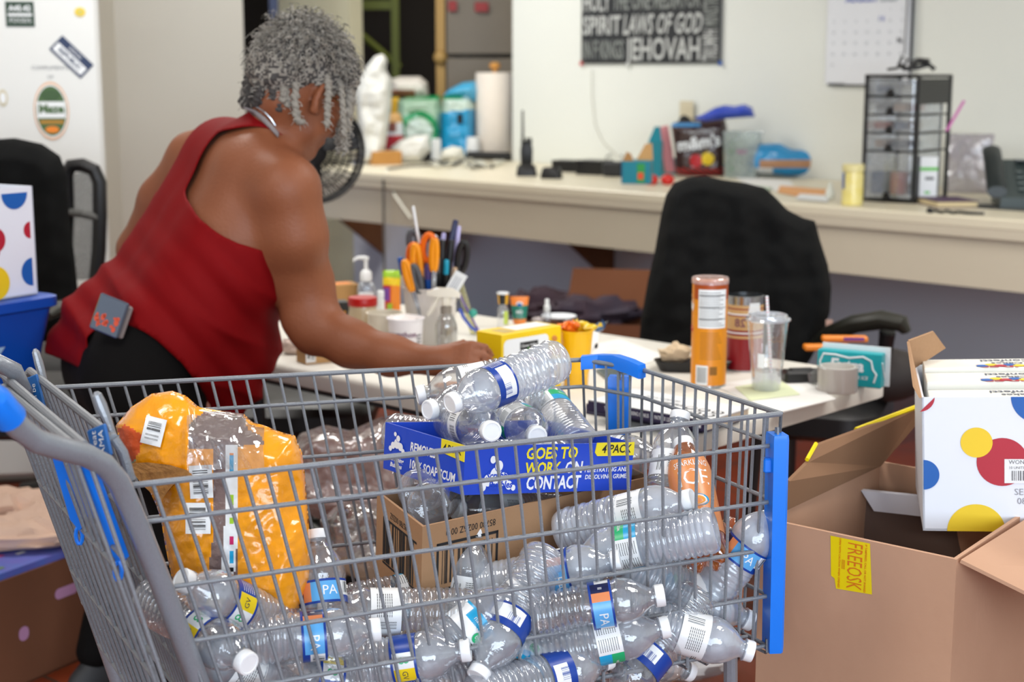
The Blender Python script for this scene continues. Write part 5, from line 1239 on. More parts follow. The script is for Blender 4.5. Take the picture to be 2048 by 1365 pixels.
# spray bottle in front of the bucket
t = placed('spray_bottle', 'clear spray bottle with milky trigger head in front of the pen bucket', 'bottle', 893, 708)
g = G(); g.lathe([(.024, 0), (.0265, .003), (.0265, .055), (.0255, .07), (.019, .088), (.0115, .101), (.0115, .112)], 32, 0, None, True, False); part('bottle_body', g, clear('grey_clear_plastic', tint=(.66, .64, .60), milk=.16, gloss=.12, bump=.2), t, 50)
g = G(); g.lathe([(.0135, .098), (.0135, .113), (.011, .115)], 24, 0); part('collar', g, mat('collar_grey', '8a8278', .4), t)
g = G(); g.box((0, 0, .128), (.022, .024, .03), None, 0, .006); g.rings([[(x, y * .012, z) for x, z in ((0, 0),)] for y in (0,)] * 0 or [[(xx, yy, zz) for xx, yy, zz in ((-.045, -.010, .142), (-.045, .010, .142), (-.045, .010, .150), (-.045, -.010, .150))], [(xx, yy, zz) for xx, yy, zz in ((-.02, -.014, .138), (-.02, .014, .138), (-.02, .014, .158), (-.02, -.014, .158))], [(xx, yy, zz) for xx, yy, zz in ((.015, -.014, .138), (.015, .014, .138), (.015, .014, .156), (.015, -.014, .156))], [(xx, yy, zz) for xx, yy, zz in ((.034, -.009, .135), (.034, .009, .135), (.034, .009, .145), (.034, -.009, .145))]])
part('spray_head', g, mat('milky_plastic', 'e6e0d2', .35), t, 40); g = G(); g.tube([(-.018, 0, .138), (-.026, 0, .122), (-.038, 0, .100), (-.044, 0, .092)], [.004, .0035, .003, .002], 8, flat=1.6); part('trigger', g, mat('milky_plastic', 'e6e0d2', .35), t)
g = G(); g.tube([(0, 0, .11), (.004, 0, .05), (.010, 0, .004)], .0018, 6); part('dip_tube', g, WHITE, t)
# yoghurt tubs
for k, (x, y, lb) in enumerate(((812, 712, 'white tub with purple writing and crumpled lid in front of the bucket'), (770, 700, 'cream tub half hidden behind the white writing tub'))):
    t = placed('tub', lb, 'tub', x, y); g = G(); R0, R1_, H_ = .036, .043, .088
    g.lathe([(R0, 0), (R1_ - .001, H_), (R1_ + .002, H_ + .001), (R1_ + .002, H_ + .004), (R1_ - .002, H_ + .004), (R0, .01), (.001, .01)], 36, 0, None, True, True); part('tub_body', g, mat(('tub_white', 'tub_cream')[k], ('f0edf2', 'e9e0cc')[k], .4), t, 40)
    if k == 0:
        g = G(); bent(g, 'marathon.', .019, .056, 0, .0408, -12, .02); bent(g, 'instant', .013, .037, 1, .0395, -20, .02)
        for q in range(5): cyl_rect(g, .0405, 40, 62, .02 + q * .008, .023 + q * .008, 2, 4)
        part('lettering', g, [mat('plum_letter', '6a2a5a', .5), mat('peach_letter', 'e8a078', .5), GRAYP], t, 0)
        g = G(); R = []
        for q in range(5): R.append([((R1_ - .002) * (1 - q / 4.6) * math.cos(a * .2856), (R1_ - .002) * (1 - q / 4.6) * math.sin(a * .2856), H_ + .003 + .006 * noise.noise(Vector((a * .6, q, 1))) * (q < 4) + .002 * q) for a in range(22)])
        g.rings(R, 0, None, False, True); part('foil_lid', g, mat('foil_white', 'e8e2e0', .4), t, 30)
# jar with red lid
t = placed('jar', 'tapering jar of pale powder with a red lid', 'jar', 727, 686)
g = G(); g.lathe([(.036, 0), (.040, .003), (.041, .03), (.036, .07), (.0325, .092), (.032, .098)], 36, 0); part('jar_body', g, mat('jar_cream', 'd9c6a2', .3, var=.12, nscale=14, coat=.4), t, 50)
g = G(); g.lathe([(.0355, .094), (.036, .096), (.036, .112), (.0345, .1145), (.001, .115)], 40, 0, None, False, True, lambda r, z, a: (r * (1 + .008 * (int(a * 9) % 2)), z) if r > .03 else (r, z)); part('lid', g, mat('lid_red', 'c41e1a', .35), t, 40)
# candy bag, sanitizer, brown boxes, tea box
def bag(name, label, cat, px, py, w, h, mats, paint, yaw=0, lean=0, nx=14, ny=18, th=.014, z=ZT, seed=1, grp=None, wav=.003, pinch=.2):
    t = placed(name, label, cat, px, py, yaw, z, grp, RX(lean)); g = G()
    for sd in (-1, 1):
        def fn(u, v):
            e = (max(0, 4 * u * (1 - u)) ** .5) * min(1, max(0, 4 * v * (1 - v)) ** .4); y = sd * th * e + wav * noise.noise(Vector((u * 5 + seed, v * 6, 0)))
            return ((u - .5) * w * (1 - pinch * .25 * math.sin(v * 3.1) ** 2), y, v * h + .003 * noise.noise(Vector((u * 6, v * 2, seed))))
        g.grid(fn, nx, ny, (lambda u, v: paint(u, v)) if sd < 0 else 0)
    part('bag_body', g, mats, t, 60); return t
CBG = [RED, ORANGE, mat('bag_lime', '9cc82a', .35), mat('bag_purple', '7a4aa0', .35), YEL]
bag('candy_bag', 'red and orange candy bag with lime top standing left of the bucket', 'bag', 783, 632, .05, .125, CBG, lambda u, v: 2 if v > .84 else (4 if v > .68 else (3 if u < .45 and .35 < v < .6 else (2 if u > .3 and u < .55 and v < .3 else (1 if u > .5 else 0)))), -10, -6)
t = placed('sanitizer_bottle', 'clear pump bottle of hand sanitizer behind the brown boxes', 'bottle', 733, 622, 0)
g = G(); g.rings([[(a * s1, b * s1, z) for a, b in rrect(-.026, -.017, .026, .017, .014, 5)] for s1, z in ((.9, 0), (1, .005), (1, .062), (.8, .078), (.45, .086))]); part('bottle_body', g, clear('sanitizer_gel', milk=.3, gloss=.1, tint=(.85, .88, .9)), t, 50)
g = G(); g.quad(-.02, .012, .02, .055, front(-.0178), 0); g.quad(-.012, .03, .012, .036, front(-.0182), 1); part('label', g, [LABW, BLUE], t, 0)
g = G(); g.lathe([(.012, .084), (.0165, .086), (.0165, .108), (.012, .114), (.006, .118), (.0055, .142), (.009, .144), (.009, .152), (.001, .153)], 20, 0); g.tube([(0, 0, .149), (-.018, 0, .150), (-.030, 0, .146), (-.034, 0, .140)], [.006, .005, .004, .003], 8); part('pump', g, WHITE, t, 40)
t = placed('brown_box', 'plain brown carton standing behind the red-lidded jar', 'box', 690, 622, 20)
g = G(); g.box((0, .03, .036), (.085, .07, .075), None, 0, .001); part('carton', g, mat('kraft_carton', 'b58a54', .8, bump=.05), t, 0)
g = G(); g.box((0, .03, .0742), (.05, .04, .001)); part('carton_label', g, ORANGE, t, 0)
t = placed('coffee_box', 'black and gold printed box under the plain brown carton', 'box', 672, 650, 12)
g = G(); g.box((0, .02, .03), (.07, .05, .06), None, 0, .001); part('carton', g, BLACK, t, 0)
g = G(); g.text('av', .042, front(-.0056), 0, at=(.006, .028), bold=.05); g.quad(-.035, .002, .035, .010, front(-.0056), 1); part('gold_lettering', g, [mat('gold_letter', 'd8920c', .4), GREEN], t, 0)
g = G(); g.prism([(-.012, 0), (.02, .012), (.002, .034), (-.016, .03)], .012, FRONT); single('red_scoop', g, RED, 'small red plastic corner showing between the arm and the brown carton', 'scoop', T(ad(652, 572, 3.3)), smooth=0)
t = placed('paper_box', 'small brown paper box with a white label near the table edge', 'box', 632, 728, 26)
g = G(); g.box((.012, .025, .021), (.075, .05, .042), None, 0, .001); part('carton', g, mat('kraft_light', 'c99e6a', .8), t, 0)
g = G(); g.quad(-.0255, .004, -.0005, .038, frame((0, -.0006, 0), (1, 0, 0), (0, 0, 1)), 0); g.quad(-.021, .014, -.016, .026, front(-.0010), 1)
for k in range(5): g.quad(-.013, .012 + k * .005, -.004, .014 + k * .005, front(-.0010), 1)
part('white_label', g, [LABW, GRAYP], t, 0)
wad('tissue', 'crumpled pinkish tissue beside the small brown paper box', 588, 708, (.030, .022, .018), mat('tissue_pink', 'e2cfc4', .9), 5, 'tissue')
t = placed('small_bottle', 'small white-capped bottle wedged behind the red-lidded jar', 'bottle', 762, 640)
g = G(); g.lathe([(.009, 0), (.0105, .002), (.0105, .055), (.006, .06), (.0045, .063), (.001, .064)], 18, 0); part('bottle_body', g, WHITE, t, 40); g = G(); g.lathe([(.0095, .06), (.0095, .078), (.008, .08), (.001, .08)], 18, 0); part('cap', g, WHITE, t, 40)
# snack card and biscuit under the hand
sheets('card', 'dark printed card lying on the table under the hand', [(845, 782), (925, 785), (940, 800), (850, 795)], ZT, mat('card_dark', '5a6a5a', .5, col2='2a2a2a', nscale=40), 2, 'card')
wad('biscuit', 'orange-brown biscuit pinched under the fingers', 905, 778, (.040, .016, .008), mat('biscuit_orange', 'd09048', .8, col2='b07030', nscale=50), 9, 'biscuit', nz=.1)
# pen pouch leaning
t = placed('pen_pouch', 'long clear pouch with a blue and purple strap leaning beside the bucket', 'pouch', 952, 668, 0, ZT, None, RY(-16))
g = G(); g.box((-.004, 0, .085), (.020, .010, .17), None, 0, .004); part('pouch_body', g, clear('pouch_film', tint=(.9, .88, .6), milk=.35, milkcol=(.75, .74, .5), gloss=.08), t)
g = G(); g.tube([(-.014, -.006, .15), (-.008, -.008, .09), (.004, -.008, .03), (.01, -.008, .004)], .004, 8, 0, flat=.6); part('strap', g, mat('strap_purple', '6a4ab0', .5), t)
g = G(); g.tube([(-.022, -.006, .075), (-.018, -.010, .05), (-.006, -.010, .02), (.008, -.010, .004)], .006, 8, 0, flat=.7); part('strap', g, mat('strap_blue', '3a5ac8', .4), t)
g = G(); g.ball((.008, -.010, .055), .011, 0, None, 12, 8); part('bead', g, mat('bead_teal', '3aa896', .4), t)
# tube, glass with paper cup, small spray, foil, plate
t = placed('cream_tube', 'orange and teal squeeze tube standing on its cap', 'tube', 1039, 652)
g = G(); g.rings([[(sx * math.cos(a * .3927), sy * math.sin(a * .3927), z) for a in range(16)] for sx, sy, z in ((.016, .016, .006), (.018, .016, .02), (.022, .009, .055), (.025, .0015, .078))], lambda a, b: (1, 0, 1)[a] if a < 3 else 1); part('tube_body', g, [mat('tube_teal', '107a68', .35), mat('tube_bright_orange', 'f28a3a', .35)], t, 50)
g = G(); g.lathe([(.014, 0), (.015, .001), (.015, .012), (.001, .013)], 20); part('cap', g, WHITE, t); g = G(); F = frame((0, -.0135, 0), (1, 0, 0), (0, .05, 1))
g.disc((0, .060, .0), .009, F, 0, 18, .006); g.disc((0, .058, .0008), .007, F, 1, 16, .004); g.text('MD', .012, F @ T((0, .038, .002)), 0, bold=.02); g.text('hair care', .005, F @ T((0, .028, .002)), 0); part('lettering', g, [LABW, BLUE], t, 0)
t = placed('glass_bottle', 'clear empty jar left of the squeeze tube', 'jar', 1006, 655); g = G(); g.lathe([(.013, 0), (.015, .002), (.015, .048), (.010, .056), (.0095, .06)], 24, 0, None, True, False); part('jar_body', g, clear('jar_glass', milk=.1, gloss=.14), t, 50)
g = G(); g.quad(.002, .01, .013, .045, front(-.0155), 0); part('jar_label', g, mat('label_lime', 'c8dc5a', .5), t, 0)
t = thing('paper_cup', 'tiny orange and black paper cup balanced on the clear jar', 'cup', T(tb(1006, 655) + Vector((0, 0, .062)))); g = G(); g.lathe([(.0125, 0), (.0145, .026)], 24, lambda a, b: 1 if b in (15, 16, 17, 18, 19) else 0, None, True, False); g.lathe([(.0145, .026), (.0162, .027), (.0160, .030), (.0145, .031), (.0135, .028), (.012, .012)], 24, 2, None, False, False); part('cup_body', g, [mat('cup_gold', 'e0961c', .4, col2='f2c22a', nscale=60), BLACK, LABW], t, 40)
t = placed('mist_sprayer', 'little clear mist sprayer with a white nozzle right of the squeeze tube', 'bottle', 1094, 644); g = G(); g.lathe([(.010, 0), (.0115, .002), (.0115, .022), (.006, .030)], 18, 0); part('bottle_body', g, clear('sprayer_clear', milk=.25, gloss=.1), t, 50)
g = G(); g.lathe([(.0075, .028), (.0085, .030), (.0085, .043), (.0055, .046), (.0055, .060), (.0045, .062), (.001, .0625)], 18, 0); part('nozzle', g, WHITE, t, 40)
wad('foil_ball', 'crumpled foil piece behind the cookie box', 1076, 648, (.018, .012, .009), mat('foil', 'a8a0a0', .2, 1.0, bump=.6, bscale=80), 12, 'foil')
t = placed('paper_plate', 'white paper plate behind the cookie box', 'plate', 1118, 640); g = G(); g.lathe([(.02, .002), (.035, .003), (.046, .010), (.048, .011), (.046, .012), (.034, .005), (.001, .004)], 32, 0, None, True, True); part('plate_body', g, mat('plate_white', 'e8ecf0', .5), t, 40)
# ================================================================ generic helpers for soft shapes traced at their own distance
def puff(name, pts, D, thick, mats, parent, org, amp=.006, freq=.02, paint=None, n=56, slope=(0, 0), edge=40., back=True, seed=0, folds=0, smooth=180):
    P = np.array(pts, float); Q = np.roll(P, -1, 0); dd = Q - P; lo, hi = P.min(0), P.max(0); c0 = P.mean(0); pl = [tuple(p) for p in P]
    W = hi - lo; nx = max(8, int(n * W[0] / max(W))); ny = max(8, int(n * W[1] / max(W))); st = max(W[0] / nx, W[1] / ny)
    def sd(x, y):
        t = np.clip(((x - P[:, 0]) * dd[:, 0] + (y - P[:, 1]) * dd[:, 1]) / (dd ** 2).sum(1), 0, 1); e = P + dd * t[:, None]; k = np.hypot(x - e[:, 0], y - e[:, 1]); i = k.argmin(); return k[i], e[i]
    base = []; info = []
    for j in range(ny + 1):
        for i in range(nx + 1):
            x = lo[0] + W[0] * i / nx; y = hi[1] - W[1] * j / ny; k, e = sd(x, y); ins = inpoly(x, y, pl)
            if not ins: x, y, k = e[0], e[1], 0
            elif k < st * .45: x, y, k = e[0], e[1], 0
            info.append((x, y, k))
    for side_ in ((1, -1) if back else (1,)):
        V = []
        for x, y, k in info:
            q = min(1, k / edge) ** .5 if k > 0 else 0; w = amp * noise.noise((x * freq, y * freq, seed + side_)) + amp * .5 * noise.noise((x * freq * 2.7, y * freq * 2.7, seed))
            if folds: w += folds * math.sin(x * .085 + 2.2 * noise.noise((y * .006, x * .004, seed))) 
            V.append(tuple(ad(x, y, D + slope[0] * (x - c0[0]) + slope[1] * (y - c0[1]) - side_ * (thick * q / 2 + w * min(1, k / 18))) - org))
        Fc = []; mm = []
        for j in range(ny):
            for i in range(nx):
                x = lo[0] + W[0] * (i + .5) / nx; y = hi[1] - W[1] * (j + .5) / ny
                a = j * (nx + 1) + i; f4 = (a, a + 1, a + nx + 2, a + nx + 1)
                if all(info[q][2] == 0 for q in f4) and not inpoly(x, y, pl): continue
                Fc.append(f4 if side_ > 0 else f4[::-1]); mm.append(paint(x, y) if paint and side_ > 0 else 0)
        if side_ > 0: G1 = (V, Fc, mm)
        else: G2 = (V, Fc, mm)
    g = G(); g.add(*G1[:2], G1[2])
    if back: g.add(*G2[:2], G2[2])
    return part(name, g, mats, parent, smooth)
# ================================================================ counter along the back wall
COUNT = mat('counter_laminate', 'e4dbc2', .4, var=.05, nscale=3); FASC = mat('counter_fascia', 'd2c8b2', .5, var=.05, nscale=3); WOODB = mat('bracket_wood', '7a4a22', .6, col2='5e3618', nscale=9)
ZC = .91; nW = Vector((-.70711, -.70711, 0)); dW = Vector((.70711, -.70711, 0))
cs = onw(600, ZC, S_F); clen = (Vector((3.7, S_F - 3.7, 0)) - cs).length
CM = frame(cs + Vector((0, 0, 0)), dW, -nW)   # x along, y to the wall, z up
ct = thing('counter', 'long cream laminate counter with deep front board running along the back wall', 'counter', T((cs.x, cs.y, 0)) @ RZ(-45))
dep = (S_W - S_F) * .70711 - .005
g = G(); g.box((clen / 2, dep / 2, ZC - .02), (clen, dep, .04), None, 0, .006); part('countertop', g, COUNT, ct)
k0 = (onw(702) - cs).dot(dW); k1 = (onw(1025) - cs).dot(dW); g = G(); g.box(((k0 + k1) / 2, dep + .33, ZC - .02), (k1 - k0 - .01, .66, .04)); part('ledge', g, COUNT, ct, 0)
g = G(); g.box((clen / 2, .012, ZC - .045), (clen, .02, .05)); part('lip', g, FASC, ct, 0)
g = G(); g.box((clen / 2, .035, ZC - .158), (clen, .022, .174)); part('front_board', g, FASC, ct, 0)
for px in (1225, 765, 912):
    p = onw(px, .6); k = (p - cs).dot(dW); g = G()
    g.prism([(dep, .672), (dep - .52, .672), (dep, .30)], .02, frame((k, 0, 0), (0, 1, 0), (0, 0, 1))); part('bracket', g, WOODB, ct, 0)
WYAW = -45.0
def cp(name, label, cat, px, py, yaw=0, group=None, dz=0, face=True, tilt=None):
    p = at(px, py, ZC + .0005 + dz); M = T(p) @ RZ(yaw_to_cam(p) * (1 if face else 0) + yaw)
    if tilt is not None: M = M @ tilt
    return thing(name, label, cat, M, group), p.y * 1.02 / FPX
# --- wall: poster, calendar, outlet, strap, cord
def wp(px, py, off=.012):
    r = _ray(px, py); S = S_W - off * 1.4142; t = S / (r[0] + r[1]); return Vector((r[0] * t, r[1] * t, CAMH + r[2] * t))
p0, p1 = wp(1163, 127), wp(1441, 131); wM = frame(p0, dW, (0, 0, 1)); PW = (p1 - p0).length; PH = PW * .62
t = thing('poster', 'black wall poster covered in white block lettering', 'poster', wM)
g = G(); g.box((PW / 2, PH / 2, .001), (PW, PH, .002)); part('poster_sheet', g, mat('poster_black', '26282a', .6, var=.3, nscale=30), t, 0)
g = G(); FW = T((0, 0, .0028)); PG = mat('poster_letter', 'c9cbc8', .6, var=.2); PG2 = mat('poster_letter_dim', '8f938f', .6, var=.2)
k = PW / 285.0; kv = p0.y * 1.01 / FPX
for s_, cx, cy, cap_, wid, mi, sh in (('IN F KINGS', 48, 24, 34, 86, 1, 0), ('JEHOVAH', 173, 24, 40, 150, 0, 0), ('SPIRIT', 44, 70, 34, 82, 0, 0), ('LAWS OF GOD', 170, 70, 36, 158, 0, .25), ('HOLY', 32, 114, 34, 58, 0, 0), ('THE ONE MEDIATOR', 156, 114, 32, 178, 1, 0), ('TRUTH AND MERCY', 130, 160, 36, 240, 0, 0), ('FAITHFUL WORD', 130, 205, 36, 240, 1, 0)):
    g.text(s_, cap_ * kv / .70, FW, mi, at=(cx * k, cy * kv), bold=.02, fit=wid * k, shear=sh)
for q, s_ in enumerate(('TRIUMPH', 'MINISTRY', 'FATHER')): g.text(s_, 28 * k / .7, FW @ T((267 * k, (32 + q * 62) * kv, 0)) @ RZ(90), q % 2, bold=.02, fit=56 * kv)
part('lettering', g, [PG, PG2], t, 0)
for (x, m) in ((.0, RED), (PW, BLUE)): g = G(); g.box((x, .0, .003), (.02, .02, .002)); part('tape', g, m, t, 0)
c0, c1 = wp(1650, 168), wp(1818, 150); CW = .168 * .0 + (c1 - c0).dot(dW); CV = 168 * p0.y * .93 / FPX; CH = CV * 1.5
t = thing('calendar', 'white month calendar hanging on the wall above the drawer unit', 'calendar', frame(c0, dW, (0, 0, 1)))
g = G()
def calf(u, v): return (u * CW, v * CH, .002 + .012 * max(0, .35 - v) * math.sin(v * 40 + u * 3))
g.grid(calf, 6, 16); part('calendar_sheet', g, mat('calendar_paper', 'e9ebf0', .7, var=.02), t, 60)
g = G(); FC_ = T((0, 0, .006)); g.text('AUGUST', .042, FC_, 0, at=(CW * .42, CV * .90), bold=.03); g.text('2025', .042, FC_, 1, at=(CW * .74, CV * .90), bold=.02)
for r_ in range(6):
    for c_ in range(7):
        if 4 < r_ * 7 + c_ < 36: g.text(str(r_ * 7 + c_ - 4), .016, FC_, 1, at=(CW * (.09 + .135 * c_), CV * (.78 - .115 * r_)))
g.text('16', .034, FC_, 0, at=(CW * .66, CV * .69)); g.text('N', .03, FC_, 2, at=(CW * .88, CV * .46), bold=.03)
part('printing', g, [mat('calendar_blue', '7a84c8', .6), mat('calendar_grey', '9aa0a8', .6), INK], t, 0)
g = G(); g.box((CW * .5, -.002, .003), (CW * .92, .012, .003)); g.box((CW + .006, CH * .5, .003), (.012, CH, .004)); part('dark_edge', g, mat('edge_charcoal', '3a3c44', .6), t, 0)
g = G(); g.tube([wp(1818, -60, .02), wp(1812, 60, .03), wp(1809, 110, .03)], .006, 6, 0, flat=.4); single('hanging_strap', g, mat('strap_grey', '4a4c55', .7), 'dark strap hanging along the calendar right edge', 'strap')
p = wp(1374, 226); g = G(); g.box((0, 0, .003), (.085, .115, .006), None, 0, .002); g.box((0, .025, .007), (.03, .03, .003), None, 0, .001); g.box((0, -.025, .007), (.03, .03, .003), None, 0, .001)
single('wall_outlet', g, mat('outlet_cream', 'd8cdb0', .5), 'cream power outlet low on the wall above the brown candy bag', 'outlet', frame(p, dW, (0, 0, 1)))
g = G(); g.tube([wp(1184, 140), wp(1184, 190), wp(1190, 250), wp(1206, 285), wp(1228, 305), wp(1240, 322)], .0022, 6); single('hanging_cable', g, mat('cord_pale', 'c9c6ba', .6), 'thin pale cord drooping down the wall under the poster', 'cord')
# --- drawer unit
t, s = cp('drawer_unit', 'small black tower of clear plastic drawers on the counter', 'drawers', 1800, 402, 0, None); W_, H_ = 118 * s, 238 * s; DPT = .30
t.matrix_world = T(at(1775, 405, ZC)) @ RZ(yaw_to_cam(at(1775, 405, ZC)) - 24)
W_, H_ = .205, .47; g = G()
for x in (-W_ / 2, W_ / 2):
    for y in (0.004, DPT): g.box((x, y, H_ / 2), (.012, .02, H_), None, 0, .002)
g.box((0, DPT / 2, H_), (W_ + .012, DPT + .02, .012), None, 0, .003); g.box((0, DPT / 2, .006), (W_, DPT, .012)); g.box((W_ / 2, DPT / 2, H_ * .88), (.008, DPT, H_ * .2)); g.box((-W_ / 2, DPT / 2, H_ * .88), (.008, DPT, H_ * .2))
ZL = [.012, .190, .258, .326, .394]
for z in ZL[1:]: g.box((0, DPT / 2, z), (W_, DPT, .006))
part('frame', g, BLACK, t, 0)
DRM = clear('smoky_drawer', tint=(.80, .82, .85), milk=.32, milkcol=(.55, .6, .66), gloss=.14, bump=.2); STM = [mat('stuff_blue', '3a5a80', .6), mat('stuff_tan', 'c8a890', .7), mat('stuff_red', 'c05a4a', .6), mat('stuff_slate', '5a6068', .6)]
for k, (z0, z1) in enumerate(zip(ZL, ZL[1:] + [H_ - .01])):
    g = G(); h_ = z1 - z0 - .01; g.rings([[(a, b, z0 + .006 + zz) for a, b in rrect(-W_ / 2 + .008, -.012, W_ / 2 - .008, DPT - .03, .012, 4)] for zz in (0, h_)], 0, None, True, False); dr = part('drawer', g, DRM, t, 50)
    g = G(); g.rings([[(.016 * math.cos(a * .3142) * q, -.014 - zz, z0 + .006 + max(0, .024 * math.sin(a * .3142) * q)) for a in range(11)] for q, zz in ((1, 0), (.8, .008))], 0); part('handle', g, BLACK, dr)
    rr = random.Random(k)
    for q in range(4 if k < 4 else 1):
        g = G(); g.box((0, 0, 0), (.04 + .03 * rr.random(), .05, h_ * .5), None, 0, .004); single('drawer_content', g, STM[(q + k) % 4], ('coloured stationery showing through the clear drawer, %s of drawer %s from the bottom' % (('left end', 'centre left', 'centre right', 'right end')[q], ('one', 'two', 'three', 'four', 'five')[k])), 'stationery', t.matrix_world @ T((-.055 + q * .036, .06 + .04 * (q % 2), z0 + .012 + h_ * .27)))
p = t.matrix_world @ Vector((0, .1, H_ + .008)); g = G(); g.box((-.02, 0, .001), (.12, .15, .002)); single('paper_sheet', g, PAPER, 'loose white paper lying on the drawer unit', 'paper', T(p) @ RZ(-20), smooth=0)
g = G(); g.tube([(-.06, 0, .012), (-.03, -.01, .016), (.0, 0, .03), (.01, .01, .05), (-.01, 0, .06), (-.02, 0, .03), (.0, -.02, .015), (.05, 0, .02), (.09, .01, .03), (.11, 0, .012)], .009, 8, 0, flat=.6); g.tube([(.02, 0, .03), (.05, .01, .045), (.09, 0, .04)], .012, 8)
single('head_strap', g, BLACK, 'black strap with buckle coiled on the drawer unit', 'strap', T(p + Vector((0, 0, .004))) @ RZ(-15))
# --- right end of the counter
def cbox(name, label, cat, x0, y0, x1, y1, mats, deco=None, yaw=0, depth=.08, dz=0, face=True, partname='carton', r=.001, grp=None):
    t, s = cp(name, label, cat, (x0 + x1) / 2, y1, yaw, grp, dz); w, h = (x1 - x0) * s, (y1 - y0) * s; g = G(); g.box((0, depth / 2, h / 2), (w, depth, h), None, 0, r); part(partname, g, mats[0], t, 0)
    if deco: g = G(); deco(g, w, h); part('printing', g, mats[1:], t, 0)
    return t, w, h
t, w, h = cbox('medicine_carton', 'narrow white carton with green stripe beside the drawer unit', 'carton', 1838, 316, 1872, 406, [LABW, mat('lime_stripe', '52c428', .4), GRAYP], None, 12, .05)
g = G(); g.quad(-w / 2, h * .70, w / 2, h * .77, front(-.0008), 0); g.quad(-w * .2, h * .5, w * .3, h * .56, front(-.0008), 1); g.quad(-w * .2, h * .2, w * .1, h * .25, front(-.0008), 0); g.quad(-.0, h * .7, .05, h * .77, frame((w / 2 + .0008, 0, 0), (0, 1, 0), (0, 0, 1)), 0); part('printing', g, [mat('lime_stripe', '52c428', .4), GRAYP], t, 0)
t, s = cp('notebook', 'purple hardcover notebook with pale page edges on the counter', 'notebook', 1915, 416, 22); g = G(); g.box((0, .1, .012), (.15, .2, .020)); part('pages', g, mat('page_edge', 'd9c8a0', .9), t, 0)
g = G(); g.box((0, .1, .0235), (.156, .206, .003)); g.box((0, .1, .0015), (.156, .206, .003)); part('cover', g, mat('cover_purple', '4a2a52', .6), t, 0)
g = G(); g.tube([(-.05, 0, .004), (-.03, -.01, .012), (-.01, .005, .005), (.01, -.01, .012), (.03, 0, .006), (.05, -.005, .010), (.08, .02, .006), (.13, .03, .004)], .0055, 8); g.ball((-.05, 0, .008), .012, 0); t2 = single('cable_coil', g, BLACK, 'bunched black cord in front of the purple notebook', 'cord', T(at(1888, 428, ZC)) @ RZ(-30))
g = G(); g.box((0, 0, .006), (.05, .03, .012), None, 0, .003); single('blue_eraser', g, mat('eraser_navy', '2a3f8c', .5), 'small dark blue block beside the drawer unit foot', 'eraser', T(at(1843, 404, ZC)) @ RZ(-40))
bag('zip_bag', 'clear zip bag with a pink seal leaning on the wall behind the notebook', 'bag', 1932, 386, .19, .24, [clear('zip_bag_film', milk=.7, milkcol=(.70, .66, .74), gloss=.12, bump=1.0)], lambda u, v: 0, -10, -8, 14, 16, .03, ZC, 4, None, .012)
g = G(); g.tube([ad(1893, 262, 5.62), ad(1928, 202, 5.66)], .007, 8, 0, flat=.5); single('zip_seal', g, mat('seal_pink', 'c868b0', .5), 'pink plastic seal strip of the zip bag sticking up left', 'seal')
# desk phone
t, s = cp('desk_phone', 'dark grey desk phone with handset at the counter right end', 'phone', 2068, 418, 8); t.scale = (1.3, 1.3, 1.3); g = G()
g.prism([(0, 0), (.22, 0), (.22, .10), (.19, .125), (.0, .03)], .22, frame((-.09, 0, 0), (0, 1, 0), (0, 0, 1))); part('phone_body', g, mat('phone_grey', '3f4a4a', .45), t, 0)
g = G(); g.rings([[(x + .0, y, z) for x, z in [(-.105 + .026 * math.cos(a * .5236), 0 + .022 * math.sin(a * .5236)) for a in range(12)]] for y in (0,)] * 0 or [[(-.10 + .027 * math.cos(a * .5236), y, z0 + .02 * sc * math.sin(a * .5236)) for a in range(12)] for y, z0, sc in ((.005, .045, .8), (.02, .05, 1.2), (.05, .075, .9), (.12, .115, .9), (.17, .14, 1.2), (.19, .15, .8))]); part('handset', g, mat('handset_black', '20282a', .35), t)
for r_ in range(4):
    for c_ in range(3): g = G(); g.box((-.03 + c_ * .03, .035 + r_ * .028, .052 + r_ * .014), (.02, .016, .006), None, 0, .002); part('key', g, mat('key_grey', '6a7472', .5), t)
g = G(); g.box((.015, .165, .125), (.10, .035, .004)); part('display', g, mat('display_dark', '1c2220', .2), t)
g = G(); g.box((0, .0, .0005), (.42, .16, .002)); single('desk_pad', g, mat('pad_charcoal', '4a4d4c', .8), 'dark mat lying under the desk phone', 'mat', T(at(2040, 420, ZC) + Vector((0, .04, 0))) @ RZ(-45), smooth=0)
# yellow jar, little bottle, papers, blue biscuit pack
t, s = cp('jar', 'jar of yellow drink powder with a pale yellow lid on the counter', 'jar', 1704, 410); g = G(); g.lathe([(.036, 0), (.039, .003), (.039, .110), (.036, .122), (.036, .126)], 32, 0); part('jar_body', g, mat('powder_yellow', 'e4cf4a', .35, col2='f0e8b0', nscale=30, coat=.4), t, 40)
g = G(); g.lathe([(.038, .124), (.040, .126), (.040, .148), (.038, .150), (.001, .150)], 32, 0); part('lid', g, mat('lid_pale_yellow', 'ece2a4', .4), t, 40); g = G(); cyl_rect(g, .0395, -70, -48, .06, .12, 0, 5); part('label', g, BLUE, t, 0)
t, s = cp('nasal_spray', 'little white bottle with pointed cap next to the yellow jar', 'bottle', 1660, 398); g = G(); g.lathe([(.016, 0), (.018, .003), (.018, .03), (.010, .040), (.008, .062), (.001, .064)], 18, 0); part('bottle_body', g, mat('bottle_ivory', 'dfe2d8', .4), t, 40)
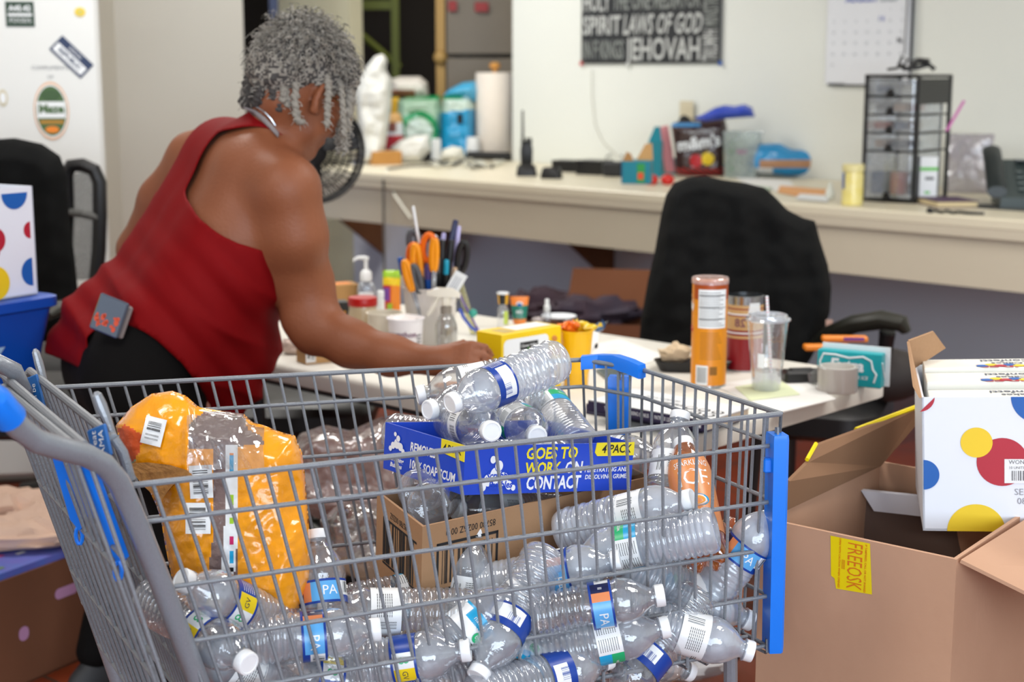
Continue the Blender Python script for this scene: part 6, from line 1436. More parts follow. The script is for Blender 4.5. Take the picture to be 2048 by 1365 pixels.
for k, (pts, m, lb) in enumerate((([(1462, 352), (1580, 362), (1600, 392), (1500, 372)], PAPER, 'white leaflet under the blue biscuit pack'), ([(1560, 372), (1660, 380), (1640, 402), (1555, 385)], mat('leaflet_orange', 'e8a86a', .7), 'orange and white leaflet in front of the blue biscuit pack'), ([(1600, 388), (1660, 392), (1655, 404), (1590, 398)], LABW, 'small white slip beside the nasal bottle'), ([(1470, 366), (1545, 376), (1520, 392), (1450, 380)], mat('leaflet_green', 'b8c8b0', .7), 'pale green leaflet half hidden by the black jacket'))): sheets('leaflet', lb, pts, ZC + .001 + .0015 * k, m, 1, 'leaflet')
t = thing('biscuit_pack', 'crinkled bright blue biscuit pack lying on the counter', 'packet', T(at(1600, 358, ZC)))
puff('pack_body', [(1492, 330), (1494, 298), (1505, 288), (1560, 287), (1585, 300), (1620, 300), (1660, 306), (1695, 300), (1706, 312), (1700, 340), (1690, 358), (1640, 350), (1580, 352), (1540, 348), (1500, 345)], at(1600, 356, ZC).y, .09, [mat('pack_blue', '1a98d8', .25, coat=.6, bump=.4), mat('pack_tan', 'b88a68', .5), LABW], t, t.location, .012, .03, lambda x, y: (1 if 318 < y < 338 and 1520 < x < 1650 else (2 if 335 <= y < 346 and 1505 < x < 1545 else 0)), 40, edge=16)
t = thing('snack_bag', 'small orange and white snack packet on top of the biscuit pack', 'packet', T(at(1600, 300, ZC + .1)))
puff('bag_body', [(1572, 282), (1590, 278), (1630, 282), (1634, 294), (1600, 298), (1570, 292)], at(1600, 350, ZC).y + .08, .05, [mat('packet_peach', 'f0c8a8', .4)], t, t.location, .006, .05, None, 20, edge=8)
# storage bin with blue bag, brown candy bag, green bag
t, s = cp('storage_bin', 'frosted plastic bin half covered by a shiny blue bag', 'bin', 1478, 357, -10); w_, h_ = .17, .20
g = G(); g.rings([[(a, b + .08, z) for a, b in rrect(-w_ / 2 * q, -.07 * q, w_ / 2 * q, .07 * q, .02, 4)] for q, z in ((.88, 0), (1, h_), (1.06, h_ + .002), (1.04, h_ + .01), (.97, h_), (.86, .006))]); part('bin_body', g, clear('frosted_bin', tint=(.88, .93, .93), milk=.45, milkcol=(.7, .78, .76), gloss=.08), t, 40)
g = G(); g.text('NO', .03, front(.005), 0, at=(.01, .12)); part('lettering', g, mat('faded_magenta', 'b85a9a', .6), t, 0)
t = thing('blue_bag', 'shiny royal blue plastic bag bunched on the frosted bin', 'bag', T(at(1460, 357, ZC) + Vector((0, .05, .2))))
puff('bag_body', [(1385, 238), (1410, 226), (1430, 215), (1450, 210), (1470, 212), (1490, 208), (1505, 215), (1510, 234), (1450, 238), (1410, 244)], at(1460, 357, ZC).y + .05, .12, [mat('bag_royal_blue', '1644c8', .25, coat=.6, bump=.5)], t, t.location, .02, .04, None, 34, edge=12)
t, s = cp('green_bag', 'thin green snack bag beside the brown candy bag', 'bag', 1462, 356); g = G(); g.box((0, .02, .085), (.03, .03, .17), None, 0, .008); part('bag_body', g, mat('bag_green', '1c9a4c', .3, coat=.5), t)
t = thing('candy_bag', 'dark brown chocolate candy bag with white lettering and red and yellow candies', 'bag', T(at(1400, 352, ZC))); DB_ = at(1400, 352, ZC).y
def mmp(x, y):
    if (x - 1392) ** 2 + (y - 322) ** 2 < 13 ** 2: return 1
    if (x - 1415) ** 2 + (y - 318) ** 2 < 13 ** 2: return 2
    if y > 335 and (x * 7 + y * 3) % 23 < 8: return 1
    return 3 if y < 255 and x < 1400 and y > 246 else 0
puff('bag_body', [(1342, 250), (1350, 244), (1400, 242), (1450, 238), (1455, 260), (1452, 300), (1448, 352), (1400, 354), (1352, 350), (1350, 300)], DB_, .08, [mat('bag_dark_brown', '3a1e1c', .3, coat=.6, bump=.3), RED, YEL, mat('bag_sky', '4a90c8', .4)], t, t.location, .008, .04, mmp, 44, edge=16)
g = G(); Fm_ = frame(ad(1398, 286, DB_ - .055) - t.location, (1, .05, 0), (0, 0, 1)) @ RZ(8); g.text("m&m's", .078, Fm_, 0, bold=.04, sx=.95); g.text('CHOCOLATE', .02, Fm_ @ T((.02, .05, 0)), 0); part('lettering', g, LABW, t, 0)
t = thing('dark_bag', 'small black crumpled bag peeking above the brown candy bag', 'bag', T(at(1368, 350, ZC) + Vector((0, .08, .15))))
puff('bag_body', [(1355, 246), (1360, 234), (1368, 229), (1380, 236), (1386, 246)], DB_ + .08, .05, [BLACK], t, t.location, .006, .05, None, 16, edge=8)
t = thing('pink_card', 'pink folded card leaning between the teal boxes and the candy bag', 'card', T(at(1335, 350, ZC)))
puff('card_body', [(1318, 255), (1336, 250), (1345, 300), (1350, 345), (1330, 345)], DB_ + .02, .012, [mat('card_rose', 'd88a90', .6)], t, t.location, .001, .03, None, 16, edge=8)
# teal card boxes
TLM = mat('carton_teal', '0c8496', .4)
t, w, h = cbox('juice_carton', 'lower deep blue-teal carton under the open teal one', 'carton', 1243, 322, 1300, 368, [mat('carton_deep_teal', '0c5f90', .4), LABW], lambda g, w, h: g.text('SCALA', .026, front(-.0012), 0, at=(0, h * .6), bold=.03), -6, .09)
t, w, h = cbox('juice_carton', 'open teal carton stacked on the blue-teal carton, flaps up', 'carton', 1245, 280, 1300, 368, [TLM], None, -6, .09, .085)
t.scale = (1, 1, .5); g = G(); g.quad(w * .02, .01, w * .3, h * .9, front(-.0015), 0); g.quad(w * .05, h * .2, w * .25, h * .5, front(-.0018), 1); part('printing', g, [GREEN, mat('carton_scarlet', 'e8502a', .5)], t, 0)
g = G(); g.add([(-w / 2, 0, h), (-w * .1, 0, h), (-w * .2, -.01, h * 1.35), (-w * .35, -.01, h * 1.42)], [(0, 1, 2, 3)]); g.add([(-.01, .09, h), (w / 2, .09, h), (w * .45, .1, h * 1.75), (.02, .1, h * 1.7)], [(0, 1, 2, 3)]); part('flap', g, mat('flap_tan', 'c89a62', .8), t, 0)
t, w, h = cbox('gift_carton', 'teal gable carton right of the open teal one', 'carton', 1296, 285, 1322, 355, [TLM], None, -6, .07)
g = G(); g.add([(-w / 2, 0, h), (w / 2, 0, h), (w * .3, .035, h * 1.4), (-w * .1, .035, h * 1.4)], [(0, 1, 2, 3)]); part('flap', g, TLM, t, 0)
t, w, h = cbox('teal_tin', 'low teal box behind the red clips', 'tin', 1318, 318, 1362, 350, [mat('tin_teal', '2a9aa0', .4)], None, 0, .06)
for k in (0, 1): g = G(); g.ball((0, 0, .022), .026, 0, None, 14, 8, (1.15, .8, .95)); g.box((0, -.008, .022), (.05, .012, .012), None, 0, .004); single('red_clip', g, mat('clip_red', 'd8281e', .35), ('red plastic clip directly in front of the teal cartons', 'red plastic clip nearer to the black jacket')[k], 'clip', T(at(1303 + 32 * k, 370, ZC)), 'red clips on the counter')
# walkie talkie, chargers, black boxes
t, s = cp('walkie_talkie', 'black two-way radio with long antenna upright in its charger', 'radio', 1053, 347); g = G()
g.rings([[(a, b, z) for a, b in rrect(-.03 * q, -.019 * q, .03 * q, .019 * q, .008, 4)] for q, z in ((.8, .03), (.95, .04), (1, .09), (1, .12), (.86, .132), (.9, .15), (.95, .155))]); part('radio_body', g, BLACK, t, 50)
g = G(); g.tube([(-.018, 0, .15), (-.018, 0, .19), (-.019, 0, .30)], [.0085, .0065, .005], 10); part('antenna', g, mat('antenna_grey', '3a3a38', .6), t)
for x in (.002, .018): g = G(); g.lathe([(.007, .152), (.007, .170), (.001, .171)], 12, 0, T((x, 0, 0))); part('knob', g, BLACK, t)
t, s = cp('radio_charger', 'black charging cradle holding the two-way radio', 'charger', 1053, 352); g = G(); g.rings([[(a, b, z) for a, b in rrect(-.048 * q, -.04 * q, .048 * q, .04 * q, .012, 4)] for q, z in ((1, 0), (1, .015), (.88, .045), (.8, .05), (.7, .034))]); part('cradle', g, BLACK, t, 40)
t, s = cp('radio_charger', 'empty black charging cradle right of the two-way radio', 'charger', 1103, 357, -14); g = G(); g.rings([[(a, b, z) for a, b in rrect(-.046 * q, -.035 * q, .046 * q, .035 * q, .012, 4)] for q, z in ((1, 0), (1, .014), (.85, .046), (.75, .05), (.6, .03))]); part('cradle', g, BLACK, t, 40)
cbox('network_box', 'flat black network box against the wall beside the empty charger', 'router', 1100, 322, 1152, 344, [BLACK], None, -30, .1)
cbox('network_box', 'longer flat black network box next to the teal cartons', 'router', 1148, 322, 1205, 350, [mat('router_black', '1a1a1c', .3)], None, -30, .12)
cbox('network_box', 'dark rounded adapter box touching the teal cartons', 'router', 1202, 325, 1243, 354, [DARK], None, -20, .08, r=.01)
g = G(); g.tube([at(1206, 330, ZC + .06), at(1215, 312, ZC + .06), at(1235, 306, ZC + .06), at(1243, 312, ZC + .06)], .004, 6); single('cable', g, BLACK, 'short black cable arching over the adapter box', 'cable')
# --- left end of the counter
def soft(name, label, cat, pts, base, thick, m, amp=.01, freq=.03, paint=None, n=34, edge=14, pn='bag_body', folds=0, dD=0):
    D = at(base[0], base[1], ZC).y + dD; t = thing(name, label, cat, T(ad(base[0], base[1], D))); puff(pn, pts, D, thick, m if isinstance(m, list) else [m], t, t.location, amp, freq, paint, n, edge=edge, folds=folds); return t
t, s = cp('paper_towel_roll', 'tall white paper towel roll on an upright wooden holder', 'paper towel', 990, 318); R_ = .105; H_ = .385
R_ = 37 * s; H_ = 166 * s
g = G(); g.lathe([(.02, .012), (R_ - .003, .012), (R_, .016), (R_, H_ - .004), (R_ - .003, H_), (.02, H_), (.02, .012)], 40, 0, None, False, False, lambda r, z, a: (r * (1 + .004 * math.sin(a * 3)), z)); part('paper_roll', g, mat('towel_paper', 'f2e8dc', .9, bump=.2, bscale=120), t, 40)
t, s = cp('towel_holder', 'turned wooden holder whose knob shows above the paper towel roll', 'holder', 990, 318); g = G(); g.lathe([(.07, 0), (.07, .01), (.012, .011), (.012, H_ + .01), (.018, H_ + .02), (.03, H_ + .03), (.03, H_ + .045), (.018, H_ + .055), (.001, H_ + .057)], 20, 0, None, True, True); part('post', g, mat('holder_wood', 'd89a4a', .5), t)
t, s = cp('white_cup', 'plain white cup standing before the paper towel roll', 'cup', 946, 320); g = G(); g.lathe([(.040, 0), (.043, .003), (.036, .11), (.033, .125), (.001, .126)], 30, 0); part('cup_body', g, WHITE, t, 40)
t, s = cp('adapter', 'small white upright adapter beside the cable heap', 'adapter', 872, 322, 10); g = G(); g.box((0, 0, .06), (.05, .04, .12), None, 0, .006); part('adapter_body', g, WHITE, t)
soft('grocery_bag', 'standing white plastic grocery bag with loop handles', 'bag', [(722, 328), (716, 250), (710, 190), (718, 155), (735, 130), (750, 112), (765, 108), (775, 120), (772, 140), (784, 160), (783, 210), (776, 260), (770, 300), (768, 328)], (745, 328), .16, mat('bag_white_film', 'e6e6e0', .35, coat=.3, bump=.4), .02, .03, None, 44, folds=.006)
g = G(); g.box((0, .05, .035), (.16, .1, .07), None, 0, .004); single('wood_block', g, mat('block_tan', 'c8924a', .7, col2='b07a3c'), 'tan block at the counter left end by the fan', 'block', T(at(775, 330, ZC)) @ RZ(20))
soft('bread_bag', 'white bread bag lying on top of the green bottle pack', 'bag', [(782, 190), (782, 158), (800, 153), (840, 153), (855, 165), (858, 192), (820, 196)], (820, 318), .14, [mat('bread_wrap', 'e4ddd2', .35, coat=.4, bump=.3), mat('bread_brown', 'a06a4a', .6)], .01, .04, lambda x, y: 1 if y > 180 and x < 830 else 0, 30, dD=.1)
soft('bottle_pack', 'shrink-wrapped pack of green-banded bottles', 'bottle pack', [(798, 318), (792, 240), (796, 200), (815, 194), (850, 192), (880, 190), (885, 230), (880, 318)], (838, 318), .2, [mat('wrap_green_grey', '9ec0a4', .2, coat=.7, bump=.5), mat('wrap_green', '1a9a5a', .25, coat=.6), mat('wrap_pale', 'c8dcd0', .2, coat=.6)], .014, .04, lambda x, y: 1 if (abs(math.hypot((x - 838) / 1.0, (y - 262) / 1.0) - 34) < 6 or y < 200) else (2 if math.hypot(x - 838, y - 265) < 27 else 0), 44)
soft('bottle_pack', 'shrink-wrapped water pack with a bright cyan lower band', 'bottle pack', [(878, 318), (882, 225), (885, 192), (905, 190), (940, 192), (950, 210), (950, 318)], (914, 318), .2, [mat('wrap_pale', 'c8dcd0', .2, coat=.6), mat('wrap_cyan', '0e9cd4', .25, coat=.6), mat('wrap_green', '1a9a5a', .25, coat=.6), INK], .012, .05, lambda x, y: (3 if 915 < x < 925 and 228 < y < 248 else 1) if y > 222 + (914 - x) * .1 else (2 if y < 200 and x < 925 else 0), 44)
soft('blue_bag', 'light blue plastic bag draped over the water pack', 'bag', [(885, 192), (900, 178), (925, 165), (950, 162), (955, 180), (952, 205), (930, 196), (905, 194)], (920, 318), .12, mat('bag_sky_blue', '4ab0dc', .3, coat=.5, bump=.4), .012, .04, dD=-.02)
soft('food_jar', 'red and white labelled jar with tan top beside the grocery bag', 'jar', [(772, 322), (770, 240), (778, 226), (800, 226), (806, 245), (812, 322)], (790, 322), .1, [RED, mat('jar_tan', 'e0b070', .5), LABW, mat('jar_umber', '8a5040', .5)], .003, .04, lambda x, y: 1 if y < 246 else (3 if 246 < y < 265 and x < 792 else (2 if y < 272 or y > 300 else 0)), 30)
soft('yellow_carton', 'yellow carton showing between the bread bag and the jar', 'carton', [(783, 232), (783, 196), (798, 194), (800, 230)], (790, 318), .06, mat('carton_mustard', 'd8a81c', .5), .002, .03, dD=.06)
soft('white_bag', 'flattened white bag on the counter in front of the bottle pack', 'bag', [(780, 296), (800, 280), (830, 270), (858, 270), (862, 300), (840, 324), (795, 326)], (820, 326), .1, mat('bag_white_film', 'e6e6e0', .35), .01, .04)
WC = mat('cable_white', 'e4e2d4', .5)
rr = random.Random(21)
for k in range(9):
    g = G(); x, y = 850 + k * 15, 326 + rr.uniform(-9, 8); pts = []
    for q in range(9): pts.append(at(x + 18 * math.cos(q * .9 + k) + q * 4, y + 5 * math.sin(q * 1.3 + k * 2), ZC + .006 + .010 * abs(math.sin(q + k))))
    g.tube(pts, .0045, 6); single('cable', g, WC if k % 3 else BLACK, ('tangled %s cable on the counter, %s of the heap' % ('pale' if k % 3 else 'black', ('left end', 'second loop', 'third loop', 'fourth loop', 'middle loop', 'sixth loop', 'seventh loop', 'eighth loop', 'right end')[k])), 'cable', None, 'tangled cables on the counter')
soft('cable_bundle', 'bunched white cable bundle behind the tangled cables', 'cable', [(880, 318), (885, 300), (905, 292), (925, 296), (930, 320), (905, 326)], (905, 326), .08, mat('cable_white', 'e4e2d4', .5), .016, .09)
soft('black_adapter', 'black power strip half hidden behind the tangled cables', 'adapter', [(808, 318), (812, 298), (860, 300), (862, 320)], (835, 322), .06, BLACK, .004, .03)
soft('black_case', 'black flat case beneath the paper towel roll', 'case', [(930, 318), (935, 302), (1022, 305), (1024, 322)], (978, 322), .08, BLACK, .003, .03)
g = G(); P = [at(768, 338, ZC + .004)] + [Vector((0, 0, 0))] * 0; pc = at(768, 344, ZC + .006)
pf_ = Vector((pc.x - .02, pc.y - .03, 0)); g.tube([at(900, 330, ZC + .006), at(820, 332, ZC + .006), at(775, 338, ZC + .006), Vector((pc.x, pc.y - .05, ZC - .03)), Vector((pc.x, pc.y - .06, .6)), Vector((pc.x, pc.y - .05, .3)), Vector((pc.x + .03, pc.y - .02, .01))], .006, 8); single('power_cord', g, mat('cord_grey', '6f6c66', .6), 'grey power cord running off the counter edge to the floor', 'cord')
g = G(); g.tube([at(772, 340, ZC + .008), Vector((pc.x + .06, pc.y - .10, ZC - .10)), Vector((pc.x + .14, pc.y - .19, ZC - .2))], .007, 6, 0, flat=.5); g2 = G(); b_ = at(774, 341, ZC + .006); g2.tube([b_, b_ + Vector((.0, -.07, -.06)), b_ + Vector((.01, -.07, -.18)), b_ + Vector((.05, -.09, -.25)), b_ + Vector((.10, -.10, -.26))], .006, 6, 0, flat=.5)
single('white_strap', g, WC, 'pale strap end slanting off the counter edge', 'strap'); single('white_strap', g2, WC, 'pale strap looping down in front of the counter board', 'strap')
# fan
FD = 5.6; fc = ad(626, 302, FD); fan = thing('pedestal_fan', 'black pedestal fan with round wire grille behind the person', 'fan', T((fc.x, fc.y + .05, 0))); fo = Vector((fc.x, fc.y + .05, 0))
FM = T(fc - fo) @ RZ(25); Rf = .183
for yy, nm in ((-.04, 'front_grille'), (.05, 'rear_grille')):
    g = G()
    for r_ in (Rf, Rf * .72, Rf * .45): g.tube([(r_ * math.cos(a * math.pi / 20), yy * (1.15 - r_ / Rf * .6), r_ * math.sin(a * math.pi / 20)) for a in range(41)], .0075 if r_ == Rf else .003, 6, 0, FM)
    for k in range(44): a = k * math.pi / 22; g.tube([(.05 * math.cos(a), yy, .05 * math.sin(a)), (Rf * .7 * math.cos(a + .12), yy * .95, Rf * .7 * math.sin(a + .12)), (Rf * math.cos(a + .2), yy * .4, Rf * math.sin(a + .2))], .0019, 4, 0, FM)
    part(nm, g, BLACK, fan)
g = G(); g.lathe([(.001, -.055), (.05, -.05), (.052, -.03), (.001, -.03)], 24, 0, FM @ RX(-90) @ Matrix.Scale(-1, 4, (0, 0, 1))); part('hub', g, BLACK, fan)
for k in range(3):
    g = G(); a = k * math.pi / 1.5; g.grid(lambda u, v: ((.04 + u * .13) * math.cos(a + v * .75), .012 * (v - .5) * 2, (.04 + u * .13) * math.sin(a + v * .75)), 6, 6, 0, FM); part('blade', g, DARK, fan)
g = G(); g.lathe([(.001, 0), (.06, .01), (.065, .06), (.04, .12), (.001, .13)], 20, 0, FM @ RX(-90)); part('motor', g, BLACK, fan); g = G(); g.tube([(0, .07, .02), (0, .07, fc.z - .05)], .014, 12); part('pole', g, BLACK, fan); g = G(); g.lathe([(.20, 0), (.20, .015), (.05, .03), (.02, .06)], 32, 0, T((0, .07, 0))); part('base', g, BLACK, fan)
# ================================================================ back room seen through the openings
fg = thing('grey_fridge', 'tall grey two-door fridge in the back room with red magnets', 'fridge', T(Vector((ad(950, 100, 9.3).x, 9.3, 0))))
xl, xr = ad(893, 100, 9.3).x - ad(950, 100, 9.3).x, .42
GF = mat('fridge_grey', '938878', .5, var=.05)
zs = ad(950, 112, 9.3).z
for z0, z1, nm in ((zs + .01, 1.95, 'freezer_door'), (.05, zs - .012, 'fridge_door')): g = G(); g.box(((xl + xr) / 2, .03, (z0 + z1) / 2), (xr - xl, .06, z1 - z0), None, 0, .006); part(nm, g, GF, fg)
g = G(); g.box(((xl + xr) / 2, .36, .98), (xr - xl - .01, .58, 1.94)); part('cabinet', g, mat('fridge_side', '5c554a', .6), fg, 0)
for k, (x, y, w, h) in enumerate(((905, 12, .05, .06), (963, 14, .08, .055))): g = G(); p = ad(x, y, 9.27); g.box((0, 0, 0), (w, .006, h), None, 0, .002); single('magnet', g, mat('magnet_red', 'b83a3a', .5), ('narrow red magnet on the grey fridge, next to its hinge edge', 'wider red magnet on the grey fridge')[k], 'magnet', T(p))
g = G(); a, b = ad(881, 60, 8.9), 0; g.box((0, 0, 1.2), (.05, .05, 2.4)); g.ball((0, -.03, ad(884, 115, 8.9).z), .04, 0); single('wooden_post', g, mat('post_tan', 'a8864c', .6), 'narrow tan wooden post beside the grey fridge', 'post', T((a.x, 8.9, 0)))
RK = mat('rack_olive', '6c7a2a', .5)
rk = thing('storage_rack', 'olive green steel rack standing in the dark back room', 'rack', T((ad(745, 60, 10.7).x, 10.7, 0))); ro = Vector((ad(745, 60, 10.7).x, 10.7, 0))
g = G(); p0 = ad(790, 0, 10.7).x - ro.x; g.box((p0, 0, 1.1), (.05, .05, 2.2)); part('upright', g, RK, rk)
g = G(); g.box((p0 - .5, 0, 1.1), (.05, .05, 2.2)); part('upright', g, RK, rk)
g = G(); zb = ad(750, 10, 10.7).z; g.box((p0 - .25, -.0, zb), (.5, .04, .06)); part('crossbar', g, RK, rk)
g = G(); q0, q1 = ad(700, 50, 10.7) - ro, ad(800, 135, 10.7) - ro; g.tube([q0, q1], .022, 8); part('brace', g, RK, rk)
g = G(); g.box((0, 0, 1.3), (.05, .03, 2.6)); single('hanging_cloth', g, mat('cloth_slate_blue', '505a78', .8), 'slate blue strip hanging in the dark doorway behind the head', 'cloth', T((ad(548, 30, 9.4).x, 9.4, 0)), smooth=0)
# ================================================================ upright freezer with magnets
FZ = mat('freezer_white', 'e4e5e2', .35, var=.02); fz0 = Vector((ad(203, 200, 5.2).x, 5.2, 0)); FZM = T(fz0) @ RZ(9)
fz = thing('freezer', 'white upright freezer with magnets on its door', 'freezer', FZM); FWD = .78
g = G(); g.box((-FWD / 2, .03, .95), (FWD, .06, 1.84), None, 0, .012); part('freezer_door', g, FZ, fz)
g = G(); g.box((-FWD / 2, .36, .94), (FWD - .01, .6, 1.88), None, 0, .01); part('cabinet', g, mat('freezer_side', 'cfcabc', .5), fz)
g = G(); g.box((-FWD + .05, -.03, 1.1), (.03, .04, .5), None, 0, .008); part('handle', g, WHITE, fz)
def fzp(px, py):
    Mi = FZM.inverted(); o = Mi @ Vector((0, 0, CAMH)); d = Mi.to_3x3() @ Vector(_ray(px, py)); t_ = (-.0015 - o.y) / d.y; return o + d * t_
def mag(label, px, py, w, h, ang, fn, mats):
    p = fzp(px, py); t = thing('magnet', label, 'magnet', FZM @ T(p) @ RX(90) @ RZ(ang)); g = G(); fn(g, w, h); part('magnet_face', g, mats, t, 0); return t
def m1(g, w, h): g.box((0, 0, .0005), (w, h, .002)); g.text('A45.42', h * .3, T((0, h * .22, .002)), 1, bold=.03); g.quad(-w * .42, -h * .08, w * .42, h * .02, None, 1, .002); g.text('FOODS', h * .26, T((0, -h * .26, .002)), 1)
mag('square dark green magnet with pale lettering at the freezer top', 40, 28, .09, .08, 0, m1, [mat('magnet_forest', '26402e', .5), LABW])
def m2(g, w, h): g.box((0, 0, .0005), (w, h, .002), None, 0); g.quad(-w * .45, -h * .38, w * .45, h * .1, None, 1, .002); g.text('REPUBLIC', h * .34, T((0, -h * .14, .0026)), 0, bold=.03); g.text('DESIGN', h * .24, T((0, h * .28, .0026)), 1)
mag('slanted navy and white magnet on the freezer', 143, 114, .135, .062, -45, m2, [mat('magnet_navy', '27385c', .5), LABW])
def m3(g, w, h):
    for k, (q, mi) in enumerate(((1, 0), (.92, 1), (.86, 2))): g.disc((0, 0, .001 + .0004 * k), w / 2 * q, None, mi, 32, h / 2 * q)
    g.quad(-w * .40, -h * .12, w * .40, h * .16, None, 1, .0026); g.text('Maze', w * .34, T((0, h * .03, .003)), 2, bold=.05); g.quad(-w * .34, -h * .22, w * .34, -h * .16, None, 3, .0026); g.disc((0, -h * .32, .0027), w * .2, None, 4, 16, h * .06); g.disc((0, h * .27, .0027), w * .28, None, 5, 16, h * .1)
mag('large oval magnet with green, white and orange bands', 103, 222, .112, .19, 0, m3, [mat('magnet_peach', 'e8b890', .5), LABW, mat('magnet_leaf', '4a6a3a', .5), mat('magnet_ochre', 'b8862a', .5), ORANGE, mat('magnet_moss', '3a5a30', .5)])
def m4(g, w, h): g.disc((0, 0, .001), w / 2, None, 0, 16, h / 2); g.disc((0, 0, .0015), w / 3, None, 1, 12, h / 3)
mag('tiny yellow magnet near the freezer top', 160, 24, .035, .03, 0, m4, [YEL, mat('magnet_straw', 'd8c860', .5)])
mag('small tan round magnet at the left edge of the picture', 6, 196, .03, .055, 0, m4, [mat('magnet_beige', 'cfc4a4', .5), LABW])
t = thing('freezer_lettering', 'faint printed words on the freezer door above the oval magnet', 'lettering', FZM @ T(fzp(100, 136)) @ RX(90)); g = G(); g.text('COMPLIMENTS', .018, None, 0, at=(0, 0)); g.text('OF', .016, None, 0, at=(0, -.03)); part('printing', g, mat('print_pale_grey', '8a8d90', .6), t, 0)
# ================================================================ chairs
def chair_base(parent, o, c, h):
    g = G(); g.tube([c + Vector((0, 0, .08)) - o, c + Vector((0, 0, h)) - o], .03, 14); part('column', g, BLACK, parent)
    for k in range(5):
        a = k * 1.2566 + .3; e = c + Vector((.30 * math.cos(a), .30 * math.sin(a), .075)); g = G(); g.tube([c + Vector((0, 0, .11)) - o, lp(c, e, .5) + Vector((0, 0, .06)) - o, e - o], [.028, .022, .015], 10); lg = part('leg', g, BLACK, parent)
        g = G(); g.lathe([(.008, -.02), (.026, -.018), (.027, 0), (.026, .018), (.008, .02)], 16, 0, T(e - o + Vector((0, 0, -.046))) @ RX(90)); part('caster', g, DARK, lg)
JK = mat('black_jacket', '0e0f0f', .9, var=.2, nscale=30, bump=.1, bscale=160, spec=.2)
c = Vector((ad(1500, 500, 4.2).x, 4.15, 0)); ch = thing('office_chair', 'black office chair with curved armrest standing beyond the table', 'chair', T(c))
puff('backrest', [(1300, 720), (1320, 560), (1340, 440), (1365, 385), (1420, 370), (1500, 385), (1560, 420), (1610, 470), (1640, 560), (1630, 660), (1600, 720)], 4.22, .08, [BLACK], ch, c, .002, .01, None, 40, slope=(.0006, 0))
g = G(); g.rings([[(a * q, b * q, z) for a, b in rrect(-.27, -.25, .27, .25, .1, 6)] for q, z in ((.85, .46), (1, .48), (1, .53), (.9, .55))], 0, T((.10, -.02, 0)) @ RZ(-20)); part('seat', g, BLACK, ch, 40)
AP = [(1632, 688, 4.12), (1660, 668, 4.08), (1710, 648, 4.02), (1765, 640, 3.98), (1805, 648, 3.95), (1812, 664, 3.95)]
g = G(); g.tube([ad(*p) - c for p in AP], [.020, .030, .033, .034, .030, .018], 14, 0, flat=.75); ar = part('armrest', g, mat('armrest_black', '26261f', .45), ch)
g = G(); g.tube([ad(1775, 665, 3.98) - c, ad(1768, 720, 4.0) - c, ad(1740, 790, 4.05) - c], [.022, .018, .02], 12); part('armrest_post', g, BLACK, ar)
g = G(); g.ball(tuple(ad(1770, 750, 4.05) - c), .1, 0, None, 20, 12, (1.15, .9, .72)); part('side_bolster', g, mat('bolster_dark', '2c2624', .7), ch)
chair_base(ch, c, c + Vector((.1, -.02, 0)), .47)
g_ = thing('jacket', 'black jacket draped over the office chair backrest', 'jacket', T(ad(1450, 600, 4.12)))
JP = [(1270, 745), (1278, 690), (1282, 640), (1296, 560), (1310, 500), (1322, 430), (1332, 390), (1348, 366), (1376, 355), (1410, 352), (1445, 360), (1490, 366), (1530, 376), (1552, 396), (1575, 420), (1606, 436), (1630, 442), (1640, 480), (1656, 530), (1663, 575), (1660, 625), (1645, 670), (1625, 712), (1605, 745), (1560, 752), (1450, 756), (1350, 752)]
puff('jacket_body', JP, 4.12, .15, [JK], g_, g_.location, .014, .013, None, 70, slope=(.0005, 0), edge=26, folds=.009)
t = thing('white_tag', 'small white tag beside the jacket edge', 'tag', T(ad(1658, 648, 4.15))); g = G(); g.box((0, 0, 0), (.018, .004, .022)); part('tag_body', g, mat('tag_pinkish', 'e0b8a8', .7), t, 0)
# left chairs
c2 = Vector((ad(60, 400, 4.3).x, 4.3, 0)); ch2 = thing('office_chair', 'large black office chair behind the polka dot box', 'chair', T(c2))
puff('backrest', [(-110, 640), (-112, 400), (-90, 310), (-30, 280), (30, 276), (85, 288), (120, 312), (134, 350), (138, 430), (150, 520), (160, 620), (150, 680), (0, 690)], 4.3, .10, [JK], ch2, c2, .008, .012, None, 60, folds=.003)
g = G(); g.rings([[(a * q, b * q, z) for a, b in rrect(-.27, -.25, .27, .25, .1, 6)] for q, z in ((.85, .44), (1, .46), (1, .52), (.9, .54))], 0, T((.05, -.1, 0))); part('seat', g, BLACK, ch2, 40)
g = G(); g.tube([ad(90, 632, 3.95) - c2, ad(110, 618, 4.0) - c2, ad(150, 612, 4.1) - c2, ad(190, 612, 4.25) - c2], [.02, .03, .03, .02], 12, 0, flat=.7); part('armrest', g, mat('armrest_black', '26261f', .45), ch2)
chair_base(ch2, c2, c2 + Vector((.05, -.1, 0)), .45)
c3 = Vector((ad(165, 450, 4.75).x, 4.75, 0)); ch3 = thing('office_chair', 'black mesh-backed chair between the big chair and the freezer', 'chair', T(c3))
fr = [(128, 560), (134, 420), (132, 350), (142, 332), (165, 330), (188, 340), (199, 365), (200, 430), (198, 500), (192, 560)]
g = G(); g.tube([ad(x, y, 4.75) - c3 for x, y in fr], .022, 10, 0); part('back_frame', g, BLACK, ch3)
puff('back_mesh', [(134, 560), (140, 420), (138, 352), (165, 342), (190, 352), (194, 430), (190, 560)], 4.76, .01, [clear('chair_mesh', tint=(.45, .46, .47), milk=.35, milkcol=(.35, .36, .36), gloss=.02)], ch3, c3, .002, .02, None, 18, back=False)
g = G(); g.tube([ad(136, 425, 4.74) - c3, ad(165, 428, 4.72) - c3, ad(196, 436, 4.74) - c3], .012, 8, 0); part('lumbar_bar', g, mat('lumbar_grey', '5a5a58', .6), ch3)
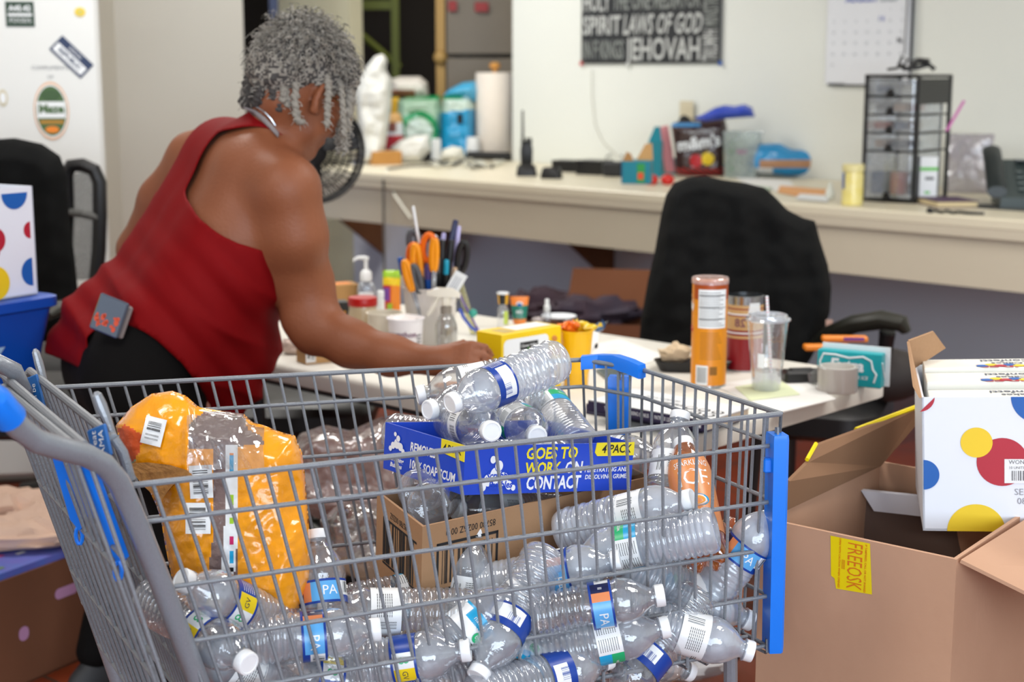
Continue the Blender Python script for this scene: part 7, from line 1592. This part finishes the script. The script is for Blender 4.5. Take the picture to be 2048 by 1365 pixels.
g = G(); g.rings([[(a * q, b * q, z) for a, b in rrect(-.24, -.24, .24, .24, .1, 6)] for q, z in ((.85, .44), (1, .46), (1, .52), (.9, .54))], 0, T((.02, .0, 0))); part('seat', g, BLACK, ch3, 40)
chair_base(ch3, c3, c3 + Vector((.02, 0, 0)), .45)
wad('clothes_bundle', 'beige crumpled bundle on the mesh-backed chair seat beside the person', 210, 560, (.10, .09, .09), mat('bundle_beige', 'c8b8a0', .9), 31, 'clothes', .54, .3)
# polka dot box on the blue tote
RDM, YDM, BDM = mat('dot_red', 'b82438', .5), mat('dot_yellow', 'f4cf24', .5), mat('dot_blue', '1560b4', .5); PKW = mat('carton_white', 'e9edf6', .5, var=.02)
K1 = at(76, 588, .93); kx_ = ad(78, 372, K1.y); hb = kx_.z - .93
pb = thing('polka_dot_box', 'white carton with red, yellow and blue dots on a blue tote', 'box', T(K1) @ RZ(58)); 
g = G(); L1, L2 = .42, .30
g.box((-L1 / 2, .0015, hb / 2), (L1, .003, hb)); g.box((-L1 / 2, L2, hb / 2), (L1, .003, hb)); g.box((-.0015, L2 / 2, hb / 2), (.003, L2, hb)); g.box((-L1, L2 / 2, hb / 2), (.003, L2, hb)); g.box((-L1 / 2, L2 / 2, .002), (L1, L2, .003)); part('box_body', g, PKW, pb, 0)
g = G()
for x, z, r_, mi, a0, a1 in ((-.05, hb - .012, .034, 2, 180, 360), (-.13, hb * .58, .030, 1, 0, 360), (-.105, hb * .54, .026, 0, 0, 360), (-.115, hb * .44, .020, 0, 180, 360), (-.012, hb * .6, .018, 0, 90, 270), (-.21, hb * .35, .032, 2, 0, 360), (-.11, .035, .036, 1, 0, 360), (-.012, .05, .03, 2, 90, 270), (-.24, hb * .8, .035, 0, 0, 360)): g.disc((x, z, .0), r_, frame((0, -.0006 - .0003 * mi, 0), (1, 0, 0), (0, 0, 1)), mi, 28, None, a0, a1)
part('printed_dots', g, [RDM, YDM, BDM], pb, 0)
tt_ = thing('blue_tote', 'royal blue plastic tote carrying the polka dot box', 'tote', T(K1 - Vector((0, 0, .18))) @ RZ(58)); g = G()
g.rings([[(x * q - .21 + .0, y * q + .15, z) for x, y in rrect(-.24, -.18, .24, .18, .03, 4)] for q, z in ((.85, -.0), (.98, .15), (1.03, .155), (1.03, .175), (1.0, .178))]); part('tote_body', g, mat('tote_blue', '0f4fb8', .4), tt_, 40)
g = G(); g.text('Rx', .07, frame((-.16, -.022, .07), (1, 0, 0), (0, -.12, 1)), 0, bold=.05); part('tote_mark', g, mat('mark_pale_blue', 'a8c8e8', .5), tt_, 0)
st = thing('black_stool', 'black stool hidden under the blue tote', 'stool', T((K1.x - .48, K1.y + .25, 0))); g = G(); g.lathe([(.22, .70), (.24, .71), (.24, .74), (.22, .75)], 30, 0); part('seat', g, BLACK, st)
for a in range(4): g = G(); g.tube([(.14 * math.cos(a * 1.5708 + .78), .14 * math.sin(a * 1.5708 + .78), .70), (.2 * math.cos(a * 1.5708 + .78), .2 * math.sin(a * 1.5708 + .78), .0)], .014, 8); part('leg', g, BLACK, st)
# brown box with pink grip holes and cloth on top, bottom left
b0, b1 = at(60, 1366, 0), at(232, 1290, 0); ex = (b1 - b0); ang = math.degrees(math.atan2(ex.y, ex.x)); HBX = .265
bx = thing('produce_box', 'brown cardboard box with pink paper showing in its grip holes', 'box', T(b1) @ RZ(ang)); DKC = mat('cardboard_dark', '7c4e34', .85, col2='6a4029', nscale=5, bump=.06, bscale=90); LBX = .62
g = G(); g.box((-LBX / 2, .0025, HBX / 2), (LBX, .005, HBX)); g.box((-LBX / 2, .40, HBX / 2), (LBX, .005, HBX)); g.box((0, .2, HBX / 2), (.005, .4, HBX)); g.box((-LBX, .2, HBX / 2), (.005, .4, HBX)); g.box((-LBX / 2, .2, .003), (LBX, .4, .005)); part('box_body', g, DKC, bx, 0)
pk_ = mat('grip_pink', 'c490b8', .8)
def onface(px, py):
    Mi = bx.matrix_world.inverted() if False else (T(b1) @ RZ(ang)).inverted(); o = Mi @ Vector((0, 0, CAMH)); d = Mi.to_3x3() @ Vector(_ray(px, py)); t_ = (-.001 - o.y) / d.y; return o + d * t_
for px, py, w, h in ((133, 1183, .072, .026), (48, 1268, .030, .034)):
    p = onface(px, py); g = G(); g.add([(p.x + a, -.001, p.z + b) for a, b in rrect(-w / 2, -h / 2, w / 2, h / 2, min(w, h) * .48, 6)], [tuple(range(28))]); part('grip_hole', g, pk_, bx, 0)
mg = thing('printed_carton', 'purple and blue printed carton lying in the top of the brown box', 'carton', T(b1 + Vector((0, 0, HBX + .004))) @ RZ(ang))
g = G(); g.box((-LBX / 2, .19, .0), (LBX - .03, .36, .02)); part('carton_body', g, mat('carton_violet', '7a5ab8', .6, col2='3a78c8', nscale=22), mg, 0)
g = G(); rr = random.Random(5)
for k in range(26): x, y, w = -rr.random() * .5 - .04, .03 + rr.random() * .3, .02 + .03 * rr.random(); g.quad(x, y, x + w, y + w * .5, None, k % 4, .0105 + k * .0001)
part('printed_pattern', g, [mat('pattern_magenta', 'b8488c', .6), mat('pattern_green', '6a8a5a', .6), LABW, ORANGE], mg, 0)
CLM = mat('cloth_peach', 'e6c2ac', .9, var=.15, nscale=12, bump=.1, bscale=60)
for k, (x, y, sc, lb) in enumerate(((40, 1085, (.16, .10, .026), 'peach garment heaped at the front of the brown box'), (98, 1060, (.10, .09, .03), 'peach garment folded at the right of the heap'), (10, 1045, (.13, .10, .036), 'peach garment at the back of the heap'))): wad('garment', lb, x, y, sc, CLM, 40 + k, 'clothes', HBX + .015, .45)
# small cardboard behind the handle posts and floor items under the table
cbs = T(at(92, 1010, 0)); g = G(); g.box((0, .1, .12), (.09, .2, .24)); single('cardboard_box', g, CARD, 'narrow upright cardboard box behind the cart handle posts', 'box', T(Vector((ad(90, 960, 4.0).x, 4.0, 0))), smooth=0)
PB = clear('pink_bag_film', milk=.7, milkcol=(.80, .62, .60), gloss=.12, bump=1.0, bscale=25)
def floorsoft(name, label, cat, pts, D, thick, m, amp=.02, freq=.02, n=34, edge=30):
    cx = sum(p[0] for p in pts) / len(pts); t = thing(name, label, cat, T(Vector((ad(cx, 900, D).x, D, 0)))); puff('bag_body', pts, D, thick, [m], t, t.location, amp, freq, None, n, edge=edge); return t
floorsoft('plastic_bag', 'pinkish translucent plastic bag full of clothes under the table', 'bag', [(575, 1010), (580, 900), (600, 868), (650, 850), (700, 862), (760, 835), (800, 840), (860, 880), (880, 1020), (760, 1050), (640, 1040)], 3.25, .3, PB, .04, .015)
floorsoft('plastic_bag', 'clear crumpled plastic bag lower down behind the cart side', 'bag', [(650, 1130), (640, 1040), (690, 1000), (780, 1010), (840, 1040), (850, 1150), (740, 1170)], 2.95, .2, clear('grey_bag_film', milk=.5, milkcol=(.6, .56, .53), gloss=.15, bump=1.2, bscale=25), .03, .03)
def floorbox(label, px, py, D, w, d, h, yaw=0, m=CARD, z=0): g = G(); g.box((0, d / 2, h / 2 + z), (w, d, h), None, 0, .003); return single('cardboard_box', g, m, label, 'box', T(Vector((ad(px, py, D).x, D, 0))) @ RZ(yaw), smooth=0)
floorbox('closed cardboard box on the floor below the clear plastic bag', 690, 1130, 2.78, .40, .3, .33, -8)
floorbox('cardboard box on the floor under the cart front', 1330, 1330, 2.5, .45, .28, .20, 15, mat('cardboard_tan', 'a87c54', .85))
g = G(); g.box((0, .1, .09), (.22, .2, .18), None, 0, .02); single('red_bin', g, mat('bin_dark_red', '7a2018', .4), 'dark red plastic bin on the floor beside the large open box', 'bin', T(Vector((ad(1470, 1340, 2.6).x, 2.62, 0))))
wad('tissue', 'white crumpled sheet on the floor box under the cart front', 1365, 1352, (.09, .05, .03), mat('sheet_white', 'd0d0d4', .8), 7, 'paper', .21)
cst = Vector((ad(600, 850, 4.3).x, 4.3, 0)); stl = thing('swivel_chair', 'dark swivel chair base standing under the table', 'chair', T(cst)); chair_base(stl, cst, cst, .42); g = G(); g.rings([[(a * q, b * q, z) for a, b in rrect(-.22, -.22, .22, .22, .1, 6)] for q, z in ((.85, .42), (1, .44), (1, .48), (.9, .50))]); part('seat', g, BLACK, stl, 40)
# boxes beyond the table, under the counter
c5 = Vector((ad(1235, 640, 5.6).x, 5.6, 0)); ob = thing('cardboard_box', 'open cardboard box under the counter with its flap raised behind the yellow cup', 'box', T(c5) @ RZ(-12)); hz = ad(1235, 650, 5.6).z
g = G()
for q in ((0, .0, .52, .005), (0, .4, .52, .005), (-.26, .2, .005, .4), (.26, .2, .005, .4)): g.box((q[0], q[1], hz / 2), (q[2], q[3], hz))
part('box_body', g, DKC, ob, 0)
g = G(); g.add([(-.26, .4, hz), (.26, .4, hz), (.30, .43, hz + .15), (-.24, .43, hz + .15)], [(0, 1, 2, 3)]); part('flap', g, mat('flap_russet', '8a5638', .85), ob, 0)
wad('clothes_bundle', 'dark purple cloth bundle in the open box under the counter', 1180, 648, (.2, .12, .05), mat('bundle_aubergine', '4a2c34', .8, col2='2c3448', nscale=9), 51, 'clothes', hz - .05, .35)
wad('clothes_bundle', 'dark plum bundle on the floor boxes behind the mist sprayer', 1085, 640, (.14, .10, .06), mat('bundle_plum', '43303c', .8), 52, 'clothes', hz - .08, .35)
floorbox('low cardboard box under the counter left of the open box', 1090, 660, 5.75, .5, .35, hz - .07, -12, DKC)
# ================================================================ large open box at the right
K, NL, BL_ = at(1913, 1120, .75), at(1520, 1036, .75), at(1755, 932, .75)
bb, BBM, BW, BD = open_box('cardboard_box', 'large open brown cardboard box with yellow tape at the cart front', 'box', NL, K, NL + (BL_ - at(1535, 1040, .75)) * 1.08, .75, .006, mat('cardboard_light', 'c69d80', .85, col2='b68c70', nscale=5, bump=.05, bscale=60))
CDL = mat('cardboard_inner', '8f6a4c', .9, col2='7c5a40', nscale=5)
g = G(); Fb = BBM @ frame((0, -.0008, 0), (1, 0, 0), (0, 0, 1)); u0 = BW * .30
def onf(px, py, M=None):
    Mi = (T(NL - (BBM.to_3x3() @ Vector((0, 0, .75)))) @ BBM).inverted(); o = Mi @ Vector((0, 0, CAMH)); d = Mi.to_3x3() @ Vector(_ray(px, py)); t_ = (-.0008 - o.y) / d.y; p = o + d * t_; return (p.x, p.z)
TP = [onf(1661, 1072), onf(1740, 1088), onf(1744, 1190), onf(1672, 1178), onf(1669, 1158), onf(1662, 1152)]
g.add([(x, y, 0) for x, y in TP], [tuple(range(6))[::-1]], 0, Fb)
cx_, cy_ = onf(1704, 1132); Ft = Fb @ T((cx_, cy_, .0006)) @ RZ(-90)
g.text('FREEOSK', .034, Ft, 1, at=(0, .003), fit=.068); g.text('OPEN WITH CAUTION WHEN OPENED', .0042, Ft, 1, at=(0, -.020), bold=.02); g.text('IF TAMPERED, CALL OR NOT SHARED', .0042, Ft, 1, at=(0, .021), bold=.02)
for q in range(3): g.quad(-.006 + .0, -.012 - q * .002, .008, -.0112 - q * .002, Ft, 1)
part('yellow_tape', g, [mat('tape_yellow', 'f2d90c', .3), mat('tape_orange_letter', 'e07818', .4)], bb, 0)
OB = NL - (BBM.to_3x3() @ Vector((0, 0, .75)))
def wloc(p): return tuple(p - OB)
def flap(name, pts, m, th=.005, ext=None):
    P = [Vector(p) for p in pts]; n = (P[1] - P[0]).cross(P[2] - P[0]).normalized() * th; k = len(P); g = G()
    g.add([wloc(p) for p in P] + [wloc(p + n) for p in P], [tuple(range(k))[::-1], tuple(range(k, 2 * k))] + [(i, (i + 1) % k, k + (i + 1) % k, k + i) for i in range(k)]); return part(name, g, m, bb, 0)
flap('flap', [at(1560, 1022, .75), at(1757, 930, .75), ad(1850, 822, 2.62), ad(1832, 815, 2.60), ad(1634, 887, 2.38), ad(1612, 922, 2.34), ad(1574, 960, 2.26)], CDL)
g = G(); g.tube([Vector(wloc(ad(1834, 814, 2.595))), Vector(wloc(ad(1712, 860, 2.47)))], .0042, 6); g.tube([Vector(wloc(ad(1632, 888, 2.378))), Vector(wloc(ad(1614, 920, 2.335)))], .0035, 6); part('yellow_tape_edge', g, mat('tape_yellow', 'f2d90c', .3), bb)
BRc = K + (BL_ - NL)
flap('flap', [K + Vector((.006, 0, 0)), BRc, BRc + Vector((.22, -.16, -.07)), K + Vector((.24, -.10, -.10))], mat('cardboard_light', 'c69d80', .85))
t = thing('foam_sheet', 'white board standing inside the large open box', 'board', T(ad(1780, 1010, 2.5))); o_ = ad(1780, 1010, 2.5)
def slab(pts, m, pn, t, o_, th=.012):
    P = [Vector(p) - o_ for p in pts]; n = (P[1] - P[0]).cross(P[2] - P[0]).normalized() * th; k = len(P); g = G(); g.add([tuple(p) for p in P] + [tuple(p + n) for p in P], [tuple(range(k))[::-1], tuple(range(k, 2 * k))] + [(i, (i + 1) % k, k + (i + 1) % k, k + i) for i in range(k)]); part(pn, g, m, t, 0)
slab([ad(1722, 982, 2.50), ad(1900, 1000, 2.44), ad(1900, 1040, 2.44), ad(1748, 1023, 2.49)], mat('board_white', 'd4d4dc', .6), 'board_face', t, o_)
t = thing('cardboard_insert', 'grey-brown cardboard divider inside the large open box', 'divider', T(o_))
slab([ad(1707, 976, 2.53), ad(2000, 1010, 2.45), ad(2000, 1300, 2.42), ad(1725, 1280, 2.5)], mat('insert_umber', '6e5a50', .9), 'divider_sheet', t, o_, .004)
# dotted snack-cake case resting on the large box
W0 = ad(1846, 1062, 2.26); W0t = ad(1834, 793, 2.27); HWX = W0t.z - W0.z
cc = thing('polka_dot_box', 'white case with large coloured dots resting in the big open box', 'box', T(W0) @ RZ(-12) @ RY(-3)); LW, DW = .42, .26
g = G()
for q in ((LW / 2, .0015, LW, .003), (0.0015, DW / 2, .003, DW), (LW, DW / 2, .003, DW), (LW / 2, DW, LW, .003)): g.box((q[0], q[1], HWX / 2), (q[2], q[3], HWX))
g.box((LW / 2, DW / 2, .002), (LW, DW, .003)); part('box_body', g, PKW, cc, 0)
g = G(); Fd = lambda k: frame((0, -.0006 - .0003 * k, 0), (1, 0, 0), (0, 0, 1)); pm = HWX / 269.
def dot(px, py, r, mi, k, a0=0, a1=360): g.disc(((px - 1840) * pm, (1062 - py) * pm, 0), r * pm, Fd(k), mi, 40, None, a0, a1)
dot(1990, 922, 48, 0, 1); dot(1942, 883, 30, 1, 2); dot(1842, 948, 30, 2, 1, -90, 90); dot(1941, 1062, 55, 1, 1, 0, 180); dot(2058, 793, 52, 2, 1, 180, 360); dot(1836, 793, 28, 0, 1, -90, 0); dot(2150, 1000, 40, 2, 1)
part('printed_dots', g, [RDM, YDM, BDM], cc, 0)
g = G(); lx, lz = (1994 - 1840) * pm, (1062 - 964) * pm; g.quad(lx, lz, lx + .09, lz + 48 * pm, Fd(3), 0); g.text('WONDER 8PK CAKE', .0085, Fd(4), 1, 'LEFT', at=(lx + .006, lz + .032)); g.text('10 UNITS 10.5OZ NET WT', .0055, Fd(4), 1, 'LEFT', at=(lx + .006, lz + .0235)); g.barcode(lx + .010, lz + .004, lx + .034, lz + .019, Fd(4), 1, 18); g.text('8', .012, Fd(4), 1, at=(lx + .046, lz + .012))
g.text('SELL BY', .014, Fd(3), 2, 'LEFT', at=(lx + .014, lz - .014)); g.text('08/11/25', .014, Fd(3), 2, 'LEFT', at=(lx + .018, lz - .028)); part('printed_label', g, [LABW, GRAYP, mat('stamp_grey', '9a9ca4', .7)], cc, 0)
g = G(); g.add([(0, 0, HWX), (0, DW * .9, HWX), (-.01, DW * .8, HWX + .05), (-.008, .03, HWX + .012)], [(0, 1, 2, 3)]); g.add([(-.01, DW * .8, HWX + .05), (0, DW * .9, HWX), (.05, DW, HWX + .028), (.03, DW * .9, HWX + .06)], [(0, 1, 2, 3)]); g2 = part('torn_flap', g, CARD, cc, 0); sm = g2.modifiers.new('thickness', 'SOLIDIFY'); sm.thickness = .004
for k, (y0, z0, lb) in enumerate(((.008, -.004, 'front white confetti cake carton standing in the dotted case'), (.095, .006, 'second white confetti cake carton behind the front one in the dotted case'), (.18, .012, 'rearmost white cake carton in the dotted case'))):
    t = thing('cake_carton', lb, 'carton', T(W0) @ RZ(-12) @ RY(-3) @ T((.012, y0, .004)), 'cake cartons in the dotted case'); H2 = HWX - .006 + z0
    g = G(); g.box((.19, .038, H2 / 2), (.38, .075, H2), None, 0, .001); part('carton', g, mat('cake_carton_white', 'efeee4', .5), t, 0)
    Tt = T((.13, .04, H2 + .0006)) @ RZ(180); g = G(); g.text('Confetti', .024, Tt, 0, at=(0, -.018), bold=.02); g.text('Cakes', .020, Tt, 0, at=(0, .004), bold=.02)
    if k: g.text('WONDER', .030, Tt, 1, at=(-.02, .028), bold=.04); 
    for q in range(5): g.disc((.09 + q * .014, .012 + .008 * (q % 2), H2 + .0009), .0095, None, (2, 3, 1, 2, 3)[q] if k else 2 + q % 2, 16) if k else None
    g.quad(.26, .01, .36, .065, None, 4, H2 + .0006); g.disc((.315, .038, H2 + .0012), .018, None, 5, 16, .014); part('printing', g, [mat('print_slate', '5a6070', .6), RDM, BDM, YDM, mat('cake_brown', 'b8784a', .6), LABW], t, 0)
